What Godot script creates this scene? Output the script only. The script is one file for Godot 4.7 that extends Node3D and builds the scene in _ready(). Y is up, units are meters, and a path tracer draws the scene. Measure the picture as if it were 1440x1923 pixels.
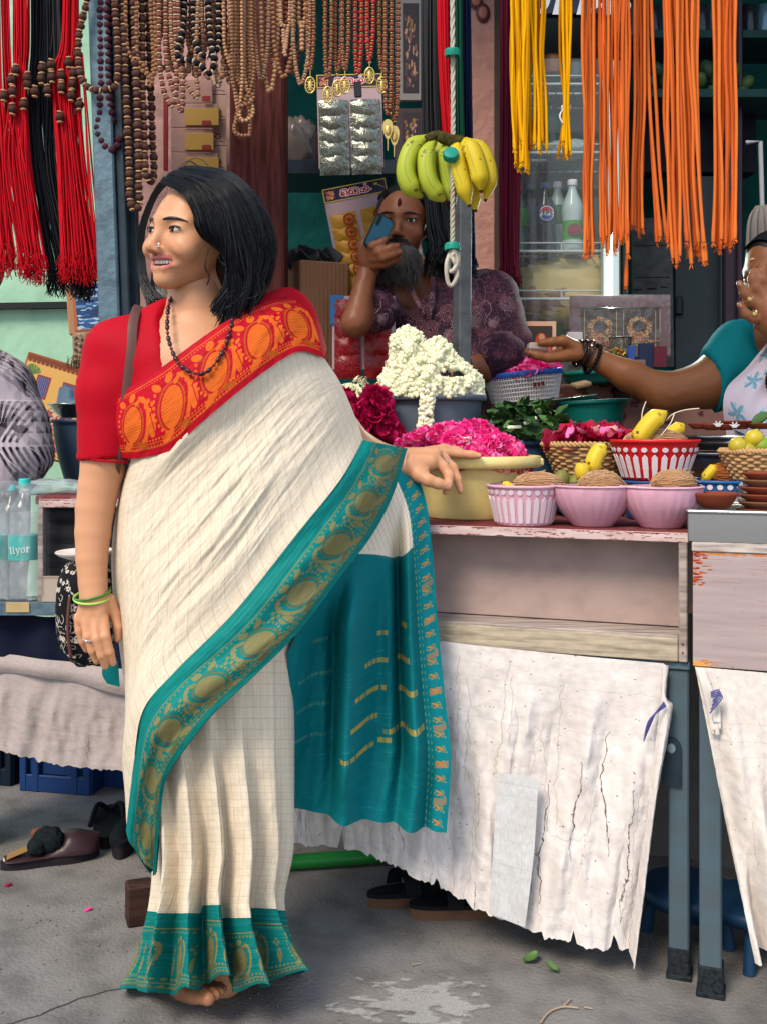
extends Node3D
# A woman in a sari leaning at a market stall. Units are metres; y is up; the woman stands at z = 0 and the stall runs back from her.
# P(x, y, z): a place given in millimetres of the plan drawn at the woman's distance, at depth z.

const F := 2.0
const EYE := 1.062

func P(x: float, y: float, z: float) -> Vector3:
	var s := (F - z) / F * 0.001
	return Vector3((x - 720.0) * s, EYE - (y - 808.0) * s, z)

func S(z: float) -> float:
	return (F - z) / F * 0.001

# ---------------------------------------------------------------- mesh data
class M:
	var v := PackedVector3Array()
	var n := PackedVector3Array()
	var t := PackedVector2Array()
	var c := PackedColorArray()
	var i := PackedInt32Array()
	var col := Color.WHITE
	var tinted := false

	func put(p: Vector3, nn: Vector3, uv: Vector2) -> void:
		v.append(p)
		n.append(nn)
		t.append(uv)
		c.append(col)

	func tri(a: Vector3, b: Vector3, d: Vector3, ua := Vector2.ZERO, ub := Vector2.ZERO, ud := Vector2.ZERO) -> void:
		var nn := (b - a).cross(d - a).normalized()
		var s := v.size()
		put(a, nn, ua)
		put(b, nn, ub)
		put(d, nn, ud)
		i.append_array([s, s + 1, s + 2])

	func quad(a: Vector3, b: Vector3, d: Vector3, e: Vector3, w := 1.0, h := 1.0) -> void:
		var nn := (d - a).cross(e - b).normalized()
		var s := v.size()
		put(a, nn, Vector2(0, h))
		put(b, nn, Vector2(w, h))
		put(d, nn, Vector2(w, 0))
		put(e, nn, Vector2(0, 0))
		i.append_array([s, s + 1, s + 2, s, s + 2, s + 3])

	func grid(pts: PackedVector3Array, nu: int, nv: int, us := 1.0, vs := 1.0, wrap := false, flip := false, uvs := PackedVector2Array()) -> void:
		var s := v.size()
		var nn := PackedVector3Array()
		nn.resize(pts.size())
		for b in nv - 1:
			for a in nu - 1:
				var k := b * nu + a
				var f := (pts[k + nu] - pts[k + 1]).cross(pts[k + nu + 1] - pts[k])
				if flip:
					f = -f
				nn[k] += f
				nn[k + 1] += f
				nn[k + nu] += f
				nn[k + nu + 1] += f
				if flip:
					i.append_array([s + k, s + k + 1, s + k + nu + 1, s + k, s + k + nu + 1, s + k + nu])
				else:
					i.append_array([s + k, s + k + nu + 1, s + k + 1, s + k, s + k + nu, s + k + nu + 1])
		if wrap:
			for b in nv:
				var f := nn[b * nu] + nn[b * nu + nu - 1]
				nn[b * nu] = f
				nn[b * nu + nu - 1] = f
		for b in nv:
			for a in nu:
				var k := b * nu + a
				var uv := uvs[k] if uvs.size() else Vector2(us * a / (nu - 1.0), vs * b / (nv - 1.0))
				put(pts[k], nn[k].normalized() if nn[k].length_squared() > 1e-20 else Vector3.UP, uv)

	func tube(path: PackedVector3Array, rad: Variant, sides := 8, caps := true, us := 1.0, vs := 1.0, squash := 1.0) -> void:
		var m := path.size()
		var pts := PackedVector3Array()
		var side := Vector3.ZERO
		var rows := m + (2 if caps else 0)
		for k in m:
			var d := (path[mini(k + 1, m - 1)] - path[maxi(k - 1, 0)]).normalized()
			if k == 0:
				side = d.cross(Vector3.FORWARD if absf(d.z) < 0.9 else Vector3.UP).normalized()
			side = (side - d * side.dot(d)).normalized()
			var up := d.cross(side)
			var r: float = rad if rad is float else rad[k]
			var ring := PackedVector3Array()
			for a in sides + 1:
				var w := TAU * a / sides
				ring.append(path[k] + (side * cos(w) + up * sin(w) * squash) * r)
			if caps and k == 0:
				for a in sides + 1:
					pts.append(path[0])
			pts.append_array(ring)
			if caps and k == m - 1:
				for a in sides + 1:
					pts.append(path[k])
		grid(pts, sides + 1, rows, us, vs, true, true)

	func lathe(profile: Array, at: Vector3, segs := 32, us := 1.0, vs := 1.0, tilt := Basis.IDENTITY, sx := 1.0, sz := 1.0) -> void:
		var pts := PackedVector3Array()
		for p in profile:
			for a in segs + 1:
				var w := TAU * a / segs
				pts.append(at + tilt * Vector3(cos(w) * p.x * sx, p.y, sin(w) * p.x * sz))
		grid(pts, segs + 1, profile.size(), us, vs, true, false)

	func ball(at: Vector3, r: Vector3, bs := Basis.IDENTITY, nu := 12, nv := 8) -> void:
		var pts := PackedVector3Array()
		for b in nv + 1:
			var q := PI * b / nv
			for a in nu + 1:
				var w := TAU * a / nu
				pts.append(at + bs * (Vector3(cos(w) * sin(q), -cos(q), sin(w) * sin(q)) * r))
		grid(pts, nu + 1, nv + 1, 1, 1, true, false)

	func box(at: Vector3, size: Vector3, bs := Basis.IDENTITY, bev := 0.002) -> void:
		var h := size * 0.5
		bev = minf(bev, minf(h.x, minf(h.y, h.z)) * 0.6)
		var cor := {}
		for sx in [-1, 1]:
			for sy in [-1, 1]:
				for sz in [-1, 1]:
					var q := Vector3(sx * h.x, sy * h.y, sz * h.z)
					cor[Vector3i(sx, sy, sz)] = [q - Vector3(0, sy * bev, sz * bev), q - Vector3(sx * bev, 0, sz * bev), q - Vector3(sx * bev, sy * bev, 0)]
		for ax in 3:
			var b1 := (ax + 1) % 3
			var b2 := (ax + 2) % 3
			for s in [-1, 1]:
				var f := []
				for q in [[-1, -1], [1, -1], [1, 1], [-1, 1]]:
					var key := Vector3i.ZERO
					key[ax] = s
					key[b1] = q[0]
					key[b2] = q[1]
					f.append(at + bs * cor[key][ax])
				face(f, at, size[b1], size[b2])
				for s2 in [-1, 1]:
					var e := []
					for q in [[-1, ax], [1, ax], [1, b1], [-1, b1]]:
						var key := Vector3i.ZERO
						key[ax] = s
						key[b1] = s2
						key[b2] = q[0]
						e.append(at + bs * cor[key][q[1]])
					face(e, at, bev, size[b2])
		for key in cor:
			face([at + bs * cor[key][0], at + bs * cor[key][1], at + bs * cor[key][2]], at, bev, bev)

	func face(f: Array, mid: Vector3, w := 1.0, h := 1.0) -> void:
		var nn: Vector3 = (f[1] - f[0]).cross(f[2] - f[0])
		if nn.dot(f[0] - mid) < 0:
			f.reverse()
		if f.size() == 4:
			quad(f[0], f[1], f[2], f[3], w, h)
		else:
			tri(f[0], f[1], f[2])

	func prism(poly: PackedVector2Array, thick: float, x: Transform3D, uvs := 1.0) -> void:
		var ids := Geometry2D.triangulate_polygon(poly)
		if Geometry2D.is_polygon_clockwise(poly):
			poly.reverse()
			ids = Geometry2D.triangulate_polygon(poly)
		for s in [1, -1]:
			var base := v.size()
			for p in poly:
				put(x * Vector3(p.x, p.y, s * thick * 0.5), (x.basis * Vector3(0, 0, s)).normalized(), Vector2(p.x, -p.y) * uvs)
			for k in range(0, ids.size(), 3):
				var a := poly[ids[k]]
				var ccw := (poly[ids[k + 1]] - a).cross(poly[ids[k + 2]] - a) > 0
				if ccw == (s > 0):
					i.append_array([base + ids[k], base + ids[k + 1], base + ids[k + 2]])
				else:
					i.append_array([base + ids[k], base + ids[k + 2], base + ids[k + 1]])
		for k in poly.size():
			var a := poly[k]
			var b := poly[(k + 1) % poly.size()]
			quad(x * Vector3(a.x, a.y, -thick * 0.5), x * Vector3(b.x, b.y, -thick * 0.5), x * Vector3(b.x, b.y, thick * 0.5), x * Vector3(a.x, a.y, thick * 0.5), thick * uvs, (b - a).length() * uvs)

	func add(o: M, x: Transform3D) -> void:
		var s := v.size()
		for k in o.v.size():
			v.append(x * o.v[k])
			n.append((x.basis * o.n[k]).normalized())
			t.append(o.t[k])
			c.append(col if not o.tinted else o.c[k])
		for k in o.i:
			i.append(k + s)

	func mesh(off := Vector3.ZERO) -> ArrayMesh:
		var a := []
		a.resize(Mesh.ARRAY_MAX)
		var vv := v
		if off != Vector3.ZERO:
			vv = PackedVector3Array()
			vv.resize(v.size())
			for k in v.size():
				vv[k] = v[k] - off
		a[Mesh.ARRAY_VERTEX] = vv
		a[Mesh.ARRAY_NORMAL] = n
		a[Mesh.ARRAY_TEX_UV] = t
		if tinted:
			a[Mesh.ARRAY_COLOR] = c
		var ii := i.duplicate()
		for k in range(0, ii.size(), 3):
			var q := ii[k + 1]
			ii[k + 1] = ii[k + 2]
			ii[k + 2] = q
		a[Mesh.ARRAY_INDEX] = ii
		var am := ArrayMesh.new()
		am.add_surface_from_arrays(Mesh.PRIMITIVE_TRIANGLES, a)
		return am

	func lo_hi() -> Array:
		var lo := v[0]
		var hi := v[0]
		for p in v:
			lo = lo.min(p)
			hi = hi.max(p)
		return [lo, hi]

# ---------------------------------------------------------------- distance field, meshed with surface nets
class Field:
	var o: Vector3
	var h: float
	var nx: int
	var ny: int
	var nz: int
	var f := PackedFloat32Array()

	func _init(lo: Vector3, hi: Vector3, cell: float) -> void:
		o = lo
		h = cell
		nx = int((hi.x - lo.x) / cell) + 2
		ny = int((hi.y - lo.y) / cell) + 2
		nz = int((hi.z - lo.z) / cell) + 2
		f.resize(nx * ny * nz)
		f.fill(0.5)

	func span(lo: Vector3, hi: Vector3) -> Array:
		return [clampi(int((lo.x - o.x) / h), 0, nx - 1), clampi(int((hi.x - o.x) / h) + 1, 0, nx - 1), clampi(int((lo.y - o.y) / h), 0, ny - 1),
			clampi(int((hi.y - o.y) / h) + 1, 0, ny - 1), clampi(int((lo.z - o.z) / h), 0, nz - 1), clampi(int((hi.z - o.z) / h) + 1, 0, nz - 1)]

	func cap(a: Vector3, b: Vector3, ra: float, rb: float, k := 0.02, sub := false) -> void:
		var g := maxf(ra, rb) + k + 2.5 * h
		var s := span(a.min(b) - Vector3(g, g, g), a.max(b) + Vector3(g, g, g))
		var ab := b - a
		var il := 1.0 / maxf(ab.length_squared(), 1e-9)
		var dr := rb - ra
		for z in range(s[4], s[5] + 1):
			for y in range(s[2], s[3] + 1):
				var q := (z * ny + y) * nx
				var p := o + Vector3(s[0] * h, y * h, z * h) - a
				for x in range(s[0], s[1] + 1):
					var w := clampf(p.dot(ab) * il, 0.0, 1.0)
					var d := (p - ab * w).length() - ra - dr * w
					var e := f[q + x]
					if sub:
						d = -d
						var u := maxf(k - absf(d - e), 0.0)
						f[q + x] = maxf(d, e) + u * u / k * 0.25
					elif d < e + k:
						var u := maxf(k - absf(d - e), 0.0)
						f[q + x] = minf(d, e) - u * u / k * 0.25
					p.x += h

	func path(pts: Array, rad: Array, k := 0.02) -> void:
		for j in pts.size() - 1:
			cap(pts[j], pts[j + 1], rad[j], rad[j + 1], k)

	func ell(c: Vector3, r: Vector3, k := 0.02, bs := Basis.IDENTITY, sub := false) -> void:
		var m := maxf(r.x, maxf(r.y, r.z)) + k + 2.5 * h
		var s := span(c - Vector3(m, m, m), c + Vector3(m, m, m))
		var inv := bs.transposed()
		var i1 := Vector3.ONE / r
		for z in range(s[4], s[5] + 1):
			for y in range(s[2], s[3] + 1):
				var q := (z * ny + y) * nx
				for x in range(s[0], s[1] + 1):
					var p := (inv * (o + Vector3(x * h, y * h, z * h) - c)) * i1
					var k0 := p.length()
					var d := k0 * (k0 - 1.0) / maxf((p * i1).length(), 1e-6)
					var e := f[q + x]
					if sub:
						d = -d
						var u := maxf(k - absf(d - e), 0.0)
						f[q + x] = maxf(d, e) + u * u / k * 0.25
					elif d < e + k:
						var u := maxf(k - absf(d - e), 0.0)
						f[q + x] = minf(d, e) - u * u / k * 0.25

	func cut(at: Vector3, nn: Vector3, lo := Vector3(-9, -9, -9), hi := Vector3(9, 9, 9)) -> void:
		nn = nn.normalized()
		var s := span(lo, hi)
		for z in range(s[4], s[5] + 1):
			for y in range(s[2], s[3] + 1):
				var q := (z * ny + y) * nx
				for x in range(s[0], s[1] + 1):
					f[q + x] = maxf(f[q + x], (o + Vector3(x * h, y * h, z * h) - at).dot(nn))

	func mesh_into(m: M, tint = null, tr := Transform3D(), uvs := 1.0) -> void:
		var ids := PackedInt32Array()
		ids.resize(f.size())
		ids.fill(-1)
		var vv := PackedVector3Array()
		var sy := nx
		var sz := nx * ny
		var offs := PackedInt32Array([0, 1, sy, sy + 1, sz, sz + 1, sz + sy, sz + sy + 1])
		var pos := [Vector3(0, 0, 0), Vector3(1, 0, 0), Vector3(0, 1, 0), Vector3(1, 1, 0), Vector3(0, 0, 1), Vector3(1, 0, 1), Vector3(0, 1, 1), Vector3(1, 1, 1)]
		var ea := PackedInt32Array([0, 2, 4, 6, 0, 1, 4, 5, 0, 1, 2, 3])
		var eb := PackedInt32Array([1, 3, 5, 7, 2, 3, 6, 7, 4, 5, 6, 7])
		for z in nz - 1:
			for y in ny - 1:
				var q := (z * ny + y) * nx
				for x in nx - 1:
					var k := q + x
					var neg := f[k] < 0.0
					if (f[k + 1] < 0.0) == neg and (f[k + sy] < 0.0) == neg and (f[k + sz] < 0.0) == neg and (f[k + sy + 1] < 0.0) == neg and (f[k + sz + 1] < 0.0) == neg and (f[k + sz + sy] < 0.0) == neg and (f[k + sz + sy + 1] < 0.0) == neg:
						continue
					var sum := Vector3.ZERO
					var cnt := 0
					for e in 12:
						var fa := f[k + offs[ea[e]]]
						var fb := f[k + offs[eb[e]]]
						if (fa < 0.0) != (fb < 0.0):
							sum += (pos[ea[e]] as Vector3).lerp(pos[eb[e]], fa / (fa - fb))
							cnt += 1
					ids[k] = vv.size()
					vv.append(o + (Vector3(x, y, z) + sum / cnt) * h)
		var nn := PackedVector3Array()
		nn.resize(vv.size())
		var idx := PackedInt32Array()
		for z in range(1, nz - 1):
			for y in range(1, ny - 1):
				var q := (z * ny + y) * nx
				for x in range(1, nx - 1):
					var k := q + x
					if ids[k] < 0:
						continue
					var neg := f[k] < 0.0
					for ax in 3:
						var st := 1 if ax == 0 else sy if ax == 1 else sz
						if (f[k + st] < 0.0) == neg:
							continue
						var d1 := sy if ax == 0 else sz if ax == 1 else 1
						var d2 := sz if ax == 0 else 1 if ax == 1 else sy
						var a := ids[k - d1 - d2]
						var b := ids[k - d2]
						var c := ids[k]
						var d := ids[k - d1]
						if a < 0 or b < 0 or c < 0 or d < 0:
							continue
						if not neg:
							var w := b
							b = d
							d = w
						idx.append_array([a, b, c, a, c, d])
						var g := (vv[c] - vv[a]).cross(vv[d] - vv[b])
						nn[a] += g
						nn[b] += g
						nn[c] += g
						nn[d] += g
		var s := m.v.size()
		for k in vv.size():
			if tint != null:
				m.col = tint.call(vv[k], nn[k].normalized())
			m.put(tr * vv[k], (tr.basis * nn[k]).normalized(), Vector2(vv[k].x, -vv[k].y) * uvs)
		for k in idx:
			m.i.append(k + s)

# ---------------------------------------------------------------- naming, tagging
var numbers := {}

func numbered(called: String) -> String:
	var k: int = numbers.get(called, -1) + 1
	numbers[called] = k
	return called if k == 0 else "%s_%03d" % [called, k]

func tag(o: Node, label: String, category: String, group := "") -> Node:
	o.set_meta("label", label)
	o.set_meta("category", category)
	if group:
		o.set_meta("group", group)
	return o

func thing(called: String, label: String, category: String, at: Vector3, group := "") -> Node3D:
	var o := Node3D.new()
	o.name = numbered(called)
	add_child(o)
	o.position = at
	return tag(o, label, category, group)

func root_of(p: Node3D) -> Vector3:
	var at := Vector3.ZERO
	while p != self:
		at += p.position
		p = p.get_parent()
	return at

# a part under a thing (or under a part); its mesh is given in world places
func part(called: String, m: M, material: Material, parent: Node3D, label := "") -> MeshInstance3D:
	var o := MeshInstance3D.new()
	o.name = called
	o.mesh = m.mesh(root_of(parent))
	o.material_override = material
	parent.add_child(o, true)
	if label:
		o.set_meta("label", label)
	return o

func copy_part(called: String, mesh: Mesh, material: Material, parent: Node3D, x: Transform3D) -> MeshInstance3D:
	var o := MeshInstance3D.new()
	o.name = called
	o.mesh = mesh
	o.material_override = material
	o.transform = Transform3D(x.basis, x.origin - root_of(parent))
	parent.add_child(o, true)
	return o

func stuff(o: Node) -> Node:
	o.set_meta("kind", "stuff")
	return o

# a thing that is one mesh
func solo(called: String, m: M, material: Material, label: String, category: String, group := "") -> MeshInstance3D:
	var b := m.lo_hi()
	var at := Vector3((b[0].x + b[1].x) * 0.5, b[0].y, (b[0].z + b[1].z) * 0.5)
	var o := MeshInstance3D.new()
	o.name = numbered(called)
	o.mesh = m.mesh(at)
	o.material_override = material
	o.position = at
	add_child(o)
	tag(o, label, category, group)
	return o

func struct(called: String, m: M, material: Material) -> MeshInstance3D:
	var o := MeshInstance3D.new()
	o.name = numbered(called)
	o.mesh = m.mesh()
	o.material_override = material
	add_child(o)
	o.set_meta("kind", "structure")
	return o

func many(called: String, mesh: Mesh, material: Material, parent: Node3D, xs: Array, tints := []) -> MultiMeshInstance3D:
	var mm := MultiMesh.new()
	mm.transform_format = MultiMesh.TRANSFORM_3D
	mm.use_colors = tints.size() > 0
	mm.mesh = mesh
	mm.instance_count = xs.size()
	var at := root_of(parent)
	for k in xs.size():
		var x: Transform3D = xs[k]
		mm.set_instance_transform(k, Transform3D(x.basis, x.origin - at))
		if tints.size():
			mm.set_instance_color(k, tints[k])
	var o := MultiMeshInstance3D.new()
	o.name = called
	o.multimesh = mm
	o.material_override = material
	parent.add_child(o, true)
	stuff(o)
	return o

# ---------------------------------------------------------------- curves
func spline(pts: Array, m: int) -> PackedVector3Array:
	var out := PackedVector3Array()
	for k in m:
		out.append(along(pts, float(k) / (m - 1)))
	return out

func along(pts: Array, u: float) -> Vector3:
	var g := clampf(u, 0, 1) * (pts.size() - 1)
	var k := mini(int(g), pts.size() - 2)
	var w := g - k
	var a: Vector3 = pts[maxi(k - 1, 0)]
	var b: Vector3 = pts[k]
	var c: Vector3 = pts[k + 1]
	var d: Vector3 = pts[mini(k + 2, pts.size() - 1)]
	return b.cubic_interpolate(c, a, d, w)

# a spline through plan points, walked at even steps
func even(pts: Array, m: int) -> PackedVector3Array:
	var fine := spline(pts, 120)
	var run := PackedFloat32Array([0.0])
	for k in 119:
		run.append(run[k] + fine[k].distance_to(fine[k + 1]))
	var out := PackedVector3Array()
	var j := 0
	for k in m:
		var w := run[119] * k / (m - 1.0)
		while j < 118 and run[j + 1] < w:
			j += 1
		out.append(fine[j].lerp(fine[j + 1], clampf((w - run[j]) / maxf(run[j + 1] - run[j], 1e-9), 0, 1)))
	return out

func PP(list: Array) -> Array:
	return list.map(func(q): return P(q[0], q[1], q[2]))

# a patch of cloth between four edges (top and bottom run left to right, left and right run top to bottom); push(u, v) moves it along z (or by a vector)
func coons(top: Array, bottom: Array, left: Array, right: Array, nu: int, nv: int, push = null) -> PackedVector3Array:
	var t := even(top, nu)
	var b := even(bottom, nu)
	var l := even(left, nv)
	var r := even(right, nv)
	var out := PackedVector3Array()
	for j in nv:
		var v := j / (nv - 1.0)
		for i in nu:
			var u := i / (nu - 1.0)
			var p := t[i] * (1 - v) + b[i] * v + l[j] * (1 - u) + r[j] * u - (t[0] * (1 - u) * (1 - v) + t[nu - 1] * u * (1 - v) + b[0] * (1 - u) * v + b[nu - 1] * u * v)
			if push != null:
				var q = push.call(u, v)
				p += q if q is Vector3 else Vector3(0, 0, q)
			out.append(p)
	return out

func bump(u: float, c: float, w: float) -> float:
	return exp(-pow((u - c) / w, 2.0))

# cloth gets two faces with a thin edge
func cloth(m: M, pts: PackedVector3Array, nu: int, nv: int, us := 1.0, vs := 1.0, uvs := PackedVector2Array()) -> void:
	m.grid(pts, nu, nv, us, vs, false, false, uvs)

# ---------------------------------------------------------------- textures and materials
var mats := {}
var noises := {}

func noise_tex(key: String, freq: float, oct: int, low: float, high := 1.0, kind := FastNoiseLite.TYPE_SIMPLEX_SMOOTH, as_normal := false, size := 512, stretch := Vector2i(1, 1)) -> NoiseTexture2D:
	if noises.has(key):
		return noises[key]
	var fn := FastNoiseLite.new()
	fn.seed = hash(key) % 1000
	fn.noise_type = kind
	fn.frequency = freq
	fn.fractal_octaves = oct
	fn.fractal_type = FastNoiseLite.FRACTAL_FBM
	var nt := NoiseTexture2D.new()
	nt.width = size / stretch.x
	nt.height = size / stretch.y
	nt.seamless = true
	nt.noise = fn
	if as_normal:
		nt.as_normal_map = true
		nt.bump_strength = high * 8.0
	else:
		var g := Gradient.new()
		g.offsets = PackedFloat32Array([0.15, 0.5, 0.9])
		g.colors = PackedColorArray([Color(low, low, low), Color(1, 1, 1).lerp(Color(low, low, low), 0.35), Color(high, high, high)])
		nt.color_ramp = g
	noises[key] = nt
	return nt

# rough: roughness; grain: "blotch" "fine" "wood" or ""; reps: repeats per metre; bumpy: relief strength
func mt(key: String, color: Color, rough := 0.8, grain := "", reps := 2.0, bumpy := 0.0, metal := 0.0) -> StandardMaterial3D:
	if mats.has(key):
		return mats[key]
	var m := StandardMaterial3D.new()
	m.resource_name = key
	m.albedo_color = color
	m.roughness = rough
	m.metallic = metal
	m.metallic_specular = 0.4 if rough < 0.6 else 0.2
	m.cull_mode = BaseMaterial3D.CULL_DISABLED
	if grain:
		m.uv1_triplanar = true
		m.uv1_scale = Vector3(reps, reps, reps)
		match grain:
			"blotch": m.albedo_texture = noise_tex("blotch", 0.012, 5, 0.8)
			"soft": m.albedo_texture = noise_tex("soft", 0.01, 4, 0.9)
			"fine": m.albedo_texture = noise_tex("fine", 0.08, 3, 0.82)
			"dirt": m.albedo_texture = noise_tex("dirt", 0.02, 6, 0.55)
			"wood":
				m.albedo_texture = noise_tex("wood", 0.02, 5, 0.66)
				m.uv1_scale = Vector3(reps * 0.25, reps * 3.0, reps * 3.0)
			"woodv":
				m.albedo_texture = noise_tex("wood", 0.02, 5, 0.66)
				m.uv1_scale = Vector3(reps * 3.0, reps * 0.25, reps * 3.0)
	if bumpy > 0.0:
		m.normal_enabled = true
		m.normal_scale = bumpy
		m.normal_texture = noise_tex("bumps", 0.03, 5, 0, 1.0, FastNoiseLite.TYPE_SIMPLEX_SMOOTH, true)
		if not grain:
			m.uv1_triplanar = true
			m.uv1_scale = Vector3(reps, reps, reps)
	mats[key] = m
	return m

func tex_mat(key: String, im: Image, rough := 0.8, uv := Vector3.ONE, triplanar := false) -> StandardMaterial3D:
	if mats.has(key):
		return mats[key]
	var m := mt(key, Color.WHITE, rough)
	m.albedo_texture = ImageTexture.create_from_image(im)
	m.uv1_scale = uv
	m.uv1_triplanar = triplanar
	return m

func glass(key: String, color: Color, alpha := 0.1, rough := 0.05) -> StandardMaterial3D:
	var m := mt(key, Color(color, alpha), rough)
	m.transparency = BaseMaterial3D.TRANSPARENCY_ALPHA
	return m

class Tex:
	var im: Image
	var w: int
	var h: int
	func _init(ww: int, hh: int, bg: Color) -> void:
		im = Image.create_empty(ww, hh, false, Image.FORMAT_RGBA8)
		im.fill(bg)
		w = ww
		h = hh
	func rect(x: float, y: float, a: float, b: float, c: Color) -> void:
		im.fill_rect(Rect2i(roundi(x), roundi(y), maxi(1, roundi(a)), maxi(1, roundi(b))), c)
	func oval(x: float, y: float, rx: float, ry: float, c: Color, rot := 0.0) -> void:
		var m := maxf(rx, ry)
		var cr := cos(rot)
		var sr := sin(rot)
		for yy in range(int(y - m), int(y + m) + 2):
			var dy := yy - y
			var A := cr * cr / (rx * rx) + sr * sr / (ry * ry)
			var B := 2.0 * dy * (cr * sr) * (1.0 / (rx * rx) - 1.0 / (ry * ry))
			var C := dy * dy * (sr * sr / (rx * rx) + cr * cr / (ry * ry)) - 1.0
			var D := B * B - 4.0 * A * C
			if D <= 0:
				continue
			var q := sqrt(D)
			var x0 := (-B - q) / (2 * A)
			var x1 := (-B + q) / (2 * A)
			im.fill_rect(Rect2i(roundi(x + x0), yy, maxi(1, roundi(x1 - x0)), 1), c)
	func line(x0: float, y0: float, x1: float, y1: float, wd: float, c: Color) -> void:
		var m := maxi(1, int(maxf(absf(x1 - x0), absf(y1 - y0)) / maxf(1.0, wd * 0.4)))
		for k in m + 1:
			var q := float(k) / m
			rect(lerpf(x0, x1, q) - wd / 2, lerpf(y0, y1, q) - wd / 2, wd, wd, c)
	func curve(pts: Array, wd: float, c: Color, m := 40) -> void:
		for k in m:
			var a := at(pts, float(k) / m)
			var b := at(pts, float(k + 1) / m)
			line(a.x, a.y, b.x, b.y, wd, c)
	func at(pts: Array, u: float) -> Vector2:
		var g := clampf(u, 0, 1) * (pts.size() - 1)
		var k := mini(int(g), pts.size() - 2)
		var q := func(j): return Vector2(pts[clampi(j, 0, pts.size() - 1)][0], pts[clampi(j, 0, pts.size() - 1)][1])
		return (q.call(k) as Vector2).cubic_interpolate(q.call(k + 1), q.call(k - 1), q.call(k + 2), g - k)
	func ring(x: float, y: float, r: float, wd: float, c: Color, a0 := 0.0, a1 := TAU) -> void:
		var m := int(r * 2) + 10
		for k in m:
			var a := lerpf(a0, a1, float(k) / m)
			rect(x + cos(a) * r - wd / 2, y + sin(a) * r - wd / 2, wd, wd, c)
	func poly(pts: Array, c: Color) -> void:
		var lo := 1e9
		var hi := -1e9
		for p in pts:
			lo = minf(lo, p[1])
			hi = maxf(hi, p[1])
		for y in range(int(lo), int(hi) + 1):
			var xs := []
			for k in pts.size():
				var a = pts[k]
				var b = pts[(k + 1) % pts.size()]
				if (a[1] <= y) != (b[1] <= y):
					xs.append(a[0] + (b[0] - a[0]) * (y - a[1]) / (b[1] - a[1]))
			xs.sort()
			for k in range(0, xs.size() - 1, 2):
				im.fill_rect(Rect2i(roundi(xs[k]), y, maxi(1, roundi(xs[k + 1] - xs[k])), 1), c)
	func wear(freq: float, amount: float, sd := 1, oct := 4, sx := 1.0, sy := 1.0, tint := Color(0, 0, 0)) -> void:
		var fn := FastNoiseLite.new()
		fn.seed = sd
		fn.frequency = freq
		fn.fractal_octaves = oct
		var d := im.get_data()
		var k := 0
		for y in h:
			for x in w:
				var g := clampf((fn.get_noise_2d(x * sx, y * sy) * 0.5 + 0.5) * amount, 0.0, 1.0)
				d[k] = int(d[k] * (1.0 - g) + tint.r8 * g)
				d[k + 1] = int(d[k + 1] * (1.0 - g) + tint.g8 * g)
				d[k + 2] = int(d[k + 2] * (1.0 - g) + tint.b8 * g)
				k += 4
		im.set_data(w, h, false, Image.FORMAT_RGBA8, d)

var rng := RandomNumberGenerator.new()
func rr(a: float, b: float) -> float:
	return rng.randf_range(a, b)

func rot(x: float, y: float, z: float) -> Basis:
	return Basis.from_euler(Vector3(deg_to_rad(x), deg_to_rad(y), deg_to_rad(z)))

func text_part(called: String, words: String, height: float, material: Material, parent: Node3D, x: Transform3D, font := "Droid Sans", bold := false) -> MeshInstance3D:
	var tm := TextMesh.new()
	tm.text = words
	var sf := SystemFont.new()
	sf.font_names = PackedStringArray([font])
	if bold:
		sf.font_weight = 700
	tm.font = sf
	tm.font_size = 32
	tm.pixel_size = height / 24.0
	tm.depth = 0.001
	tm.curve_step = 2.0
	return copy_part(called, tm, material, parent, x)

# ================================================================ the scene
func _ready() -> void:
	rng.seed = 7
	var cam := Camera3D.new()
	cam.name = "camera"
	cam.set_frustum(0.1 * 1923.0 / 2000.0, Vector2(0, -0.1 * 153.5 / 2000.0), 0.1, 400.0)
	cam.position = Vector3(0, EYE, F)
	add_child(cam)
	cam.current = true
	var env := Environment.new()
	env.background_mode = Environment.BG_SKY
	var sm := ProceduralSkyMaterial.new()
	sm.sky_top_color = Color(0.64, 0.73, 0.84)
	sm.sky_horizon_color = Color(0.90, 0.91, 0.90)
	sm.sky_curve = 0.2
	sm.ground_horizon_color = Color(0.5, 0.48, 0.45)
	sm.ground_bottom_color = Color(0.3, 0.29, 0.28)
	sm.sun_angle_max = 1.0
	env.sky = Sky.new()
	env.sky.sky_material = sm
	env.background_energy_multiplier = 1.0
	env.tonemap_mode = Environment.TONE_MAPPER_LINEAR
	env.tonemap_exposure = 2.2
	env.sdfgi_enabled = true
	env.ssao_enabled = true
	env.ssil_enabled = true
	var we := WorldEnvironment.new()
	we.name = "world"
	we.environment = env
	add_child(we)
	var sun := DirectionalLight3D.new()
	sun.name = "sun"
	sun.light_energy = 0.56
	sun.light_color = Color(1.0, 0.95, 0.88)
	sun.light_angular_distance = 22.0
	sun.shadow_enabled = true
	add_child(sun)
	sun.look_at_from_position(Vector3(-2.2, 4.2, 3.2), Vector3.ZERO)
	setting()
	counters()
	hangings()
	goods()
	behind()
	left_side()
	on_ground()
	sari_woman()
	seller()
	buyer()

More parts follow.
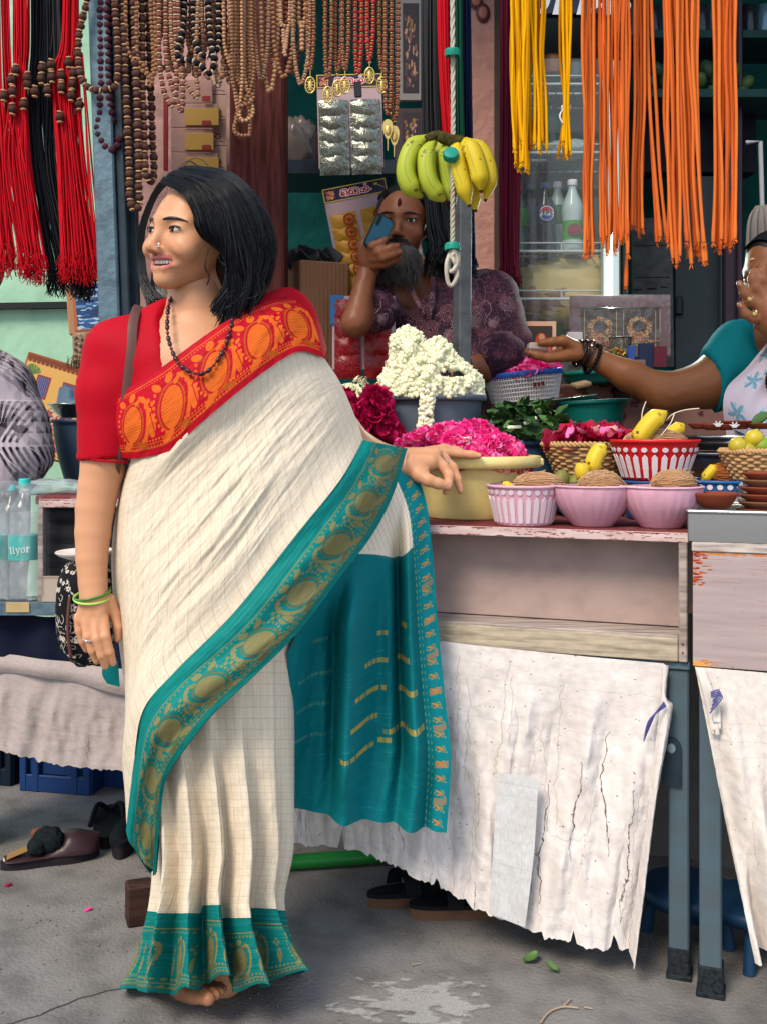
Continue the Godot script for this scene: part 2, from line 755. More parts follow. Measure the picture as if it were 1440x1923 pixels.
func setting() -> void:
	var g := M.new()
	var nu := 60
	var pts := PackedVector3Array()
	for j in nu:
		for i in nu:
			var x: float = pow((i / (nu - 1.0) - 0.5) * 2, 3) * 150
			var z: float = pow((j / (nu - 1.0) - 0.5) * 2, 3) * 150
			pts.append(Vector3(x, 0.0, z))
	g.grid(pts, nu, nu, 1, 1)
	var gm := mt("concrete", Color("#94908d"), 0.88, "", 1.0)
	gm.uv1_triplanar = true
	gm.uv1_scale = Vector3.ONE * 0.9
	var t := noise_tex("concrete", 0.013, 6, 0.78)
	gm.albedo_texture = t
	gm.detail_enabled = true
	gm.detail_blend_mode = BaseMaterial3D.BLEND_MODE_MUL
	gm.detail_uv_layer = BaseMaterial3D.DETAIL_UV_2
	gm.uv2_triplanar = true
	gm.uv2_scale = Vector3.ONE * 3.0
	gm.detail_albedo = noise_tex("grit", 0.35, 3, 0.66)
	gm.normal_enabled = true
	gm.normal_scale = 0.22
	gm.normal_texture = noise_tex("gritn", 0.2, 4, 0, 0.5, FastNoiseLite.TYPE_SIMPLEX_SMOOTH, true)
	struct("ground", g, gm)
	var ci := Image.create_empty(320, 160, false, Image.FORMAT_RGBA8)
	var cn := FastNoiseLite.new()
	cn.seed = 11
	cn.frequency = 0.02
	cn.fractal_octaves = 6
	for y in 160:
		for x in 320:
			var e := maxf(0.0, 1.0 - Vector2((x - 160) / 150.0, (y - 80) / 72.0).length())
			var q := cn.get_noise_2d(x * 0.7, y * 1.6)
			ci.set_pixel(x, y, Color(0.78, 0.77, 0.76, clampf((e * 1.5 + q * 1.3 - 0.5) * 1.6, 0.0, 0.5) * (0.75 + 0.25 * sin(q * 60.0))))
	for spec in [[Vector3(0.06, 0.004, 0.03), 0.36, 0.22, 0.0]]:
		var pm := M.new()
		var pb := rot(0, spec[3], 0)
		var hx: Vector3 = pb * Vector3(spec[1] * 0.5, 0, 0)
		var hz: Vector3 = pb * Vector3(0, 0, spec[2] * 0.5)
		pm.quad(spec[0] - hx + hz, spec[0] + hx + hz, spec[0] + hx - hz, spec[0] - hx - hz)
		var cm := tex_mat("cement_skin", ci, 0.92)
		cm.transparency = BaseMaterial3D.TRANSPARENCY_ALPHA
		struct("cement_patch", pm, cm)
	var cr := M.new()
	var cp := []
	for k in 30:
		cp.append(P(10 + 400 * k / 29.0, 1925 - 130 * k / 29.0 + sin(k * 1.7) * 1.2 + sin(k * 0.45) * 3.0, 0.0))
	var path := PackedVector3Array()
	for q in cp:
		var d: float = EYE / (EYE - q.y)
		path.append(Vector3(q.x * d, 0.001, F - F * d))
	cr.tube(path, 0.0013, 5)
	struct("ground_crack", cr, mt("crack", Color("#454343"), 0.95))

	var w := M.new()
	w.box(Vector3(-2.35, 2.0, -2.45), Vector3(2.7, 4.0, 0.1))
	var wall := thing("green_wall", "pale mint green plastered wall at the left of the stall", "wall", Vector3(-2.35, 0, -2.45))
	part("plaster", w, mt("mint", Color("#a3cdb2"), 0.85, "soft", 0.6, 0.12), wall)
	w = M.new()
	w.box(P(90, 574, -2.37), Vector3(0.48, 0.028, 0.03), rot(0, 0, 1))
	part("batten", w, mt("darkgrey", Color("#2f3133"), 0.6, "fine", 6.0), wall)
	w = M.new()
	w.box(P(-40, 578, -2.375), Vector3(0.44, 0.02, 0.03), rot(0, 0, 0.5))
	part("conduit", w, mt("dusty", Color("#a89880"), 0.8, "dirt", 4.0), wall)

	var sr := thing("market_stall", "roofed market stall with dark teal inner walls behind the counters", "stall", Vector3(0.6, 0, -2.2))
	var b := M.new()
	b.box(Vector3(0.85, 1.6, -2.45), Vector3(3.7, 3.2, 0.1))
	part("back_wall", b, mt("teal_wall", Color("#12504c"), 0.75, "blotch", 0.8, 0.2), sr)
	b = M.new()
	b.box(Vector3(2.65, 1.6, -1.45), Vector3(0.1, 3.2, 1.9))
	part("side_wall", b, mt("plum_wall", Color("#2b2130"), 0.8, "blotch", 0.8), sr)
	b = M.new()
	b.box(Vector3(0.85, 3.22, -1.66), Vector3(3.7, 0.08, 1.7), rot(-2, 0, 0))
	part("roof", b, mt("roofing", Color("#5b5a5c"), 0.7, "blotch", 1.0), sr)
	b = M.new()
	b.box(Vector3(0.85, 2.25, -0.55), Vector3(3.3, 0.03, 0.03))
	part("hanging_rail", b, mt("steel_blue", Color("#5f7683"), 0.55, "blotch", 3.0, 0.2, 0.2), sr)
	b = M.new()
	b.box(Vector3(1.0, 2.1, -0.2), Vector3(2.2, 0.03, 0.03))
	part("hanging_rail", b, mt("steel_blue", Color.WHITE), sr)
	var pk := thing("pink_pillar", "pink plastered pillar behind the bananas", "pillar", P(907, 1300, -1.7) * Vector3(1, 0, 1))
	b = M.new()
	b.box(Vector3(P(908, 0, -1.7).x, 1.6, -1.7), Vector3(0.118, 3.2, 0.2))
	part("plaster", b, mt("pink_plaster", Color("#c9968a"), 0.85, "soft", 1.6, 0.25), pk)
	for q in [[906, 24], [893, 0]]:
		b = M.new()
		b.lathe([Vector2(0, 0.004), Vector2(0.02, 0.004), Vector2(0.03, 0.0)], P(q[0], q[1], -1.594), 20, 1, 1, rot(90, 0, 0), 0.8, 1.1)
		var st := part("sticker", b, mt("sticker_dark", Color("#5a2a2e"), 0.5), pk)
		b = M.new()
		b.lathe([Vector2(0.0, 0.006), Vector2(0.012, 0.006), Vector2(0.018, 0.004)], P(q[0], q[1], -1.594), 14, 1, 1, rot(90, 0, 0), 0.8, 1.1)
		part("emblem", b, mt("sticker_gold", Color("#a86a5a"), 0.5), st)
	b = M.new()
	b.box(Vector3(P(488, 0, -1.0).x, 1.2, -1.0), Vector3(0.15, 2.4, 0.14), Basis.IDENTITY, 0.008)
	var rp := thing("wooden_pillar", "red brown painted wooden pillar behind the woman's hair", "pillar", Vector3(P(488, 0, -1.0).x, 0, -1.0))
	part("post", b, mt("redbrown", Color("#5e302c"), 0.6, "woodv", 2.0, 0.2), rp)
	b = M.new()
	b.box(Vector3(P(345, 0, -1.25).x, 1.4, -1.25), Vector3(0.32, 2.8, 0.06))
	solo("pink_partition", b, mt("pink_panel", Color("#c59a93"), 0.85, "blotch", 1.5, 0.2), "dusty pink partition behind the hanging packets and beads", "partition")
	for q in [[176, 214, 0, 0.05, "tall blue grey steel post, the one next to the red cords"], [216, 232, 1, 0.03, "narrow dark blue steel post, the one behind the brown beads"]]:
		b = M.new()
		var z = -0.62 - 0.05 * q[2]
		var a := Vector3(P(q[0], 0, z).x, 2.6, z)
		var e := Vector3(P(q[1] + 8, 950, z).x, 0.88, z)
		var mid := (a + e) * 0.5
		var tilt := atan2(e.x - a.x, a.y - e.y)
		b.box(mid, Vector3(q[3], 1.74, 0.05), rot(0, 0, rad_to_deg(tilt)), 0.004)
		var th := thing("steel_post", q[4], "post", Vector3(e.x, 0.88, z), "steel posts of the stall")
		part("tube", b, mt("steel_blue", Color.WHITE) if q[2] == 0 else mt("navy_steel", Color("#20313d"), 0.5, "blotch", 3.0), th)
		b = M.new()
		b.box(mid + Vector3(q[3] * 0.5 + 0.012, 0, -0.004), Vector3(0.022, 1.74, 0.03), rot(0, 0, rad_to_deg(tilt)), 0.003)
		part("flange", b, mt("navy_steel", Color("#20313d"), 0.5, "blotch", 3.0), th)
	b = M.new()
	var a2 := Vector3(P(866, 0, -0.78).x, 0, -0.78)
	b.box(Vector3(a2.x, 1.15, -0.78), Vector3(0.034, 1.16, 0.045), rot(0, 18, -0.5), 0.003)
	solo("square_post", b, mt("grey_post", Color("#5d6266"), 0.55, "blotch", 3.0, 0.2, 0.3), "grey square steel post between the jasmine and the seller's shirt", "post", "steel posts of the stall")

# ---------------------------------------------------------------- the counters
const TOP := 0.866
var ct := Basis.from_euler(Vector3(0, deg_to_rad(-19.9), 0))

# l metres left of the joint between the two counters along their front, at height y, dep metres into the stall
func C(l: float, y: float, dep: float) -> Vector3:
	return Vector3(0.581, y, -0.04) + ct * Vector3(-l, 0, -dep)

# depth of the counters' front line where plan column x meets it
func zl(x: float) -> float:
	var q := (x - 720.0) / 1000.0
	return -0.04 - 0.34 * (0.581 - 1.02 * q) / (0.94 + 0.17 * q)

func board(m: M, l0: float, l1: float, y0: float, y1: float, d0: float, d1: float, bev := 0.002) -> void:
	m.box((C(l0, y0, d0) + C(l1, y1, d1)) * 0.5, Vector3(absf(l1 - l0), absf(y1 - y0), absf(d1 - d0)), ct, bev)

func chipped(key: String, base: Color, under: Color, w: int, h: int, chips: int, sd: int, rough := 0.75) -> StandardMaterial3D:
	if mats.has(key):
		return mats[key]
	var t := Tex.new(w, h, base)
	var r := RandomNumberGenerator.new()
	r.seed = sd
	t.wear(0.02, 0.35, sd, 5, 0.3, 1.0, under)
	for k in chips:
		var edge := r.randf() < 0.75
		var x := r.randf() * w
		var y := (absf(r.randfn(0, 0.06)) if r.randf() < 0.5 else 1.0 - absf(r.randfn(0, 0.06))) * h if edge else r.randf() * h
		for q in r.randi_range(3, 9):
			t.oval(x + r.randfn(0, 7), y + r.randfn(0, 3), r.randf_range(1, 5), r.randf_range(1, 3), under.lerp(base.darkened(0.4), r.randf() * 0.5))
	for k in chips / 2:
		var x := r.randf() * w
		var y := r.randf() * h
		t.line(x, y, x + r.randf_range(-40, 40), y + r.randfn(0, 4), 1, base.darkened(r.randf_range(0.1, 0.35)))
	return tex_mat(key, t.im, rough)

# old tarpaulin: pinkish white, stained, with dark cracks along the folds
func tarp_mat(key: String, base: Color, sd: int, cracks: int) -> StandardMaterial3D:
	if mats.has(key):
		return mats[key]
	var t := Tex.new(768, 768, base)
	var r := RandomNumberGenerator.new()
	r.seed = sd
	t.wear(0.006, 0.30, sd, 4, 1, 1, Color("#9a8580"))
	t.wear(0.05, 0.16, sd + 1, 4, 1, 0.5, Color("#5d5552"))
	for k in cracks:
		var x := r.randf() * 768
		var y := r.randf() * 700
		var len := r.randf_range(80, 420)
		var px := x
		var m := int(len / 9)
		for q in m:
			var nx := px + r.randfn(0, 1.8)
			var wd := 0.8 + 2.0 * sin(PI * q / m) * r.randf_range(0.0, 1.0) * (1.0 if k % 6 == 0 else 0.3)
			t.line(px, y, nx, y + 9, wd, Color("#62564f") if k % 6 == 0 else Color("#a3968f"))
			px = nx
			y += 9
	for k in 240:
		t.oval(r.randf() * 768, r.randf() * 768, r.randf_range(0.6, 2.2), r.randf_range(0.6, 2.0), Color("#6d625e"))
	for k in 6:
		var y := r.randf() * 768
		t.line(0, y, 768, y + r.randfn(0, 14), 1.5, base.darkened(0.16))
	var m := tex_mat(key, t.im, 0.85)
	m.normal_enabled = true
	m.normal_scale = 0.18
	m.normal_texture = noise_tex("bumps", 0.03, 5, 0, 1.0, FastNoiseLite.TYPE_SIMPLEX_SMOOTH, true)
	return m

# a hanging skirt of cloth between a top edge and a ragged hem; fold: depth of its waves; slits: [u, height]
func skirt(top: Array, hem: Array, nu: int, nv: int, fold: float, sd: int, slits := []) -> M:
	var fn := FastNoiseLite.new()
	fn.seed = sd
	fn.frequency = 1.0
	var t := even(top, nu)
	var b := even(hem, nu)
	var pts := PackedVector3Array()
	var uvs := PackedVector2Array()
	for j in nv:
		var v := j / (nv - 1.0)
		for i in nu:
			var u := i / (nu - 1.0)
			var e := b[i] + Vector3(0, fn.get_noise_2d(u * 60, 3) * 0.007 + fn.get_noise_2d(u * 320, 9) * 0.005, 0)
			for s in slits:
				e.y += s[1] * maxf(0.0, 1.0 - absf(u - s[0]) / s[2])
			var p := t[i].lerp(e, v)
			var w := fn.get_noise_2d(u * 7 + v * 0.6, 20) + 0.5 * fn.get_noise_2d(u * 19 - v, 40 + v * 1.2) + 0.12 * fn.get_noise_2d(u * 30, v * 12 + 60)
			p.z += w * fold * smoothstep(0.0, 0.35, v) + fn.get_noise_2d(u * 16, v * 14 + 80) * 0.002
			pts.append(p)
			uvs.append(Vector2(u, v))
	var m := M.new()
	m.grid(pts, nu, nv, 1, 1, false, false, uvs)
	return m

func counters() -> void:
	var red := chipped("board_red", Color("#6b2f30"), Color("#8d6a63"), 512, 256, 90, 3)
	var white_edge := chipped("board_edge", Color("#d2c3bf"), Color("#7a2f2b"), 768, 48, 120, 5)
	mats["board_edge"].uv1_scale = Vector3(1, 48, 1)
	var grey_wood := mt("grey_wood", Color("#b9a8a0"), 0.85, "wood", 2.0, 0.25)
	var cream_wood := mt("cream_wood", Color("#c4b49d"), 0.8, "wood", 2.2, 0.2)
	var pinkboard := mt("pink_board", Color("#ab958e"), 0.85, "soft", 2.2, 0.12)
	var blue := mt("steel_blue", Color.WHITE)
	var navy := mt("navy_steel", Color.WHITE)
	var rubber := mt("rubber", Color("#2d3338"), 0.7, "dirt", 8.0)
	var c1 := thing("stall_counter", "long counter with worn red top and open shelf, under the yellow tub and pink bowls", "counter", C(0.4, 0, 0.3))
	var m := M.new()
	board(m, 0.0, 1.1, TOP - 0.018, TOP, 0.003, 0.75)
	part("top_board", m, red, c1)
	m = M.new()
	board(m, -0.002, 1.1, TOP - 0.0195, TOP - 0.001, 0.0, 0.003, 0.001)
	part("edge_strip", m, white_edge, c1, "white edge strip with red paint showing through")
	m = M.new()
	board(m, 0.0, 0.016, 0.616, TOP - 0.0195, 0.0, 0.03)
	part("upright", m, grey_wood, c1)
	m = M.new()
	board(m, 0.0165, 1.1, 0.667, TOP - 0.018, 0.095, 0.11)
	part("back_panel", m, pinkboard, c1)
	m = M.new()
	board(m, 0.0165, 1.1, 0.652, 0.6665, 0.004, 0.095)
	part("ledge", m, grey_wood, c1)
	m = M.new()
	board(m, 0.017, 1.1, 0.616, 0.662, 0.0, 0.004 + 0.012)
	part("front_plank", m, cream_wood, c1)
	m = M.new()
	board(m, 0.016, 0.2, 0.667, TOP - 0.018, 0.11, 0.6)
	part("side_panel", m, pinkboard, c1)
	for q in [[-0.002, 0.0], [0.012, 0.0]]:
		m = M.new()
		for y in [0.635, 0.652]:
			m.ball(C(0.0085, y, -0.001), Vector3(0.002, 0.002, 0.002), ct, 8, 5)
		part("nail", m, mt("rust", Color("#6e3a22"), 0.8), c1)
		break
	for q in [[-0.002, 0.014], [1.0, 0.02]]:
		m = M.new()
		board(m, q[0], q[0] + 0.038, 0.042, 0.6, q[1], q[1] + 0.038, 0.003)
		var leg := part("leg", m, chipped("leg_paint", Color("#48606d"), Color("#4a3a30"), 128, 512, 10, 12, 0.55), c1)
		m = M.new()
		board(m, q[0] - 0.002, q[0] + 0.04, 0.0, 0.06, q[1] - 0.003, q[1] + 0.041, 0.003)
		board(m, q[0] - 0.005, q[0] + 0.043, 0.0, 0.01, q[1] - 0.006, q[1] + 0.044, 0.002)
		part("rubber_foot", m, rubber, leg)
		if q[0] < 0.5:
			m = M.new()
			var ey := PackedVector2Array()
			for k in 24:
				var a := PI * k / 23.0
				ey.append(Vector2(cos(a) * 0.018, 0.028 + sin(a) * 0.02))
			ey.append(Vector2(-0.018, -0.045))
			ey.append(Vector2(0.018, -0.045))
			m.prism(ey, 0.006, Transform3D(ct, C(0.03, 0.42, 0.009)))
			var lug := part("lug", m, navy, leg)
			m = M.new()
			m.ball(C(0.03, 0.448, 0.0065), Vector3(0.0085, 0.0105, 0.0012), ct, 14, 6)
			part("hole", m, mt("lug_hole", Color("#7f8f96"), 0.7), lug)
	m = M.new()
	board(m, -0.004, 1.04, 0.6, 0.6155, 0.008, 0.05)
	board(m, 0.038, 0.3, 0.58, 0.6, 0.014, 0.05)
	part("rail", m, blue, c1)

	var c2 := thing("side_counter", "right hand counter with grey wooden front panel flaking red at its corners", "counter", C(-0.35, 0, 0.3))
	var t := Tex.new(512, 512, Color("#b3a19f"))
	t.wear(0.02, 0.42, 31, 5, 0.22, 1.0, Color("#6d5f63"))
	var r := RandomNumberGenerator.new()
	r.seed = 5
	for k in 200:
		var u := r.randf()
		var a := absf(r.randfn(0, 9))
		var q := Vector2(a, u * 150) if k % 3 == 0 else Vector2(u * 230, a * 0.6) if k % 3 == 1 else Vector2(absf(r.randfn(0, 12)), 512 - absf(r.randfn(0, 12)))
		t.oval(q.x, q.y, r.randf_range(2, 6), r.randf_range(1.5, 4), [Color("#8f2f22"), Color("#c07033"), Color("#d79a58")][k % 3 if k % 5 else 1])
	for k in 220:
		var x := r.randf() * 512
		var y := r.randf() * 512
		t.line(x, y, x + r.randf_range(-40, 40), y + r.randfn(0, 6), 1, Color("#8b7b7d") if k % 4 else Color("#8a4a44"))
	for k in 40:
		t.oval(300 + r.randfn(0, 5), absf(r.randfn(0, 26)), r.randf_range(2, 5), r.randf_range(3, 6), Color("#c07033"))
	var pm := tex_mat("side_panel", t.im, 0.85)
	m = M.new()
	m.quad(C(-0.012, 0.617, -0.024), C(-0.7, 0.617, -0.024), C(-0.7, TOP - 0.034, -0.024), C(-0.012, TOP - 0.034, -0.024))
	part("front_panel", m, pm, c2)
	m = M.new()
	board(m, -0.012, -0.7, 0.617, TOP - 0.034, -0.0238, -0.006, 0.001)
	part("panel_back", m, grey_wood, c2)
	m = M.new()
	board(m, -0.01, -0.7, TOP - 0.033, TOP - 0.014, -0.027, 0.75)
	part("top_board", m, mt("white_wood", Color("#cfc0b8"), 0.8, "wood", 3.0, 0.25), c2)
	for q in [[-0.064, -0.034], [-0.68, -0.03]]:
		m = M.new()
		board(m, q[0], q[0] + 0.04, 0.04, 0.615, q[1], q[1] + 0.04, 0.003)
		var leg := part("leg", m, mats["leg_paint"], c2)
		m = M.new()
		board(m, q[0] - 0.003, q[0] + 0.043, 0.0, 0.058, q[1] - 0.003, q[1] + 0.043, 0.003)
		board(m, q[0] - 0.006, q[0] + 0.046, 0.0, 0.01, q[1] - 0.006, q[1] + 0.046, 0.002)
		part("rubber_foot", m, rubber, leg)

	m = M.new()
	var bk := PackedVector3Array()  # added cloth round the underside, shutting out daylight so the gap stays dark
	for j in 8:
		for i in 60:
			bk.append(C(lerpf(1.4, -0.72, minf(i / 47.0, 1.0)), 0.612 - 0.61 * j / 7.0, (0.6 if i < 48 else 0.6 - (i - 47) * 0.048) + 0.012 * sin(i * 0.9) * (0.3 + j / 7.0)))
	m.grid(bk, 60, 8)
	solo("added_shade_cloth", m, mt("added_shade_cloth", Color("#6f6a68"), 0.9, "soft", 2.0), "added grey cloth round the back under the counters that keeps daylight out", "cloth")
	var f := func(x, y, o = 0.0): return P(x, y, zl(x) + 0.012 + o)
	var s1 := skirt([P(480, 1140, zl(480) + 0.004), P(700, 1180, zl(700) + 0.004), P(830, 1204, zl(830) + 0.004), P(1050, 1228, zl(1050) + 0.004), P(1246, 1246, zl(1246) + 0.004)],
		[f.call(500, 1572), f.call(600, 1588), f.call(690, 1600), f.call(800, 1655, 0.02), f.call(900, 1705, 0.02), f.call(1000, 1752, 0.03), f.call(1090, 1776, 0.035), f.call(1190, 1788, 0.02)], 150, 60, 0.03, 4, [[0.22, 0.05, 0.008], [0.86, 0.03, 0.004], [0.955, 0.035, 0.01], [0.78, 0.02, 0.004], [0.5, 0.02, 0.01]])
	for k in s1.v.size():
		var e := s1.t[k]
		s1.v[k].z += (0.006 * (0.5 - absf(crease.get_noise_2d(e.x * 26, e.y * 1.3))) + 0.004 * crease.get_noise_2d(e.x * 60 + e.y * 3, e.y * 4)) * smoothstep(0.0, 0.15, e.y)
	var sk := thing("tarpaulin_skirt", "cracked pinkish white tarpaulin hanging in front of the long counter", "tarpaulin", C(0.45, 0, -0.01))
	var tarp := tarp_mat("tarp_a", Color("#e8e2de"), 4, 40)
	part("sheet", s1, tarp, sk)
	m = M.new()
	var ep := coons([P(1244, 1246, zl(1246) + 0.006), P(1256, 1250, zl(1246) + 0.001)], [P(1180, 1786, zl(1190) + 0.03), P(1188, 1818, zl(1190) + 0.035)],
		[P(1244, 1246, zl(1246) + 0.005), P(1238, 1330, zl(1246) + 0.012), P(1212, 1530, zl(1210) + 0.03), P(1180, 1786, zl(1190) + 0.03)],
		[P(1256, 1250, zl(1246) + 0.001), P(1250, 1310, zl(1246)), P(1262, 1335, zl(1246) + 0.012), P(1232, 1500, zl(1220) + 0.036), P(1205, 1700, zl(1200) + 0.04), P(1188, 1818, zl(1190) + 0.035)], 14, 60, func(u, v): return 0.02 * sin(PI * u) * (0.4 + v) + rr(-0.002, 0.002))
	cloth(m, ep, 14, 60, 0.15, 1.0)
	part("torn_edge", m, tarp, sk, "frayed right edge of the tarpaulin, tied with blue thread")
	m = M.new()
	for k in 5:
		m.tube(spline([P(1246 + k, 1318 + k * 2, zl(1246) + 0.03), P(1230 - k * 3, 1340 + k * 3, zl(1246) + 0.034), P(1216 - k * 2, 1372 + k * 5, zl(1230) + 0.034)], 10), 0.0012, 5)
	part("tie", m, mt("tie_blue", Color("#55588f"), 0.8), sk)
	m = M.new()
	cloth(m, coons([f.call(935, 1450, 0.034), f.call(1010, 1462, 0.036)], [f.call(918, 1716, 0.045), f.call(985, 1742, 0.048)], [f.call(935, 1450, 0.034), f.call(925, 1600, 0.042), f.call(918, 1716, 0.045)], [f.call(1010, 1462, 0.036), f.call(1002, 1600, 0.045), f.call(985, 1742, 0.048)], 12, 30, func(u, v): return rr(-0.001, 0.001)), 12, 30, 0.3, 0.6)
	part("patch", m, tarp_mat("tarp_patch", Color("#d2d6d8"), 9, 6), sk, "pale bluish patch on the tarpaulin")
	var g := func(x, y, o = 0.0): return P(x, y, 0.02 + (x - 1330.0) * 0.00036 + o)
	m = M.new()
	var ep2 := coons([g.call(1304, 1252), g.call(1420, 1262), g.call(1560, 1275)], [g.call(1408, 1796, 0.05), g.call(1480, 1790, 0.05), g.call(1560, 1780, 0.04)],
		[g.call(1304, 1252), g.call(1318, 1320, 0.012), g.call(1345, 1450, 0.03), g.call(1378, 1620, 0.045), g.call(1408, 1796, 0.05)], [g.call(1560, 1275), g.call(1560, 1780, 0.04)], 60, 70,
		func(u, v): return 0.028 * sin(u * 15 - v * 5) * v * (1 - u * 0.5) + 0.012 * sin(u * 31 + v * 6) * v + rr(-0.0012, 0.0012))
	cloth(m, ep2, 60, 70, 0.5, 1.0)
	var sk2 := thing("tarpaulin_skirt", "torn tarpaulin gathered aside like a curtain at the right counter", "tarpaulin", C(-0.3, 0, -0.05))
	part("sheet", m, tarp_mat("tarp_b", Color("#e2dbd3"), 14, 30), sk2)
	m = M.new()
	for k in 7:
		m.tube(spline([g.call(1308 + k * 2, 1256, 0.014), g.call(1318 + k * 3 + rr(-2, 2), 1285 + k * 3, 0.026), g.call(1330 + k * 3, 1330 + rr(-8, 14), 0.024), g.call(1338 + k * 2, 1362 + rr(-8, 20), 0.03)], 12), rr(0.0025, 0.006), 6)
	part("bunched_edge", m, tarp_mat("tarp_b", Color.WHITE, 14, 22), sk2)
	m = M.new()
	for k in 4:
		m.tube(spline([g.call(1334, 1300 + k * 3, 0.04), g.call(1350 + k * 2, 1296 + k * 4, 0.045), g.call(1338 - k * 2, 1318 + k * 7, 0.042)], 10), 0.0014, 5)
	part("tie", m, mt("tie_blue", Color.WHITE), sk2)

# ---------------------------------------------------------------- things that hang from the rails
func cord_mat(key: String, c: Color) -> StandardMaterial3D:
	var m := mt(key, c, 0.85, "fine", 22.0, 0.8)
	return m

# a bundle of cords; every cord is a part. spec: x at the top from a to b, at the foot from c to d, foot y lo..hi, count, radius
func cords(label: String, z: float, a: float, b: float, c: float, d: float, lo: float, hi: float, count: int, r: float, m: Material, m2: Material, pinch := -1.0, group := "cord bundles hanging in front of the stall") -> Node3D:
	var th := thing("cord_bundle", label, "cord bundle", P((a + b) / 2, hi, z), group)
	for k in count:
		var u := (k + rr(0.1, 0.9)) / count
		var zz := z + rr(-0.03, 0.03)
		var x0 := lerpf(a, b, u)
		var x1 := lerpf(c, d, clampf(u + rr(-0.16, 0.16), 0, 1))
		var ye := lerpf(lo, hi, rr(0, 1))
		var pts := []
		for j in 7:
			var v := j / 6.0
			var x := lerpf(x0, x1, v * v) + rr(-3.4, 3.4) * (1.0 if j > 0 else 0.0)
			var y := lerpf(-260, ye, v)
			if pinch > 0.0:
				var w := exp(-pow((y - pinch) / 60.0, 2.0))
				x = lerpf(x, (c + d) / 2 + (u - 0.5) * 9, w)
			pts.append(P(x, y, zz + rr(-0.004, 0.004)))
		var path := spline(pts, 30)
		var rad := []
		for j in 30:
			rad.append(r * (1.0 + rr(-0.07, 0.07)) * (1.0 if j < 28 else 1.35 if j == 28 else 1.15))
		var mm := M.new()
		mm.tube(path, rad, 7, true, 1, 40)
		var tip := path[29]
		for q in 5:
			mm.tube(PackedVector3Array([tip, tip + Vector3(rr(-0.005, 0.005), -rr(0.004, 0.012), rr(-0.005, 0.005))]), r * 0.3, 4)
		part("cord", mm, m if k % 3 else m2, th)
	return th

# a bundle of thin threads as one mass, ending in tassels. keys: rows of [y, x from, x to]
func threads(m: M, keys: Array, z: float, depth: float, count: int, r: float, fuzz: float, ends: Vector2, from_z := 0.0) -> void:
	for k in count:
		var u := rr(0, 1)
		var pts := []
		var zz := z + rr(-depth, depth)
		for j in keys.size():
			var q = keys[j]
			u = clampf(u + rr(-0.12, 0.12), 0, 1)
			pts.append(P(lerpf(q[1], q[2], u), q[0], zz + rr(-0.008, 0.008)))
		pts[-1] += Vector3(0, rr(-ends.y, -ends.x) * 0.001, 0)
		var e: Vector3 = pts[-1]
		m.tube(spline(pts, 7 + keys.size() * 3), r, 5, true)
		for j in 3:
			m.tube(spline([e, e + Vector3(rr(-1, 1) * fuzz * 0.5, -fuzz * 0.7, rr(-1, 1) * fuzz * 0.3), e + Vector3(rr(-1, 1) * fuzz * 0.6, -fuzz * rr(1.2, 2.0), rr(-1, 1) * fuzz * 0.5)], 4), r * 0.5, 4, false)

var bead_meshes := {}

# a carved seed bead: a lumpy ball
func seed_mesh(kind: String) -> ArrayMesh:
	if bead_meshes.has(kind):
		return bead_meshes[kind]
	var m := M.new()
	match kind:
		"seed":
			var fn := FastNoiseLite.new()
			fn.frequency = 1.0
			var pts := PackedVector3Array()
			for b in 12:
				var q := PI * b / 11
				for a in 17:
					var w := TAU * a / 16
					var p := Vector3(cos(w) * sin(q), -cos(q) * 0.92, sin(w) * sin(q))
					var g := 1.0 - 0.16 * pow(absf(sin(w * 2.5)), 8.0) + 0.1 * fn.get_noise_3d(p.x * 3.6, p.y * 3.6, p.z * 3.6) + 0.08 * sin(w * 11 + q * 3) * sin(q * 9)
					pts.append(p * g)
			m.grid(pts, 17, 12, 1, 1, true, false)
		"ring":
			m.lathe([Vector2(0.15, -0.2), Vector2(0.72, -0.2), Vector2(0.8, 0.0), Vector2(0.72, 0.2), Vector2(0.15, 0.2)], Vector3.ZERO, 12)
		"bead":
			m.ball(Vector3.ZERO, Vector3(1, 0.85, 1), Basis.IDENTITY, 8, 6)
	bead_meshes[kind] = m.mesh()
	return bead_meshes[kind]

func along_path(pts: Array, step: float) -> Array:
	var fine := spline(pts, 300)
	var out := []
	var run := 0.0
	var next := 0.0
	for k in 299:
		var d := fine[k].distance_to(fine[k + 1])
		while next <= run + d:
			var p := fine[k].lerp(fine[k + 1], (next - run) / d)
			var y := (fine[k + 1] - fine[k]).normalized()
			var x := y.cross(Vector3.BACK).normalized()
			out.append(Transform3D(Basis(x, y, x.cross(y)), p))
			next += step
		run += d
	return out

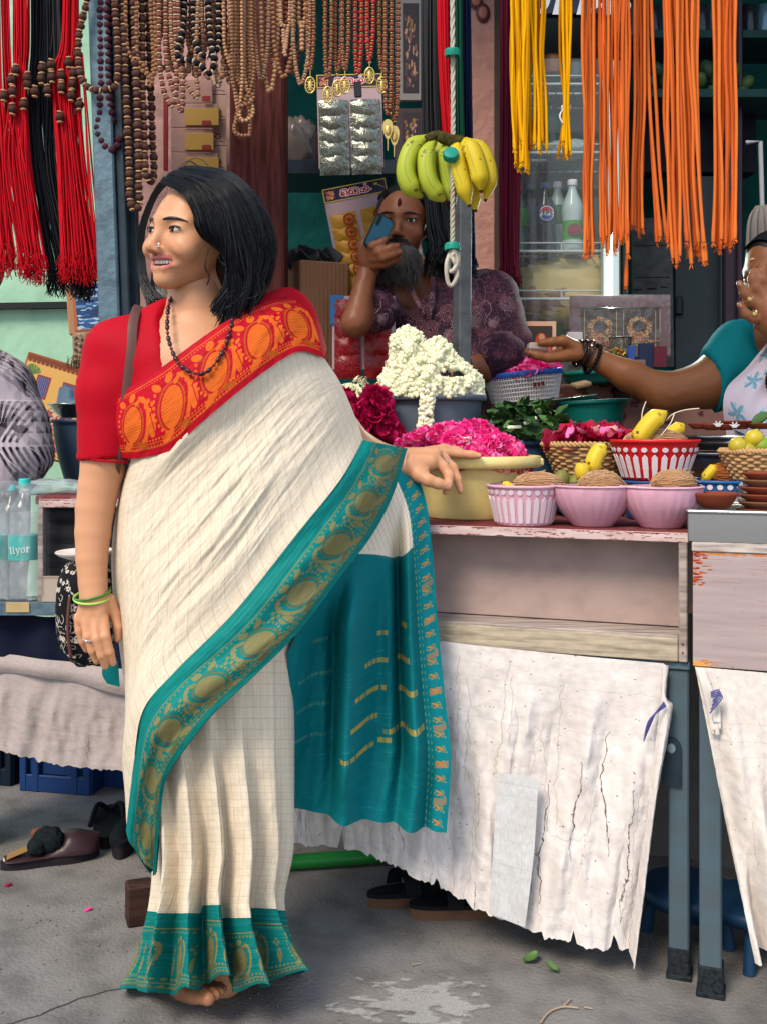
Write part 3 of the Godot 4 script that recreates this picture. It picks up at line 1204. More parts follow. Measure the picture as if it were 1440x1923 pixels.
# a string of beads. big ones: every bead a part; small ones: one part of many beads
func mala(label: String, pts: Array, r: float, bead: Material, ring: Material, kind := "seed", big := true, group := "strings of prayer beads hanging from the rail") -> Node3D:
	var w := PP(pts)
	var xs := along_path(w, r * (2.35 if ring else 1.86))
	var low: Vector3 = w[0]
	for q in w:
		if q.y < low.y:
			low = q
	var th := thing("bead_string", label, "bead string", low, group)
	var m := M.new()
	m.tube(spline(w, 80), 0.0012, 5)
	part("thread", m, mt("thread_dark", Color("#4a2020"), 0.8), th)
	var bx := []
	var rx := []
	for x in xs:
		var s := r * rr(0.92, 1.08)
		bx.append(Transform3D((x.basis * rot(rr(-12, 12), rr(0, 360), rr(-12, 12))).scaled_local(Vector3(s, s, s)), x.origin + Vector3(rr(-1, 1), 0, rr(-1, 1)) * r * 0.12))
		if ring:
			rx.append(Transform3D(x.basis.scaled_local(Vector3(r, r, r)), x.origin + x.basis.y * r * 1.17))
	if big:
		for x in bx:
			copy_part("bead", seed_mesh(kind), bead, th, x)
		for x in rx:
			copy_part("spacer_ring", seed_mesh("ring"), ring, th, x)
	else:
		many("beads", seed_mesh(kind), bead, th, bx)
		if ring:
			many("spacer_rings", seed_mesh("ring"), ring, th, rx)
	return th

func banana(path: Array, r: float, tip_c: Material, skin: Material, parent: Node3D, called := "banana") -> void:
	var p := spline(path, 18)
	var pts := PackedVector3Array()
	var side := Vector3.ZERO
	for k in 18:
		var v := k / 17.0
		var d := (p[mini(k + 1, 17)] - p[maxi(k - 1, 0)]).normalized()
		if k == 0:
			side = d.cross(Vector3.FORWARD).normalized()
		side = (side - d * side.dot(d)).normalized()
		var up := d.cross(side)
		var g := r * minf(1.0, minf(0.38 + 3.2 * v * v * 4.0, 0.22 + 5.0 * pow(1.0 - v, 1.25)))
		for a in 16:
			var w := TAU * a / 15
			pts.append(p[k] + (side * cos(w) + up * sin(w)) * g * (1.0 + 0.075 * cos(w * 5)))
	var m := M.new()
	m.grid(pts, 16, 18, 1, 1, true, true)
	var o := part(called, m, skin, parent)
	m = M.new()
	m.tube(PackedVector3Array([p[17], p[17] + (p[17] - p[16]).normalized() * r * 0.3]), [r * 0.24, r * 0.16], 8)
	part("tip", m, tip_c, o)

func banana_skin(key: String, c: Color, spots: int, sd: int) -> StandardMaterial3D:
	if mats.has(key):
		return mats[key]
	var t := Tex.new(128, 256, c)
	var r := RandomNumberGenerator.new()
	r.seed = sd
	t.wear(0.012, 0.35, sd, 3, 1.0, 0.25, Color("#c9b82e"))
	for k in spots:
		var x := r.randf() * 128
		var y := r.randf_range(40, 230)
		var s := r.randf_range(1, 3)
		for q in r.randi_range(1, 6):
			t.oval(x + r.randfn(0, 4), y + r.randfn(0, 7), s * r.randf_range(0.5, 1.6), s * r.randf_range(0.8, 3.0), Color("#5a4418").lerp(c, r.randf() * 0.5))
	for k in 3:
		var x := r.randf() * 128
		t.curve([[x, 50], [x + 6, 110], [x + 2, 180]], 1, c.darkened(0.4))
	return tex_mat(key, t.im, 0.5)

func pendant(th: Node3D, x: float, y: float, z: float, w: float, h: float, m: Material, ringy := true) -> void:
	var mm := M.new()
	if ringy:
		var path := PackedVector3Array()
		for k in 25:
			path.append(P(x + cos(TAU * k / 24) * w, y + sin(TAU * k / 24) * h, z))
		mm.tube(path, 0.0022, 6, false)
		mm.ball(P(x, y, z), Vector3(w * 0.5, h * 0.72, 2.5) * S(z), Basis.IDENTITY, 10, 8)
		for k in 10:
			var a := TAU * k / 10
			mm.ball(P(x + cos(a) * w * 0.62, y + sin(a) * h * 0.66, z + 0.002), Vector3.ONE * 0.0022, Basis.IDENTITY, 6, 4)
	else:
		mm.tube(PackedVector3Array([P(x, y - h, z), P(x, y + h, z)]), [w * S(z) * 0.5, w * S(z) * 0.35], 6)
		var leaf := PackedVector2Array()
		for k in 20:
			var a := TAU * k / 20
			leaf.append(Vector2(sin(a) * 12 * (0.75 + 0.25 * cos(a)), cos(a) * 19) * S(z))
		mm.prism(leaf, 0.004, Transform3D(Basis.IDENTITY, P(x, y - h - 10, z)))
		mm.ball(P(x, y - h - 8, z + 0.002), Vector3(6, 10, 3) * S(z), Basis.IDENTITY, 8, 6)
	mm.tube(PackedVector3Array([P(x, y - h - 12, z), P(x, y - h, z)]), 0.0012, 5)
	part("pendant", mm, m, th)

func hangings() -> void:
	var or1 := cord_mat("orange_cord", Color("#e57a38"))
	var or2 := cord_mat("orange_cord_deep", Color("#d8642a"))
	var ye1 := cord_mat("yellow_cord", Color("#f0b00a"))
	var ye2 := cord_mat("yellow_cord_deep", Color("#d58f08"))
	cords("thick bundle of bright yellow cords with a stepped frayed end", -0.2, 958, 1020, 963, 1026, 255, 285, 30, 0.003, ye1, ye2)
	var fr := cords("short inner tuft of yellow cords that hangs lowest beside the pink pillar", -0.18, 962, 996, 964, 994, 296, 322, 11, 0.003, ye1, ye2)
	var th := cords("slim bundle of a few yellow cords tied with white thread", -0.22, 1055, 1070, 1046, 1078, 260, 296, 9, 0.0028, ye1, ye2, 205.0)
	var m := M.new()
	m.tube(PackedVector3Array([P(1062, 199, -0.22), P(1062, 207, -0.22)]), 0.0105, 10)
	m.tube(spline([P(1056, 206, -0.21), P(1050, 218, -0.205), P(1056, 232, -0.205)], 8), 0.002, 5)
	part("tie", m, mt("white_thread", Color("#d8d4cf"), 0.8), th)
	cords("leftmost bundle of orange cords in front of the fridge glass", -0.2, 1092, 1118, 1096, 1114, 430, 480, 10, 0.0029, or2, or1)
	cords("wide orange cord bundle crossing the bright fridge edge", -0.18, 1122, 1184, 1128, 1182, 432, 478, 19, 0.0029, or1, or2)
	cords("sparse orange cords with loose ends left of the thick bundle", -0.2, 1190, 1214, 1186, 1208, 420, 440, 6, 0.003, or1, or2)
	cords("two stray orange cords swinging right with knotted tips", -0.19, 1206, 1214, 1230, 1250, 436, 486, 3, 0.0036, or1, or2)
	cords("single orange cord that dangles lowest beside the fridge edge", -0.17, 1170, 1176, 1174, 1182, 536, 546, 1, 0.0034, or1, or2)
	cords("thickest orange cord bundle with knotted ends of unequal length", -0.17, 1242, 1306, 1256, 1322, 448, 498, 20, 0.0033, or1, or2)
	cords("rightmost orange cord bundle with an evenly cut end", -0.19, 1338, 1382, 1340, 1384, 448, 470, 13, 0.0033, or2, or1)

	var redt := mt("red_thread", Color("#b8101e"), 0.6)
	var blk := mt("black_thread", Color("#12161d"), 0.55)
	var seedm := mt("dark_seed", Color("#4f352f"), 0.75, "fine", 60.0, 0.6)
	var ringm := mt("tan_ring", Color("#b08a68"), 0.7)
	var z := -0.66
	var spec := [
		["red thread tassel cut by the left edge of the picture", redt, [[-240, -30, 12], [140, -24, 22], [330, -22, 50], [460, -16, 70]], 70, [[8, 180], [24, 205]]],
		["narrow red thread tassel behind the black one", redt, [[-240, 26, 54], [60, 26, 56], [150, 24, 52], [300, 6, 58], [470, 40, 84]], 70, [[30, 132], [22, 150], [52, 158], [24, 172]]],
		["black thread tassel between the two red ones", blk, [[-240, 58, 110], [60, 60, 106], [150, 56, 88], [300, 56, 100], [495, 92, 150]], 95, [[52, 146], [78, 148], [66, 172], [45, 196], [80, 128]]],
		["large bright red thread tassel with a flared frayed foot, beside the post", redt, [[-240, 122, 146], [60, 118, 148], [140, 100, 150], [300, 108, 160], [470, 116, 188]], 105, [[97, 122], [98, 145], [116, 142], [116, 165], [138, 138], [137, 158], [90, 170], [135, 180], [150, 196], [113, 220], [130, 118]]],
		["black thread tassel hanging low behind the large red one", blk, [[-240, 80, 112], [150, 84, 130], [330, 90, 140], [505, 140, 176]], 60, []],
		["black thread tassel at the left edge, behind the red cords", blk, [[-240, -40, -10], [300, -30, 4], [450, -20, 18]], 40, []],
	]
	for q in spec:
		m = M.new()
		var zz := z + (0.0 if q[1] == redt else -0.05) + rr(-0.01, 0.01)
		threads(m, q[2], zz, 0.022, q[3], 0.00185, 0.022, Vector2(0, 50))
		th = thing("thread_tassel", q[0], "tassel", P(q[2][-1][1], q[2][-1][0] + 60, zz), "thread tassels at the left of the stall")
		stuff(part("threads", m, q[1], th))
		for e in q[4]:
			var at := P(e[0], e[1], z + 0.03)
			copy_part("seed_bead", seed_mesh("seed"), seedm, th, Transform3D(rot(rr(-20, 20), rr(0, 360), rr(-20, 20)).scaled(Vector3.ONE * 0.0115), at))
			for s in [-1, 1]:
				copy_part("ring", seed_mesh("ring"), ringm, th, Transform3D(rot(0, 0, rr(-15, 15)).scaled(Vector3.ONE * 0.0095), at + Vector3(rr(-0.001, 0.001), s * 0.0125, 0)))
	m = M.new()
	threads(m, [[100, 150, 158], [200, 158, 166], [330, 164, 178], [450, 178, 192]], z + 0.03, 0.004, 6, 0.0016, 0.01, Vector2(0, 30))
	solo("loose_threads", m, redt, "few loose red threads trailing over the blue grey post", "threads")

	var plum := mt("plum_seed", Color("#4a2733"), 0.7, "fine", 60.0, 0.6)
	var brown := mt("brown_seed", Color("#573a34"), 0.75, "fine", 60.0, 0.6)
	var tan := mt("tan_seed", Color("#9a6f52"), 0.75, "fine", 60.0, 0.4)
	var pale := mt("pale_seed", Color("#b48a68"), 0.75)
	var rust := mt("rust_seed", Color("#8a5446"), 0.75, "fine", 60.0, 0.4)
	var dark := mt("black_seed", Color("#1a1a20"), 0.6, "fine", 60.0, 0.4)
	var shell := mt("shell_ring", Color("#c9b09a"), 0.6)
	var gold := mt("pendant_gold", Color("#c2a665"), 0.35, "", 1, 0, 0.8)
	mala("big brown seed string with tan rings, looped across the blue post", [[172, -90, -0.57], [163, 0, -0.57], [150, 60, -0.57], [148, 110, -0.57], [155, 150, -0.57], [175, 168, -0.56], [200, 168, -0.56], [218, 158, -0.56], [222, 100, -0.57], [216, 0, -0.57], [214, -90, -0.57]], 0.0096, brown, ringm)
	mala("string of plum coloured seeds, the left one, ending in a small hook", [[190, -90, -0.6], [190, 60, -0.6], [191, 150, -0.6], [188, 210, -0.6], [183, 245, -0.6], [198, 274, -0.6], [215, 281, -0.6], [224, 262, -0.61]], 0.0096, plum, null)
	mala("string of plum coloured seeds just right of its twin", [[203, -90, -0.6], [203, 60, -0.6], [205, 150, -0.6], [210, 210, -0.6], [216, 236, -0.61]], 0.0096, plum, null)
	mala("longest loop of big brown seeds, its foot just above the woman's forehead", [[230, -90, -0.6], [233, 60, -0.58], [238, 180, -0.58], [243, 300, -0.58], [246, 378, -0.58], [256, 393, -0.58], [262, 370, -0.58], [260, 250, -0.58], [256, 140, -0.58], [252, 0, -0.59], [250, -90, -0.6]], 0.0106, brown, ringm)
	mala("big brown seed loop behind the longest one", [[266, -90, -0.61], [268, 60, -0.6], [268, 160, -0.59], [272, 280, -0.59], [275, 326, -0.58], [284, 340, -0.6], [289, 320, -0.62], [286, 230, -0.62], [282, 120, -0.62], [278, -90, -0.62]], 0.0103, brown, ringm)
	mala("black seed string with white rings hanging in a short loop", [[348, -90, -0.6], [346, 0, -0.6], [342, 60, -0.58], [334, 92, -0.57], [338, 112, -0.57], [356, 112, -0.56], [376, 122, -0.56], [392, 138, -0.56], [402, 118, -0.56], [396, 70, -0.57], [392, 0, -0.6], [390, -90, -0.6]], 0.0082, dark, shell)
	mala("second black seed string crossing the first", [[362, -90, -0.61], [364, 30, -0.6], [368, 80, -0.58], [382, 104, -0.57], [404, 98, -0.57], [412, 60, -0.59], [408, -90, -0.6]], 0.008, dark, shell)
	for q in [
		["thin tan seed loop nearest the big brown ones", tan, [[236, -90], [237, 40], [240, 90], [254, 118], [272, 136], [286, 142], [294, 120], [292, 30], [290, -90]], 0.006, 0],
		["thin tan seed loop that swings into a point", tan, [[258, -90], [257, 60], [260, 110], [276, 130], [284, 162], [289, 110], [284, 20], [282, -90]], 0.0056, 0],
		["reddish brown seed loop ending on a packet of powder", rust, [[300, -90], [299, 60], [300, 120], [308, 168], [318, 192], [326, 196], [332, 160], [330, 60], [328, -90]], 0.0072, 1],
		["reddish brown seed loop with its foot beside the packets", rust, [[312, -90], [312, 70], [318, 140], [338, 202], [342, 206], [344, 150], [336, 40], [334, -90]], 0.0068, 1],
		["tan seed loop hanging in front of the black strings", tan, [[322, -90], [322, 60], [330, 120], [352, 160], [372, 182], [368, 120], [372, 20], [376, -90]], 0.0062, 1],
		["fine tan loop between the black strings and the pale ones", pale, [[420, -90], [421, 30], [423, 90], [436, 128], [440, 110], [434, 30], [432, -90]], 0.0048, 0],
	]:
		mala(q[0], q[2].map(func(e): return [e[0], e[1], -0.58]), q[3], q[1], shell if q[4] else null, "seed", false)
	for k in 14:
		var x := 284.0 + k * 10.6
		var zz := -0.61 - 0.012 * (k % 3)
		var ft := 84.0 + (k * 47 % 90)
		mala("%s seed loop among the crowded short loops, %s" % [["tan", "russet", "pale brown", "dark tan", "light", "dusty", "ochre", "grey brown", "cocoa", "sandy", "reddish", "hazel", "walnut", "fawn"][k], ["first from the left", "second from the left", "third from the left", "fourth from the left", "fifth from the left", "sixth from the left", "seventh from the left", "seventh from the right", "sixth from the right", "fifth from the right", "fourth from the right", "third from the right", "second from the right", "last on the right"][k]],
			[[x, -90, zz], [x + 1, 20, zz], [x + 4, ft - 30, zz], [x + 12, ft, zz + 0.008], [x + 20, ft - 30, zz], [x + 22, 20, zz - 0.01], [x + 22, -90, zz - 0.01]], 0.0056 + 0.0012 * (k % 3), [tan, rust, pale][k % 3], shell if k % 2 else null, "seed", false)
	for k in 7:
		var x := 436.0 + k * 6.2
		var y := 200.0 + (k * 29 % 60)
		var zz := -0.56 - 0.012 * (k % 3)
		mala(["pale", "sandy", "reddish pale", "buff", "light brown", "biscuit coloured", "cream brown"][k] + " seed loop in the dense cluster, %s" % ["foremost", "its foot hooked left", "its foot in the middle", "its foot lowest", "just behind the lowest", "near the right", "at the right rim"][k],
			[[x, -90, zz], [x, 60, zz], [x + rr(-3, 3), 150, zz], [440 + rr(0, 12), y - 14, zz], [452 + k * 2.5, y, zz + 0.006], [466 + rr(0, 12), y - 18, zz], [x + 5, 140, zz - 0.01], [x + 5, 30, zz - 0.012], [x + 5, -90, zz - 0.012]], 0.0047, pale if k % 2 else tan, null, "bead", false)
	var r_at := [[476, 150, 505], [490, 172, 522], [500, 120, 530], [512, 146, 552], [526, 100, 545], [536, 140, 566], [548, 158, 582], [560, 92, 574]]
	for k in 8:
		var q = r_at[k]
		var zz := -0.6 - 0.012 * (k % 3)
		mala(["brown", "buff", "tan", "dusty brown", "light", "red brown", "grey brown", "pale brown"][k] + " seed loop above the shelf, " + ["leftmost", "second from the left", "short one", "wide one", "inner short one", "right wide one", "longest to the right", "rightmost short one"][k],
			[[q[0], -90, zz], [q[0] + 2, 40, zz], [q[0] + 6, q[1] - 50, zz], [lerpf(q[0], q[2], 0.5), q[1], zz + 0.01], [q[2] - 4, q[1] - 45, zz], [q[2], 30, zz], [q[2], -90, zz]], 0.0062, [tan, pale, rust][k % 3], shell if k % 2 == 0 else null, "bead", false)
	var pd := [[583, 160, 0], [616, 178, 0], [634, 166, 0], [648, 160, 0], [672, 168, 2], [694, 142, 0], [717, 160, 0], [728, 268, 1], [740, 280, 1]]
	for k in pd.size():
		var q = pd[k]
		var zz := -0.6 + 0.01 * (k % 2)
		var y: float = q[1] - (55 if q[2] == 1 else 28)
		th = mala(["reddish seed string with an oval gilt pendant, leftmost of the gilt row", "reddish seed string with a narrow gilt pendant", "seed string ending in a round gilt medal", "seed string with a medal partly behind another", "bright red string with a flat black pendant", "red string with silver rings and a small cluster pendant", "seed string with an oval gilt pendant right of the red ones", "long seed string with a gilt spear pendant, the left of two", "longest seed string with a gilt spear pendant, the right of two"][k],
			[[q[0] - 4, -90, zz], [q[0] - 5, 40, zz], [q[0] - 4, y - 30, zz], [q[0], y, zz], [q[0] + 5, y - 30, zz], [q[0] + 7, 40, zz], [q[0] + 6, -90, zz]], 0.0062, mt("red_bead", Color("#a3262a"), 0.5) if k in [4, 5] else rust, gold, "seed", false, "gilt pendant strings")
		if q[2] == 2:
			m = M.new()
			m.box(P(q[0], q[1], zz + 0.012), Vector3(14, 30, 5) * S(zz), rot(0, 0, 4), 0.002)
			part("pendant", m, blk, th)
		else:
			pendant(th, q[0], q[1], zz + 0.012, 9 if q[2] == 0 else 3, 15, gold, q[2] == 0)

	for q in [["broad hanging mass of black cords behind the rope", blk, [[-240, 792, 830], [200, 794, 832], [400, 800, 860], [452, 806, 876]], 120, -1.0], ["navy cords hanging behind the rope at the pillar", mt("navy_thread", Color("#161c38"), 0.7), [[-240, 838, 878], [200, 842, 884], [400, 850, 888], [480, 858, 890]], 90, -1.02],
		["long red cord strand beside the rope", redt, [[-240, 818, 836], [100, 824, 842], [250, 832, 848], [330, 838, 850]], 46, -0.95], ["green cord strand just right of the rope", mt("green_thread", Color("#0f4030"), 0.7), [[-240, 848, 862], [200, 852, 868], [400, 854, 874], [450, 858, 876]], 40, -0.96],
		["maroon cloth hanging beside the yellow cords", mt("maroon_thread", Color("#4d0f22"), 0.8), [[-240, 940, 976], [100, 940, 978], [400, 938, 974], [500, 940, 972]], 170, -1.35]]:
		m = M.new()
		threads(m, q[2], q[4], 0.02, q[3], 0.0035, 0.02, Vector2(0, 30))
		th = thing("cord_strand", q[0], "cord strand", P(q[2][-1][1], q[2][-1][0], q[4]), "dark strands behind the rope")
		stuff(part("threads", m, q[1], th))

	var rope := mt("rope_white", Color("#b9b2a4"), 0.85)
	th = thing("rope", "twisted white rope hanging in front of the seller, threaded through green bottle caps", "rope", P(849, 540, -0.5))
	m = M.new()
	var rp := [P(848, -260, -0.5), P(849, 0, -0.5), P(850, 250, -0.5), P(846, 285, -0.465), P(849, 330, -0.47), P(849, 465, -0.5)]
	for s in 3:
		var path := PackedVector3Array()
		for k in 240:
			var u := k / 239.0
			var a := k * 0.62 + s * TAU / 3
			path.append(along(rp, u) + Vector3(cos(a), 0, sin(a)) * 0.003)
		m.tube(path, 0.0032, 6)
	part("strand", m, rope, th)
	m = M.new()
	for q in [[[848, 468], [838, 495], [840, 528], [848, 536], [858, 516], [852, 490], [842, 474]], [[850, 468], [858, 490], [848, 510], [842, 500], [850, 478], [856, 470]], [[846, 468], [851, 488], [858, 500], [860, 480], [852, 470]]]:
		m.tube(spline(q.map(func(e): return P(e[0], e[1], -0.49 + rr(-0.01, 0.012))), 24), 0.0048, 8)
	part("knot", m, rope, th)
	var cap := mt("cap_green", Color("#0d8a78"), 0.4)
	for q in [[849, 98, 6.0], [846, 290, 62.0], [849, 463, -6.0]]:
		m = M.new()
		var prof := [Vector2(0.0, 0.008), Vector2(0.015, 0.008), Vector2(0.0175, 0.006), Vector2(0.0178, -0.009), Vector2(0.0168, -0.009), Vector2(0.016, 0.005), Vector2(0.0, 0.0055)]
		m.lathe(prof, P(q[0], q[1], -0.49 if q[2] < 50 else -0.452), 28, 1, 1, rot(q[2], 0, 0))
		for k in 28:
			var a := TAU * k / 28
			m.box(P(q[0], q[1], -0.49 if q[2] < 50 else -0.452) + rot(q[2], 0, 0) * Vector3(cos(a) * 0.0178, -0.002, sin(a) * 0.0178), Vector3(0.0012, 0.011, 0.0012), rot(q[2], 0, 0) * Basis(Vector3.UP, -a), 0.0004)
		part("bottle_cap", m, cap, th)
	var bu := thing("banana_bunch", "bunch of green and yellow bananas hanging on the rope", "bananas", P(840, 398, -0.5))
	var green := banana_skin("banana_green", Color("#96a82c"), 6, 3)
	var yel := banana_skin("banana_yellow", Color("#d2b81f"), 10, 8)
	var bt := mt("banana_tip", Color("#3a2c18"), 0.8)
	for q in [[[[806, 258, -0.51], [776, 276, -0.5], [762, 318, -0.49], [772, 352, -0.49], [792, 370, -0.5]], 19, green], [[[814, 264, -0.5], [800, 292, -0.48], [803, 335, -0.47], [818, 362, -0.475], [834, 377, -0.48]], 17, green], [[[838, 268, -0.51], [836, 300, -0.5], [842, 345, -0.5], [852, 384, -0.5]], 15, green],
		[[[858, 266, -0.5], [857, 300, -0.475], [868, 345, -0.47], [880, 384, -0.475]], 16, yel], [[[866, 262, -0.5], [886, 285, -0.47], [898, 325, -0.46], [902, 357, -0.462]], 17, yel], [[[872, 262, -0.51], [904, 285, -0.5], [917, 330, -0.49], [911, 374, -0.49]], 15, yel],
		[[[872, 280, -0.53], [882, 345, -0.52], [892, 394, -0.515]], 14, yel], [[[808, 270, -0.54], [792, 320, -0.53], [806, 366, -0.52]], 13, green], [[[826, 266, -0.55], [824, 320, -0.54], [830, 372, -0.54]], 14, green], [[[852, 268, -0.55], [868, 320, -0.55], [866, 368, -0.55]], 14, yel]]:
		banana(PP(q[0]), q[1] * 0.00125, bt, q[2], bu)
	m = M.new()
	for q in [[[800, 262], [822, 254], [845, 258]], [[870, 264], [855, 262], [838, 258]], [[822, 256], [838, 264], [856, 270]]]:
		m.tube(spline(q.map(func(e): return P(e[0], e[1], -0.495 + rr(-0.008, 0.008))), 10), [0.010, 0.011, 0.012, 0.0125, 0.012, 0.011, 0.011, 0.01, 0.009, 0.008], 8)
	part("crown", m, mt("banana_crown", Color("#55502a"), 0.85, "dirt", 9.0, 0.4), bu)

# ---------------------------------------------------------------- goods on the counters
func petal_mesh(kind: String) -> ArrayMesh:
	if bead_meshes.has(kind):
		return bead_meshes[kind]
	var m := M.new()
	match kind:
		"petal0", "petal1", "petal2":
			var c := int(kind[5])
			var pts := PackedVector3Array()
			for j in 5:
				var v := j / 4.0
				for i in 4:
					var u := i / 3.0 - 0.5
					var w := (0.25 + 0.95 * sin(PI * (0.12 + v * 0.72))) * (0.75 + 0.15 * c)
					pts.append(Vector3(u * w, v - 0.5 + (0.08 if c == 1 else 0.0) * absf(u), (u * u * 1.4 + (v - 0.5) * (v - 0.5) * (1.2 + c * 0.5)) * 0.55 + 0.06 * sin(v * 7 + c + u * 5)))
			m.grid(pts, 4, 5)
		"bud":
			var pts := PackedVector3Array()
			var prof := [0.10, 0.12, 0.42, 0.56, 0.52, 0.28, 0.04]
			var ys := [-0.75, -0.45, -0.2, 0.1, 0.35, 0.58, 0.66]
			for j in 7:
				for i in 9:
					var w := TAU * i / 8
					pts.append(Vector3(cos(w) * prof[j], ys[j], sin(w) * prof[j]) * Vector3(1 + 0.1 * cos(w * 3 + j), 1, 1 + 0.1 * sin(w * 3)))
			m.grid(pts, 9, 7, 1, 1, true, false)
		"bloom":
			for k in 5:
				var a := TAU * k / 5 + 0.2
				var pts := PackedVector3Array()
				for j in 4:
					for i in 3:
						var u := i / 2.0 - 0.5
						var v := j / 3.0
						var w := 0.55 * sin(PI * (0.1 + v * 0.75))
						var q := Vector3(0.12 + v * 0.62, 0.1 + 0.42 * v - v * v * 0.3 + u * u * 0.4, u * w)
						pts.append(Basis(Vector3.UP, a) * q)
				m.grid(pts, 3, 4, 1, 1, false, true)
			m.ball(Vector3(0, 0.1, 0), Vector3(0.2, 0.25, 0.2), Basis.IDENTITY, 6, 4)
		"leaf":
			var pts := PackedVector3Array()
			for j in 6:
				var v := j / 5.0
				for i in 5:
					var u := i / 4.0 - 0.5
					var w := 0.78 * pow(sin(PI * clampf(0.03 + v * 0.95, 0, 1)), 0.65)
					pts.append(Vector3(u * w, v, absf(u) * 0.24 - 0.35 * v * v + 0.05 * sin(v * 9 + u * 6)))
			m.grid(pts, 5, 6)
			m.tube(PackedVector3Array([Vector3(0, -0.35, 0.02), Vector3(0, 0.05, 0.0), Vector3(0, 0.9, -0.27)]), [0.022, 0.018, 0.006], 5)
	bead_meshes[kind] = m.mesh()
	return bead_meshes[kind]

# a heap of small pieces over a dome: parts for the first ones, the rest as one mass
func heap(th: Node3D, called: String, kinds: Array, ms: Array, at: Vector3, rx: float, rz: float, shape, n: int, parts: int, size: float, lay := 35.0, spread := 0.25) -> void:
	var rest := {}
	for k in n:
		var a := rr(0, TAU)
		var q := sqrt(rr(0, 1))
		if k < parts:
			a = rr(0.0, PI) if k % 4 else a
		var x := cos(a) * q
		var z := sin(a) * q
		var y: float = shape.call(x, z)
		var p := at + Vector3(x * rx, y + rr(-0.3, 0.5) * size * 0.4, z * rz)
		var slope_x: float = (shape.call(x + 0.08, z) - shape.call(x - 0.08, z)) / (0.16 * rx)
		var slope_z: float = (shape.call(x, z + 0.08) - shape.call(x, z - 0.08)) / (0.16 * rz)
		var nn := Vector3(-slope_x, 1, -slope_z).normalized()
		var s := size * rr(1 - spread, 1 + spread)
		var b := Basis(Quaternion(Vector3.UP, nn)) * Basis(Vector3.UP, rr(0, TAU)) * rot(rr(-lay, lay) - 60, 0, rr(-lay, lay))
		var xf := Transform3D(b.scaled_local(Vector3(s, s, s)), p)
		var kd: String = kinds[k % kinds.size()]
		var mi := rng.randi() % ms.size()
		if k < parts:
			copy_part(called, petal_mesh(kd), ms[mi], th, xf)
		else:
			var key := kd + str(mi)
			if not rest.has(key):
				rest[key] = [kd, ms[mi], []]
			rest[key][2].append(xf)
	for key in rest:
		many(called + "s", petal_mesh(rest[key][0]), rest[key][1], th, rest[key][2])

# a tub or bowl: outside, rim and inside as one shell. profile in metres
func vessel(m: M, at: Vector3, r0: float, r1: float, h: float, lip := 0.008, belly := 0.0, tilt := Basis.IDENTITY, segs := 48, wall := 0.004, ribs := 0, rib_depth := 0.0) -> void:
	var prof := []
	prof.append(Vector2(0, 0.0))
	prof.append(Vector2(r0 * 0.96, 0.0))
	for k in 9:
		var v := k / 8.0
		prof.append(Vector2(lerpf(r0, r1, v) + belly * sin(PI * v * 0.8), 0.003 + (h - 0.003) * v))
	var rt: float = prof[-1].x
	if lip > 0:
		prof[-1].y = h - lip * 1.6
		prof.append(Vector2(rt + lip * 0.9, h - lip * 1.6))
		prof.append(Vector2(rt + lip, h - lip * 0.8))
		prof.append(Vector2(rt + lip * 0.9, h - 0.001))
		prof.append(Vector2(rt + lip * 0.6, h))
	prof.append(Vector2(rt - wall, h))
	for k in range(8, -1, -1):
		var v := k / 8.0
		prof.append(Vector2(maxf(0.001, lerpf(r0, r1, v) + belly * sin(PI * v * 0.8) - wall), wall + (h - wall) * v - (0.004 if k == 8 else 0.0)))
	prof.append(Vector2(0, wall))
	if ribs == 0:
		m.lathe(prof, at, segs, 4, 1, tilt)
		return
	var pts := PackedVector3Array()
	for j in prof.size():
		var p: Vector2 = prof[j]
		for a in segs + 1:
			var w := TAU * a / segs
			var g := 1.0 + (rib_depth * (absf(sin(w * ribs / 2.0)) - 0.6) * (sin(PI * clampf(p.y / h, 0, 1))) if j < 11 else 0.0)
			pts.append(at + tilt * Vector3(cos(w) * p.x * g, p.y, sin(w) * p.x * g))
	m.grid(pts, segs + 1, prof.size(), 1, 1, true, false)

# woven wicker: stakes and weavers that pass in front of and behind them
func wicker(th: Node3D, at: Vector3, r0: float, r1: float, h: float, m: Material, rows := 11) -> void:
	for k in rows:
		var v := (k + 0.5) / rows
		var path := PackedVector3Array()
		for a in 97:
			var w := TAU * a / 96
			var r := lerpf(r0, r1, v) + 0.0035 * sin(w * 16 + (PI if k % 2 else 0.0))
			path.append(at + Vector3(cos(w) * r, v * h + 0.001 * sin(w * 5 + k), sin(w) * r))
		var mm := M.new()
		mm.tube(path, h / rows * 0.62, 6, false)
		part("weaver", mm, m, th)
	var mm := M.new()
	for k in 32:
		var w := TAU * k / 32
		mm.tube(PackedVector3Array([at + Vector3(cos(w) * r0, 0, sin(w) * r0), at + Vector3(cos(w) * r1, h * 1.02, sin(w) * r1)]), 0.0032, 5)
	part("stakes", mm, m, th)
	mm = M.new()
	for s in 2:
		var path := PackedVector3Array()
		for a in 121:
			var w := TAU * a / 120
			path.append(at + Vector3(cos(w) * (r1 + 0.004 * cos(w * 30 + s * PI)), h + 0.004 * sin(w * 30 + s * PI), sin(w) * (r1 + 0.004 * cos(w * 30 + s * PI))))
		mm.tube(path, 0.004, 6, false)
	part("rim", mm, m, th)
	mm = M.new()
	mm.lathe([Vector2(0, 0.004), Vector2(r0, 0.004), Vector2(r0, 0.0), Vector2(0, 0.0)], at, 24)
	part("base", mm, m, th)

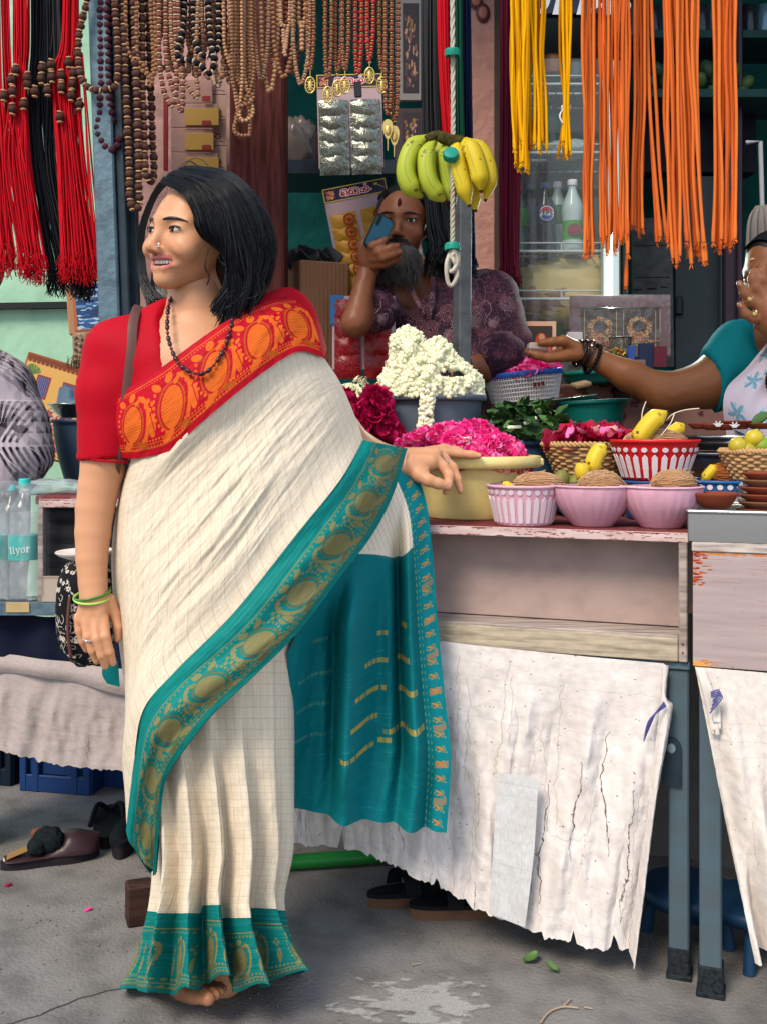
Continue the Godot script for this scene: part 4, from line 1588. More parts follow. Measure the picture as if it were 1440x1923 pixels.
func coconut(label: String, at: Vector3, r: Vector3, husk: Material, fibre: Material, sd: int) -> void:
	var th := thing("coconut", label, "coconut", at - Vector3(0, r.y, 0), "coconuts in the baskets")
	var m := M.new()
	var fn := FastNoiseLite.new()
	fn.seed = sd
	fn.frequency = 1.0
	var pts := PackedVector3Array()
	for b in 25:
		var q := PI * b / 24
		for a in 41:
			var w := TAU * a / 40
			var d := Vector3(-cos(q), cos(w) * sin(q), sin(w) * sin(q))
			pts.append(at + d * r * (1.0 + 0.05 * fn.get_noise_3d(d.x * 2, d.y * 9, d.z * 9) + 0.03 * fn.get_noise_3d(d.x * 4, d.y * 24, d.z * 24)))
	m.grid(pts, 41, 25, 1, 1, true, false)
	part("husk", m, husk, th)
	m = M.new()
	for k in 240:
		var q := rr(0.15, PI - 0.15)
		var w := rr(0, TAU)
		var path := []
		var lift := rr(1.0, 1.05) if k % 12 else rr(1.05, 1.3)
		for j in 5:
			var qq := clampf(q + (j - 2) * 0.16, 0.02, PI - 0.02)
			var ww := w + (j - 2) * rr(-0.05, 0.05)
			path.append(at + Vector3(-cos(qq), cos(ww) * sin(qq), sin(ww) * sin(qq)) * r * (1.01 + (lift - 1.0) * pow(absf(j - 1.5) / 2.5, 2)))
		m.tube(spline(path, 6), 0.00075, 3, false)
	stuff(part("fibres", m, fibre, th))

# a printed plastic pattern round a bowl: raised white windows
func windows(th: Node3D, at: Vector3, r0: float, r1: float, h: float, n: int, m: Material, called := "window_panel") -> void:
	for k in n:
		var w := TAU * (k + 0.5) / n
		for row in 3:
			var v: float = [0.2, 0.52, 0.84][row]
			var hh: float = [0.13, 0.24, 0.075][row] * h * 0.9
			var r := lerpf(r0, r1, v) + 0.0008
			var hw = r * PI / n * [0.62, 0.62, 0.6][row]
			var pl := PackedVector2Array()
			if row == 1:
				pl = PackedVector2Array([Vector2(-hw, -hh), Vector2(hw, -hh), Vector2(hw, hh * 0.55), Vector2(0, hh), Vector2(-hw, hh * 0.55)])
			elif row == 2:
				for q in 10:
					pl.append(Vector2(cos(TAU * q / 10) * hw, sin(TAU * q / 10) * hh))
			else:
				pl = PackedVector2Array([Vector2(-hw * 0.9, -hh), Vector2(hw * 0.9, -hh), Vector2(hw, hh), Vector2(-hw, hh)])
			if sin(w) < -0.35:
				continue
			var lean := atan2(r1 - r0, h)
			var b := Basis(Vector3.UP, PI / 2 - w) * Basis(Vector3.RIGHT, lean)
			var mm := M.new()
			mm.prism(pl, 0.0016, Transform3D(b, at + Vector3(cos(w) * r, v * h, sin(w) * r)))
			part(called, mm, m, th)

func clay_lamp(m: M, at: Vector3, r: float, h: float, yaw := 0.0) -> void:
	var pts := PackedVector3Array()
	var prof := [Vector2(0, 0), Vector2(0.55, 0), Vector2(0.8, 0.35), Vector2(1.0, 0.85), Vector2(1.0, 1.0), Vector2(0.92, 1.02), Vector2(0.86, 0.92), Vector2(0.6, 0.42), Vector2(0.0, 0.3)]
	for p in prof:
		for a in 33:
			var w := TAU * a / 32
			var spout = 1.0 + 0.28 * exp(-pow(wrapf(w - PI - yaw, -PI, PI) / 0.35, 2.0)) * p.y
			pts.append(at + Vector3(cos(w) * p.x * r * spout, p.y * h, sin(w) * p.x * r * spout))
	m.grid(pts, 33, prof.size(), 1, 1, true, false)

func goods() -> void:
	var m := M.new()
	var yellow := mt("tub_yellow", Color("#ead48a"), 0.45, "soft", 2.5, 0.08)
	var slate := mt("tub_slate", Color("#5b6676"), 0.55, "soft", 3.0)
	var blue_tub := mt("tub_blue", Color("#2a4a66"), 0.5, "soft", 3.0)
	var teal := mt("tray_teal", Color("#0c7468"), 0.45, "soft", 3.0)
	var steel := mt("steel", Color("#b4b4b2"), 0.22, "", 1.0, 0.0, 0.95)
	var cane := mt("cane", Color("#c39a6c"), 0.7, "fine", 30.0, 0.3)
	var clay := mt("clay", Color("#87422f"), 0.85, "fine", 14.0, 0.3)
	var husk := mt("husk", Color("#a87a58"), 0.9, "fine", 30.0, 0.8)
	var husk2 := mt("husk_red", Color("#8a4a2a"), 0.9, "fine", 30.0, 0.8)
	var fibre := mt("fibre", Color("#bb9470"), 0.9)
	var fibre2 := mt("fibre_red", Color("#a06038"), 0.9)
	var pinks := [mt("petal_pink", Color("#ee3a92"), 0.6), mt("petal_rose", Color("#e0247a"), 0.6), mt("petal_light", Color("#f27ab4"), 0.6)]
	var mags := [mt("petal_magenta", Color("#a80f45"), 0.6), mt("petal_wine", Color("#8c0a38"), 0.6), mt("petal_crimson", Color("#c01a58"), 0.6)]
	var reds := [mt("rose_red", Color("#b8123c"), 0.55), mt("rose_deep", Color("#8e0b30"), 0.55)]
	var whites := [mt("bud_white", Color("#f0ecd6"), 0.6), mt("bud_cream", Color("#ece7c8"), 0.6), mt("bud_green", Color("#e2e5c2"), 0.6)]
	for q in pinks + mags + whites + reds:
		q.backlight_enabled = true
		q.backlight = q.albedo_color * 0.45
	var leaves := [mt("leaf_a", Color("#34562a"), 0.5), mt("leaf_b", Color("#25421f"), 0.5), mt("leaf_c", Color("#4c6e36"), 0.5)]

	var sh := thing("stepped_shelf", "low wooden step under the tub of jasmine", "shelf", C(0.35, TOP, 0.5))
	m = M.new()
	m.box(Vector3(0.06, 0.985, -0.85), Vector3(0.62, 0.03, 0.42))
	part("board", m, mt("dark_wood", Color("#4a3430"), 0.7, "wood", 2.0), sh)
	for x in [-0.2, 0.3]:
		m = M.new()
		m.box(Vector3(x, 0.92, -0.85), Vector3(0.03, 0.1, 0.36))
		part("foot", m, mt("dark_wood", Color.WHITE), sh)

	var at := Vector3(P(887, 0, -0.42).x, TOP, -0.42)
	var th := thing("plastic_tub", "yellow plastic tub with moulded rim under the woman's hand", "tub", at)
	m = M.new()
	vessel(m, at, 0.108, 0.139, 0.139, 0.016)
	part("shell", m, yellow, th)
	m = M.new()
	m.box(at + Vector3(0.149, 0.125, 0.02), Vector3(0.012, 0.018, 0.05), Basis.IDENTITY, 0.004)
	part("handle", m, yellow, th)
	var ph := thing("petal_heap", "heap of bright pink petals in the yellow tub", "petals", at + Vector3(0, 0.1, 0))
	m = M.new()
	m.lathe([Vector2(0.132, 0.118), Vector2(0.1, 0.15), Vector2(0.05, 0.185), Vector2(0, 0.198)], at + Vector3(-0.006, -0.004, 0), 24)
	stuff(part("petal_bed", m, pinks[1], ph))
	heap(ph, "petal", ["petal0", "petal1", "petal2"], pinks, at + Vector3(-0.008, 0.115, 0), 0.136, 0.13, func(x, z): return 0.088 * pow(maxf(0, 1 - (x + 0.06) * (x + 0.06) - z * z), 0.8) + 0.01 * sin(x * 9 + z * 7), 1900, 295, 0.0185, 60)
	for k in 5:
		copy_part("white_petal", petal_mesh("petal0"), whites[0], ph, Transform3D(rot(rr(-80, -30), rr(0, 360), 0).scaled(Vector3.ONE * 0.024), at + Vector3(-0.03 + rr(-0.008, 0.02), 0.168, 0.085)))
	m = M.new()
	for k in 90:
		var px := rr(748, 800)
		var e := P(px, lerpf(838, 812, (px - 748) / 52) + rr(-6, 10), -0.33 + rr(-0.02, 0.02))
		copy_part("spilled_petal", petal_mesh("petal%d" % (k % 3)), pinks[k % 3], ph, Transform3D(rot(rr(-90, 0), rr(0, 360), rr(-40, 40)).scaled(Vector3.ONE * 0.022), e))

	at = Vector3(P(805, 0, -0.74).x, 1.0, -0.74)
	th = thing("plastic_tub", "slate blue tub holding the white jasmine", "tub", at)
	m = M.new()
	vessel(m, at, 0.118, 0.138, 0.152, 0.01)
	part("shell", m, slate, th)
	var jm := thing("jasmine_heap", "tall heap of strung white jasmine buds in the slate tub", "flowers", at + Vector3(0, 0.12, 0))
	var bx := []
	var sil := PackedVector2Array([Vector2(706, 744), Vector2(712, 712), Vector2(722, 700), Vector2(733, 668), Vector2(732, 640), Vector2(745, 622), Vector2(762, 614), Vector2(786, 622), Vector2(797, 642), Vector2(808, 634), Vector2(826, 632), Vector2(846, 650), Vector2(856, 668), Vector2(872, 682), Vector2(890, 694), Vector2(904, 712), Vector2(908, 744)])
	for k in 14000:
		var q := Vector2(rr(700, 912), rr(610, 748))
		if not Geometry2D.is_point_in_polygon(q, sil) or Vector2((q.x - 848) / 26.0, (q.y - 703) / 9.0).length() < 1.0:
			continue
		var dd := 60.0
		for j in sil.size() - 1:
			dd = minf(dd, q.distance_to(Geometry2D.get_closest_point_to_segment(q, sil[j], sil[j + 1])))
		var lay := 0 if bx.size() % 3 else 1
		var p := P(q.x, q.y, -0.735 + 0.13 * sqrt(clampf(dd / 60.0, 0, 1)) - 0.022 * lay + 0.006 * sin(q.x * 0.21 + q.y * 0.12) + rr(-0.008, 0.008))
		var d := Vector3(rr(-1, 1), rr(-0.9, 1), rr(-0.2, 1)).normalized()
		var g := rr(0.0105, 0.0145)
		bx.append([Transform3D(Basis(Quaternion(Vector3.UP, d)).scaled_local(Vector3(g, g, g)), p), lay])
		if bx.size() > 2300:
			break
	var left := {}
	var made := 0
	for k in bx.size():
		var e = bx[k]
		var kind: String = "bud" if k % 5 else "bloom"
		if e[1] == 0 and k % 4 == 0 and made < 280:
			copy_part("jasmine_bud", petal_mesh(kind), whites[k % 3], jm, e[0])
			made += 1
		else:
			var key := kind + str(k % 3)
			if not left.has(key):
				left[key] = [kind, whites[k % 3], []]
			left[key][2].append(e[0])
	for key in left:
		many("jasmine_buds", petal_mesh(left[key][0]), left[key][1], jm, left[key][2])
	var js := thing("jasmine_string", "string of jasmine buds hanging over the rim of the slate tub", "garland", P(800, 805, -0.585))
	var jp := spline([P(806, 722, -0.6), P(803, 745, -0.585), P(800, 770, -0.58), P(799, 790, -0.575), P(795, 804, -0.57)], 60)
	for k in 60:
		for s in 2:
			var d := Vector3(rr(-1, 1), rr(-0.9, 0.5), rr(-0.3, 1)).normalized()
			copy_part("jasmine_bud", petal_mesh("bud" if k % 4 else "bloom"), whites[(k + s) % 3], js, Transform3D(Basis(Quaternion(Vector3.UP, d)).scaled_local(Vector3.ONE * rr(0.010, 0.013)), jp[k] + d * Vector3(0.014, 0.008, 0.01)))
	m = M.new()
	m.tube(jp, 0.0015, 5)
	part("thread", m, mt("white_thread", Color.WHITE), js)
	at = Vector3(P(655, 0, -0.9).x, 1.09, -0.9)
	th = thing("plastic_tub", "small dark tub of greenish jasmine close to the woman's sleeve", "tub", at - Vector3(0, 0.09, 0))
	m = M.new()
	vessel(m, at - Vector3(0, 0.09, 0), 0.07, 0.085, 0.1, 0.006)
	part("shell", m, mt("tub_dark", Color("#343a44"), 0.5, "soft", 3.0), th)
	var j2 := thing("jasmine_heap", "small heap of greenish white jasmine in the dark tub", "flowers", at)
	heap(j2, "jasmine_bud", ["bud", "bloom"], [whites[1], whites[2]], at + Vector3(0, -0.01, 0), 0.085, 0.08, func(x, z): return 0.1 * (1 - x * x - z * z), 420, 160, 0.015, 50)
	for k in 46:
		var e := along([P(675, 712, -0.82), P(690, 735, -0.81), P(702, 765, -0.8), P(712, 785, -0.8)], k / 45.0) + Vector3(rr(-0.012, 0.012), rr(-0.008, 0.008), rr(-0.01, 0.01))
		copy_part("jasmine_bud", petal_mesh("bloom"), whites[k % 3], j2, Transform3D(rot(rr(-90, 60), rr(0, 360), rr(-40, 40)).scaled(Vector3.ONE * 0.014), e))
	m = M.new()
	for k in 26:
		var a := TAU * k / 26
		m.ball(P(706, 729, -0.62) + Vector3(cos(a), sin(a), 0.2) * 0.008 * (1.0 if k % 2 else 0.6), Vector3(0.004, 0.004, 0.004), Basis.IDENTITY, 6, 4)
	solo("marigold", m, mt("marigold", Color("#dc9410"), 0.6), "single small orange yellow marigold at the rim of the slate tub", "flower")
	at = P(690, 822, -0.58)
	var rs := thing("rose_garland", "dark magenta roses heaped between the woman's arm and the slate tub", "flowers", at)
	heap(rs, "petal", ["petal1", "petal2"], mags, at + Vector3(0.0, 0.0, 0), 0.085, 0.075, func(x, z): return 0.085 * sqrt(maxf(0, 1 - x * x - z * z)) + 0.03 * sin(x * 6) - 0.02 * x, 620, 240, 0.034, 60)
	m = M.new()
	m.ball(at + Vector3(-0.005, 0.02, -0.015), Vector3(0.075, 0.065, 0.06))
	stuff(part("petal_core", m, mags[1], rs))

	var bt := rot(0, 0, 6)
	at = P(985, 752, -0.95)
	th = thing("slotted_basket", "white slotted plastic basket with blue rim, filled with pink petals", "basket", at)
	m = M.new()
	var bw := 0.108
	var bz := 0.075
	var bh := 0.068
	var wallm := mt("basket_white", Color("#c9c0c2"), 0.5)
	for row in 7:
		var v := row / 6.0
		var path := PackedVector3Array()
		for a in 65:
			var w := TAU * a / 64
			path.append(at + bt * Vector3(cos(w) * (bw * (0.84 + 0.16 * v)), v * bh, sin(w) * (bz * (0.84 + 0.16 * v))))
		m.tube(path, 0.0024, 5, false)
	for k in 84:
		var w := TAU * k / 84
		m.tube(PackedVector3Array([at + bt * Vector3(cos(w) * bw * 0.84, 0, sin(w) * bz * 0.84), at + bt * Vector3(cos(w) * bw, bh, sin(w) * bz)]), 0.0023, 5, false)
	part("slotted_wall", m, wallm, th)
	m = M.new()
	m.lathe([Vector2(0, 0.002), Vector2(0.84, 0.002)], at, 32, 1, 1, bt, bw, bz)
	part("floor", m, wallm, th)
	m = M.new()
	m.lathe([Vector2(1.0, bh - 0.004), Vector2(1.04, bh - 0.003), Vector2(1.045, bh + 0.009), Vector2(1.0, bh + 0.012), Vector2(0.97, bh + 0.01), Vector2(0.97, bh)], at, 56, 1, 1, bt, bw, bz)
	part("rim", m, mt("rim_blue", Color("#1c4fa0"), 0.4), th)
	ph = thing("petal_heap", "small heap of pink petals in the white slotted basket", "petals", at + Vector3(0, 0.05, 0))
	heap(ph, "petal", ["petal0", "petal1", "petal2"], pinks, at + bt * Vector3(0, 0.07, 0), 0.1, 0.07, func(x, z): return 0.03 * (1 - x * x - z * z) + 0.016 * x, 380, 200, 0.022, 50)
	m = M.new()
	for k in 3:
		m.box(P(1003 + k * 8, 722 - k, -0.875), Vector3(0.008, 0.012, 0.001), bt, 0.0003)
	part("label_print", m, mt("maroon_print", Color("#5e2226"), 0.6), th)
	m = M.new()
	m.lathe([Vector2(0, 0.0), Vector2(0.13, 0.0), Vector2(0.152, 0.02), Vector2(0.156, 0.021), Vector2(0.15, 0.023), Vector2(0.128, 0.004), Vector2(0, 0.004)], P(1020, 768, -1.0), 48, 1, 1, rot(0, 0, 7))
	solo("steel_plate", m, steel, "shallow steel plate tilted under the white slotted basket", "plate")
	m = M.new()
	m.box(P(1090, 722, -0.98), Vector3(0.05, 0.012, 0.04), rot(10, 20, 12), 0.004)
	solo("sandal_block", m, mt("pale_wood", Color("#a98a6a"), 0.8, "wood", 8.0), "small pale wooden block lying on the steel plate", "block")
	th = thing("back_stand", "stained pinkish box stand behind the leaves and baskets", "stand", Vector3(P(1160, 0, -1.3).x, 0, -1.3))
	m = M.new()
	m.box(Vector3(0.72, 0.6, -1.24), Vector3(0.62, 1.2, 0.17), Basis.IDENTITY, 0.004)
	part("box", m, chipped("stand_board", Color("#8d6a62"), Color("#4f2d28"), 256, 256, 60, 44, 0.85), th)
	m = M.new()
	m.box(Vector3(P(1158, 0, -1.145).x, 1.1, -1.145), Vector3(0.02, 0.2, 0.012))
	part("batten", m, mt("dark_wood", Color.WHITE), th)
	at = Vector3(P(1157, 0, -1.2).x, 1.2, -1.2)
	m = M.new()
	vessel(m, at, 0.15, 0.166, 0.035, 0.007, 0.0, Basis.IDENTITY, 40)
	solo("plastic_tray", m, teal, "round teal plastic tray on the back stand below the framed picture", "tray")
	at = P(1108, 800, -0.92)
	m = M.new()
	vessel(m, at, 0.085, 0.1, 0.07, 0.007, 0.0, rot(0, 0, 3), 40)
	solo("plastic_tub", m, teal, "teal plastic tub of greens half hidden behind the leaves", "tub")
	at = Vector3(P(990, 0, -0.66).x, TOP, -0.66)
	th = thing("plastic_tub", "blue tub full of green leaves", "tub", at)
	m = M.new()
	vessel(m, at, 0.105, 0.12, 0.172, 0.008)
	part("shell", m, blue_tub, th)
	var lv := thing("leaf_heap", "heap of round green leaves in the blue tub", "leaves", at + Vector3(0, 0.16, 0))
	for k in 150:
		var a := rr(0, TAU)
		var q := sqrt(rr(0, 1))
		var e := at + Vector3(cos(a) * q * 0.135, 0.17 + 0.075 * (1 - q * q) + rr(-0.01, 0.02), sin(a) * q * 0.12)
		var g := rr(0.03, 0.046)
		copy_part("leaf", petal_mesh("leaf"), leaves[k % 3], lv, Transform3D((Basis(Vector3.UP, rr(0, TAU)) * rot(rr(-95, -15), 0, rr(-40, 40))).scaled_local(Vector3.ONE * g), e))
	m = M.new()
	m.ball(at + Vector3(0, 0.16, 0), Vector3(0.115, 0.06, 0.1))
	stuff(part("leaf_core", m, leaves[1], lv))
	for k in 3:
		m = M.new()
		var e := [P(995, 790, -0.58), P(1060, 812, -0.6), P(965, 802, -0.56)][k] as Vector3
		m.box(e, Vector3(0.036, 0.009, 0.012), rot(0, 20, [24, -4, 4][k]), 0.003)
		part("white_stalk", m, whites[0], lv)

	at = Vector3(P(1104, 0, -0.48).x, 0.955, -0.48)
	m = M.new()
	m.box(at + Vector3(0, -0.045, 0), Vector3(0.15, 0.088, 0.14), Basis.IDENTITY, 0.01)
	solo("blue_box", m, mt("crate_blue", Color("#1f4e86"), 0.5, "soft", 3.0), "blue plastic box under the wicker basket of rose petals", "box")
	th = thing("wicker_basket", "wicker basket holding deep pink rose petals", "basket", at)
	wicker(th, at, 0.07, 0.105, 0.075, cane)
	ph = thing("petal_heap", "deep pink rose petals and striped blossoms in the wicker basket", "petals", at + Vector3(0, 0.06, 0))
	heap(ph, "petal", ["petal1", "petal2"], reds, at + Vector3(0, 0.07, 0), 0.1, 0.09, func(x, z): return 0.024 * (1 - x * x - z * z), 130, 90, 0.042, 45)
	for k in 16:
		copy_part("striped_petal", petal_mesh("petal0"), [mats["petal_light"], mt("petal_blush", Color("#d9a0a4"), 0.6)][k % 2], ph, Transform3D(rot(rr(-80, -20), rr(0, 360), rr(-30, 30)).scaled(Vector3.ONE * rr(0.02, 0.034)), at + Vector3(rr(-0.06, 0.06), 0.1, rr(0.02, 0.08))))

	var pinkp := mt("bowl_pink", Color("#d8a2b4"), 0.4, "soft", 5.0)
	var palep := mt("bowl_pale", Color("#d9c4cc"), 0.4)
	for q in [[983, -0.215, 0.058, 0.0765, 0.083, "pale pink lattice bowl, the one touching the yellow tub"], [1112, -0.185, 0.042, 0.077, 0.083, "plain fluted pink bowl between the lattice bowl and its twin"], [1241, -0.15, 0.042, 0.074, 0.083, "plain fluted pink bowl nearest the steel tray"]]:
		at = Vector3(P(q[0], 0, q[1]).x, TOP, q[1])
		th = thing("plastic_bowl", q[5], "bowl", at, "pink bowls along the counter edge")
		m = M.new()
		if q[0] == 983:
			vessel(m, at, q[2], q[3], q[4], 0.0, 0.0, Basis.IDENTITY, 56, 0.003)
			part("shell", m, pinkp, th)
			windows(th, at, q[2], q[3], q[4], 26, palep)
			m = M.new()
			m.lathe([Vector2(q[3] - 0.004, q[4] - 0.005), Vector2(q[3] + 0.002, q[4] - 0.005), Vector2(q[3] + 0.002, q[4] + 0.001), Vector2(q[3] - 0.004, q[4] + 0.001)], at, 48)
			part("rim", m, pinkp, th)
		else:
			vessel(m, at, q[2], q[3], q[4], 0.0, 0.014, Basis.IDENTITY, 96, 0.003, 26, 0.03)
			part("shell", m, pinkp, th)
			m = M.new()
			m.lathe([Vector2(q[3] + 0.005, q[4] - 0.003), Vector2(q[3] + 0.0105, q[4] - 0.002), Vector2(q[3] + 0.0105, q[4] + 0.001), Vector2(q[3] + 0.004, q[4] + 0.002)], at, 48)
			part("rim", m, pinkp, th)
	coconut("pale fibrous coconut in the lattice bowl", P(1010, 908, -0.225), Vector3(0.05, 0.024, 0.036), husk, fibre, 1)
	coconut("brown coconut in the middle pink bowl", P(1127, 912, -0.19), Vector3(0.046, 0.031, 0.04), husk, fibre, 2)
	coconut("brown coconut in the pink bowl nearest the steel tray", P(1264, 908, -0.16), Vector3(0.044, 0.028, 0.04), husk, fibre, 3)
	coconut("brown coconut under the bananas in the red basket", P(1228, 832, -0.36), Vector3(0.07, 0.032, 0.05), husk, fibre, 4)
	coconut("reddish coconut in the blue bowl behind the clay lamp", P(1365, 892, -0.34), Vector3(0.045, 0.028, 0.04), husk2, fibre2, 5)
	at = Vector3(P(1228, 0, -0.36).x, 0.952, -0.36)
	th = thing("patterned_basket", "red plastic basket with white lattice windows, stacked on the pink bowls", "basket", at)
	m = M.new()
	vessel(m, at, 0.068, 0.0955, 0.088, 0.0, 0.0, Basis.IDENTITY, 56, 0.003)
	part("shell", m, mt("basket_red", Color("#c4161c"), 0.4), th)
	windows(th, at, 0.068, 0.0955, 0.08, 26, mt("basket_panel", Color("#ddd0d4"), 0.45))
	m = M.new()
	m.lathe([Vector2(0.093, 0.083), Vector2(0.0985, 0.083), Vector2(0.0985, 0.09), Vector2(0.093, 0.09)], at, 48)
	part("rim", m, mats["basket_red"], th)
	m = M.new()
	vessel(m, Vector3(P(1228, 0, -0.36).x, TOP, -0.36), 0.06, 0.075, 0.086, 0.004)
	solo("plastic_bowl", m, mt("crate_blue", Color.WHITE), "blue bowl hidden between the pink bowls under the red basket", "bowl")
	var yel := banana_skin("banana_offer", Color("#cfae26"), 14, 21)
	var dark := mt("banana_tip", Color.WHITE)
	for q in [["large yellow banana standing in the red basket, left of the smaller one", [[1192, 838, -0.33], [1205, 815, -0.32], [1225, 790, -0.32], [1250, 774, -0.33]], 17], ["smaller yellow banana behind the coconut in the red basket", [[1240, 828, -0.39], [1262, 812, -0.385], [1284, 797, -0.39]], 12],
		["upright banana taller of the two between wicker and red baskets", [[1112, 893, -0.235], [1113, 870, -0.23], [1122, 850, -0.235], [1136, 836, -0.24]], 15], ["short upright banana left of the tall one over the middle bowl", [[1098, 902, -0.21], [1092, 885, -0.205], [1096, 870, -0.21]], 13], ["stubby banana tip over the rim of the lattice bowl", [[974, 925, -0.2], [958, 917, -0.195], [943, 906, -0.2]], 9],
		["banana tip with dark end in the blue bowl, left one", [[1318, 905, -0.33], [1332, 888, -0.325], [1345, 875, -0.33]], 10], ["banana tip with dark end in the blue bowl, right one", [[1348, 900, -0.35], [1358, 882, -0.35], [1368, 870, -0.35]], 10]]:
		th = thing("banana", q[0], "banana", P(q[1][0][0], q[1][0][1] + 10, q[1][0][2]), "bananas among the offerings")
		banana(PP(q[1]), q[2] * S(q[1][0][2]), dark, yel, th, "peel")
	for q in [["thin dry white stem arching over the large banana", [[1250, 790, -0.33], [1262, 778, -0.32], [1285, 770, -0.31], [1312, 767, -0.3]]], ["thin dry white stem bent upright left of the large banana", [[1204, 800, -0.33], [1205, 775, -0.33], [1212, 754, -0.33]]], ["thin dry white stem hanging beside the large banana", [[1266, 775, -0.32], [1258, 795, -0.31], [1240, 818, -0.31]]]]:
		m = M.new()
		m.tube(spline(PP(q[1]), 16), 0.0012, 5)
		solo("dry_stem", m, mt("dry_stem", Color("#d8cdb4"), 0.8), q[0], "stem")
	at = Vector3(P(1350, 0, -0.34).x, TOP, -0.34)
	th = thing("plastic_bowl", "blue bowl with white windows behind the clay lamp", "bowl", at)
	m = M.new()
	vessel(m, at, 0.06, 0.074, 0.088, 0.004)
	part("shell", m, mt("bowl_blue", Color("#1b5b96"), 0.4), th)
	windows(th, at, 0.06, 0.075, 0.088, 22, mats["basket_panel"])
	for q in [["green coconut peeping out below the wicker basket, left one", 1052, 903], ["green coconut peeping out below the wicker basket, right one", 1078, 912]]:
		m = M.new()
		m.ball(P(q[1], q[2], -0.36), Vector3(0.019, 0.026, 0.019), rot(0, 0, -14), 16, 12)
		solo("green_fruit", m, mt("green_fruit", Color("#7b7a36"), 0.5, "fine", 12.0), q[0], "fruit")

	for q in [["upper steel vessel carrying the clay lamps", 1.015, 0.035, 0.112], ["lower steel vessel with a bright rim", 0.94, 0.07, 0.116]]:
		m = M.new()
		vessel(m, Vector3(P(1382, 0, -0.55).x, q[1], -0.55), q[3] * 0.86, q[3], q[2], 0.005, 0.006)
		solo("steel_vessel", m, steel, q[0], "vessel")
	m = M.new()
	vessel(m, Vector3(P(1382, 0, -0.55).x, TOP, -0.55), 0.09, 0.112, 0.073, 0.005, 0.004)
	solo("steel_vessel", m, steel, "lowest steel vessel of the stack by the lime basket", "vessel")
	for q in [["small flat clay lamp with oil, leftmost on the steel vessel", 1310, 806, 0.02, -0.48], ["clay lamp half, second from the left on the steel vessel", 1335, 808, 0.022, -0.47], ["low clay dish between two cotton wicks", 1362, 808, 0.024, -0.47], ["clay lamp filled with yellow oil at the right of the steel vessel", 1425, 806, 0.03, -0.48]]:
		m = M.new()
		clay_lamp(m, P(q[1], q[2], q[4]), q[3], 0.014)
		th = thing("clay_lamp", q[0], "clay lamp", P(q[1], q[2], q[4]), "clay lamps for sale")
		part("cup", m, clay, th)
		m = M.new()
		m.lathe([Vector2(q[3] * 0.84, 0.0115), Vector2(0, 0.0118)], P(q[1], q[2], q[4]), 20)
		part("oil", m, mt("oil", Color("#b98420"), 0.3), th)
	m = M.new()
	vessel(m, P(1385, 806, -0.5), 0.022, 0.034, 0.02, 0.003, 0.002, Basis.IDENTITY, 48, 0.003, 40, 0.06)
	solo("fluted_cup", m, clay, "fluted brown clay cup on the steel vessel", "cup")
	for q in [["white cotton wick near the low clay dish", 1347, 800], ["white cotton wick right of the low clay dish", 1378, 802]]:
		m = M.new()
		for k in 6:
			var a := TAU * k / 6
			m.tube(PackedVector3Array([P(q[1], q[2], -0.44), P(q[1], q[2], -0.44) + Vector3(cos(a), 0.5 + sin(a) * 0.6, 0.2) * 0.011]), [0.003, 0.0014], 6)
		solo("cotton_wick", m, mt("cotton", Color("#dcd4d6"), 0.9), q[0], "wick")
	m = M.new()
	m.tube(spline([P(1412, 796, -0.46), P(1428, 784, -0.46), P(1450, 775, -0.47)], 8), [0.004, 0.008, 0.011, 0.012, 0.011, 0.008, 0.005, 0.002], 6, true, 1, 1, 0.2)
	solo("long_leaf", m, leaves[2], "single long green leaf at the right edge over the clay lamps", "leaf")
	at = Vector3(P(1418, 0, -0.3).x, 0.955, -0.3)
	th = thing("wicker_basket", "wicker basket of yellow limes at the right edge", "basket", at)
	wicker(th, at, 0.048, 0.073, 0.062, cane, 9)
	for q in [["yellow lime at the left of the wicker basket", 1385, 838, "#b7a62c"], ["yellow lime on top in the wicker basket", 1415, 824, "#c4b02c"], ["green lime at the right of the wicker basket", 1428, 838, "#84a02c"], ["lime sunk between the others", 1402, 846, "#ab9c2a"], ["greenish lime cut by the right picture edge", 1447, 836, "#8b9c2c"]]:
		m = M.new()
		m.ball(P(q[1], q[2], -0.265), Vector3(0.0205, 0.0195, 0.0205), rot(0, 0, rr(-30, 30)), 20, 14)
		m.ball(P(q[1], q[2], -0.265) + Vector3(0.004, 0.0185, 0.004), Vector3(0.004, 0.003, 0.004), Basis.IDENTITY, 8, 5)
		solo("lime", m, mt("lime" + q[3], Color(q[3]), 0.4, "fine", 20.0, 0.15), q[0], "lime", "limes in the wicker basket")
	m = M.new()
	m.box(Vector3(at.x, 0.91, -0.3), Vector3(0.1, 0.086, 0.09), Basis.IDENTITY, 0.008)
	solo("steel_box", m, steel, "plain steel box under the lime basket", "box")
	th = thing("steel_tray", "rectangular steel tray with folded rim on the side counter", "tray", C(-0.15, TOP - 0.01, 0.1))
	m = M.new()
	var h := 0.056
	var c0 := C(-0.004, TOP - 0.0135, -0.026)
	var c1 := C(-0.6, TOP - 0.0135, -0.026)
	var c2 := C(-0.6, TOP - 0.0135, 0.24)
	var c3 := C(-0.004, TOP - 0.0135, 0.24)
	var cs := [c0, c1, c2, c3]
	for k in 4:
		var a: Vector3 = cs[k]
		var b: Vector3 = cs[(k + 1) % 4]
		var mid: Vector3 = (a + b) * 0.5 + Vector3(0, h * 0.5, 0)
		m.box(mid, Vector3((b - a).length(), h, 0.003), Basis(Vector3.UP, atan2(-(b - a).z, (b - a).x)), 0.001)
	m.box((c0 + c2) * 0.5 + Vector3(0, 0.002, 0), Vector3(0.596, 0.003, 0.266), ct, 0.001)
	part("pan", m, steel, th)
	m = M.new()
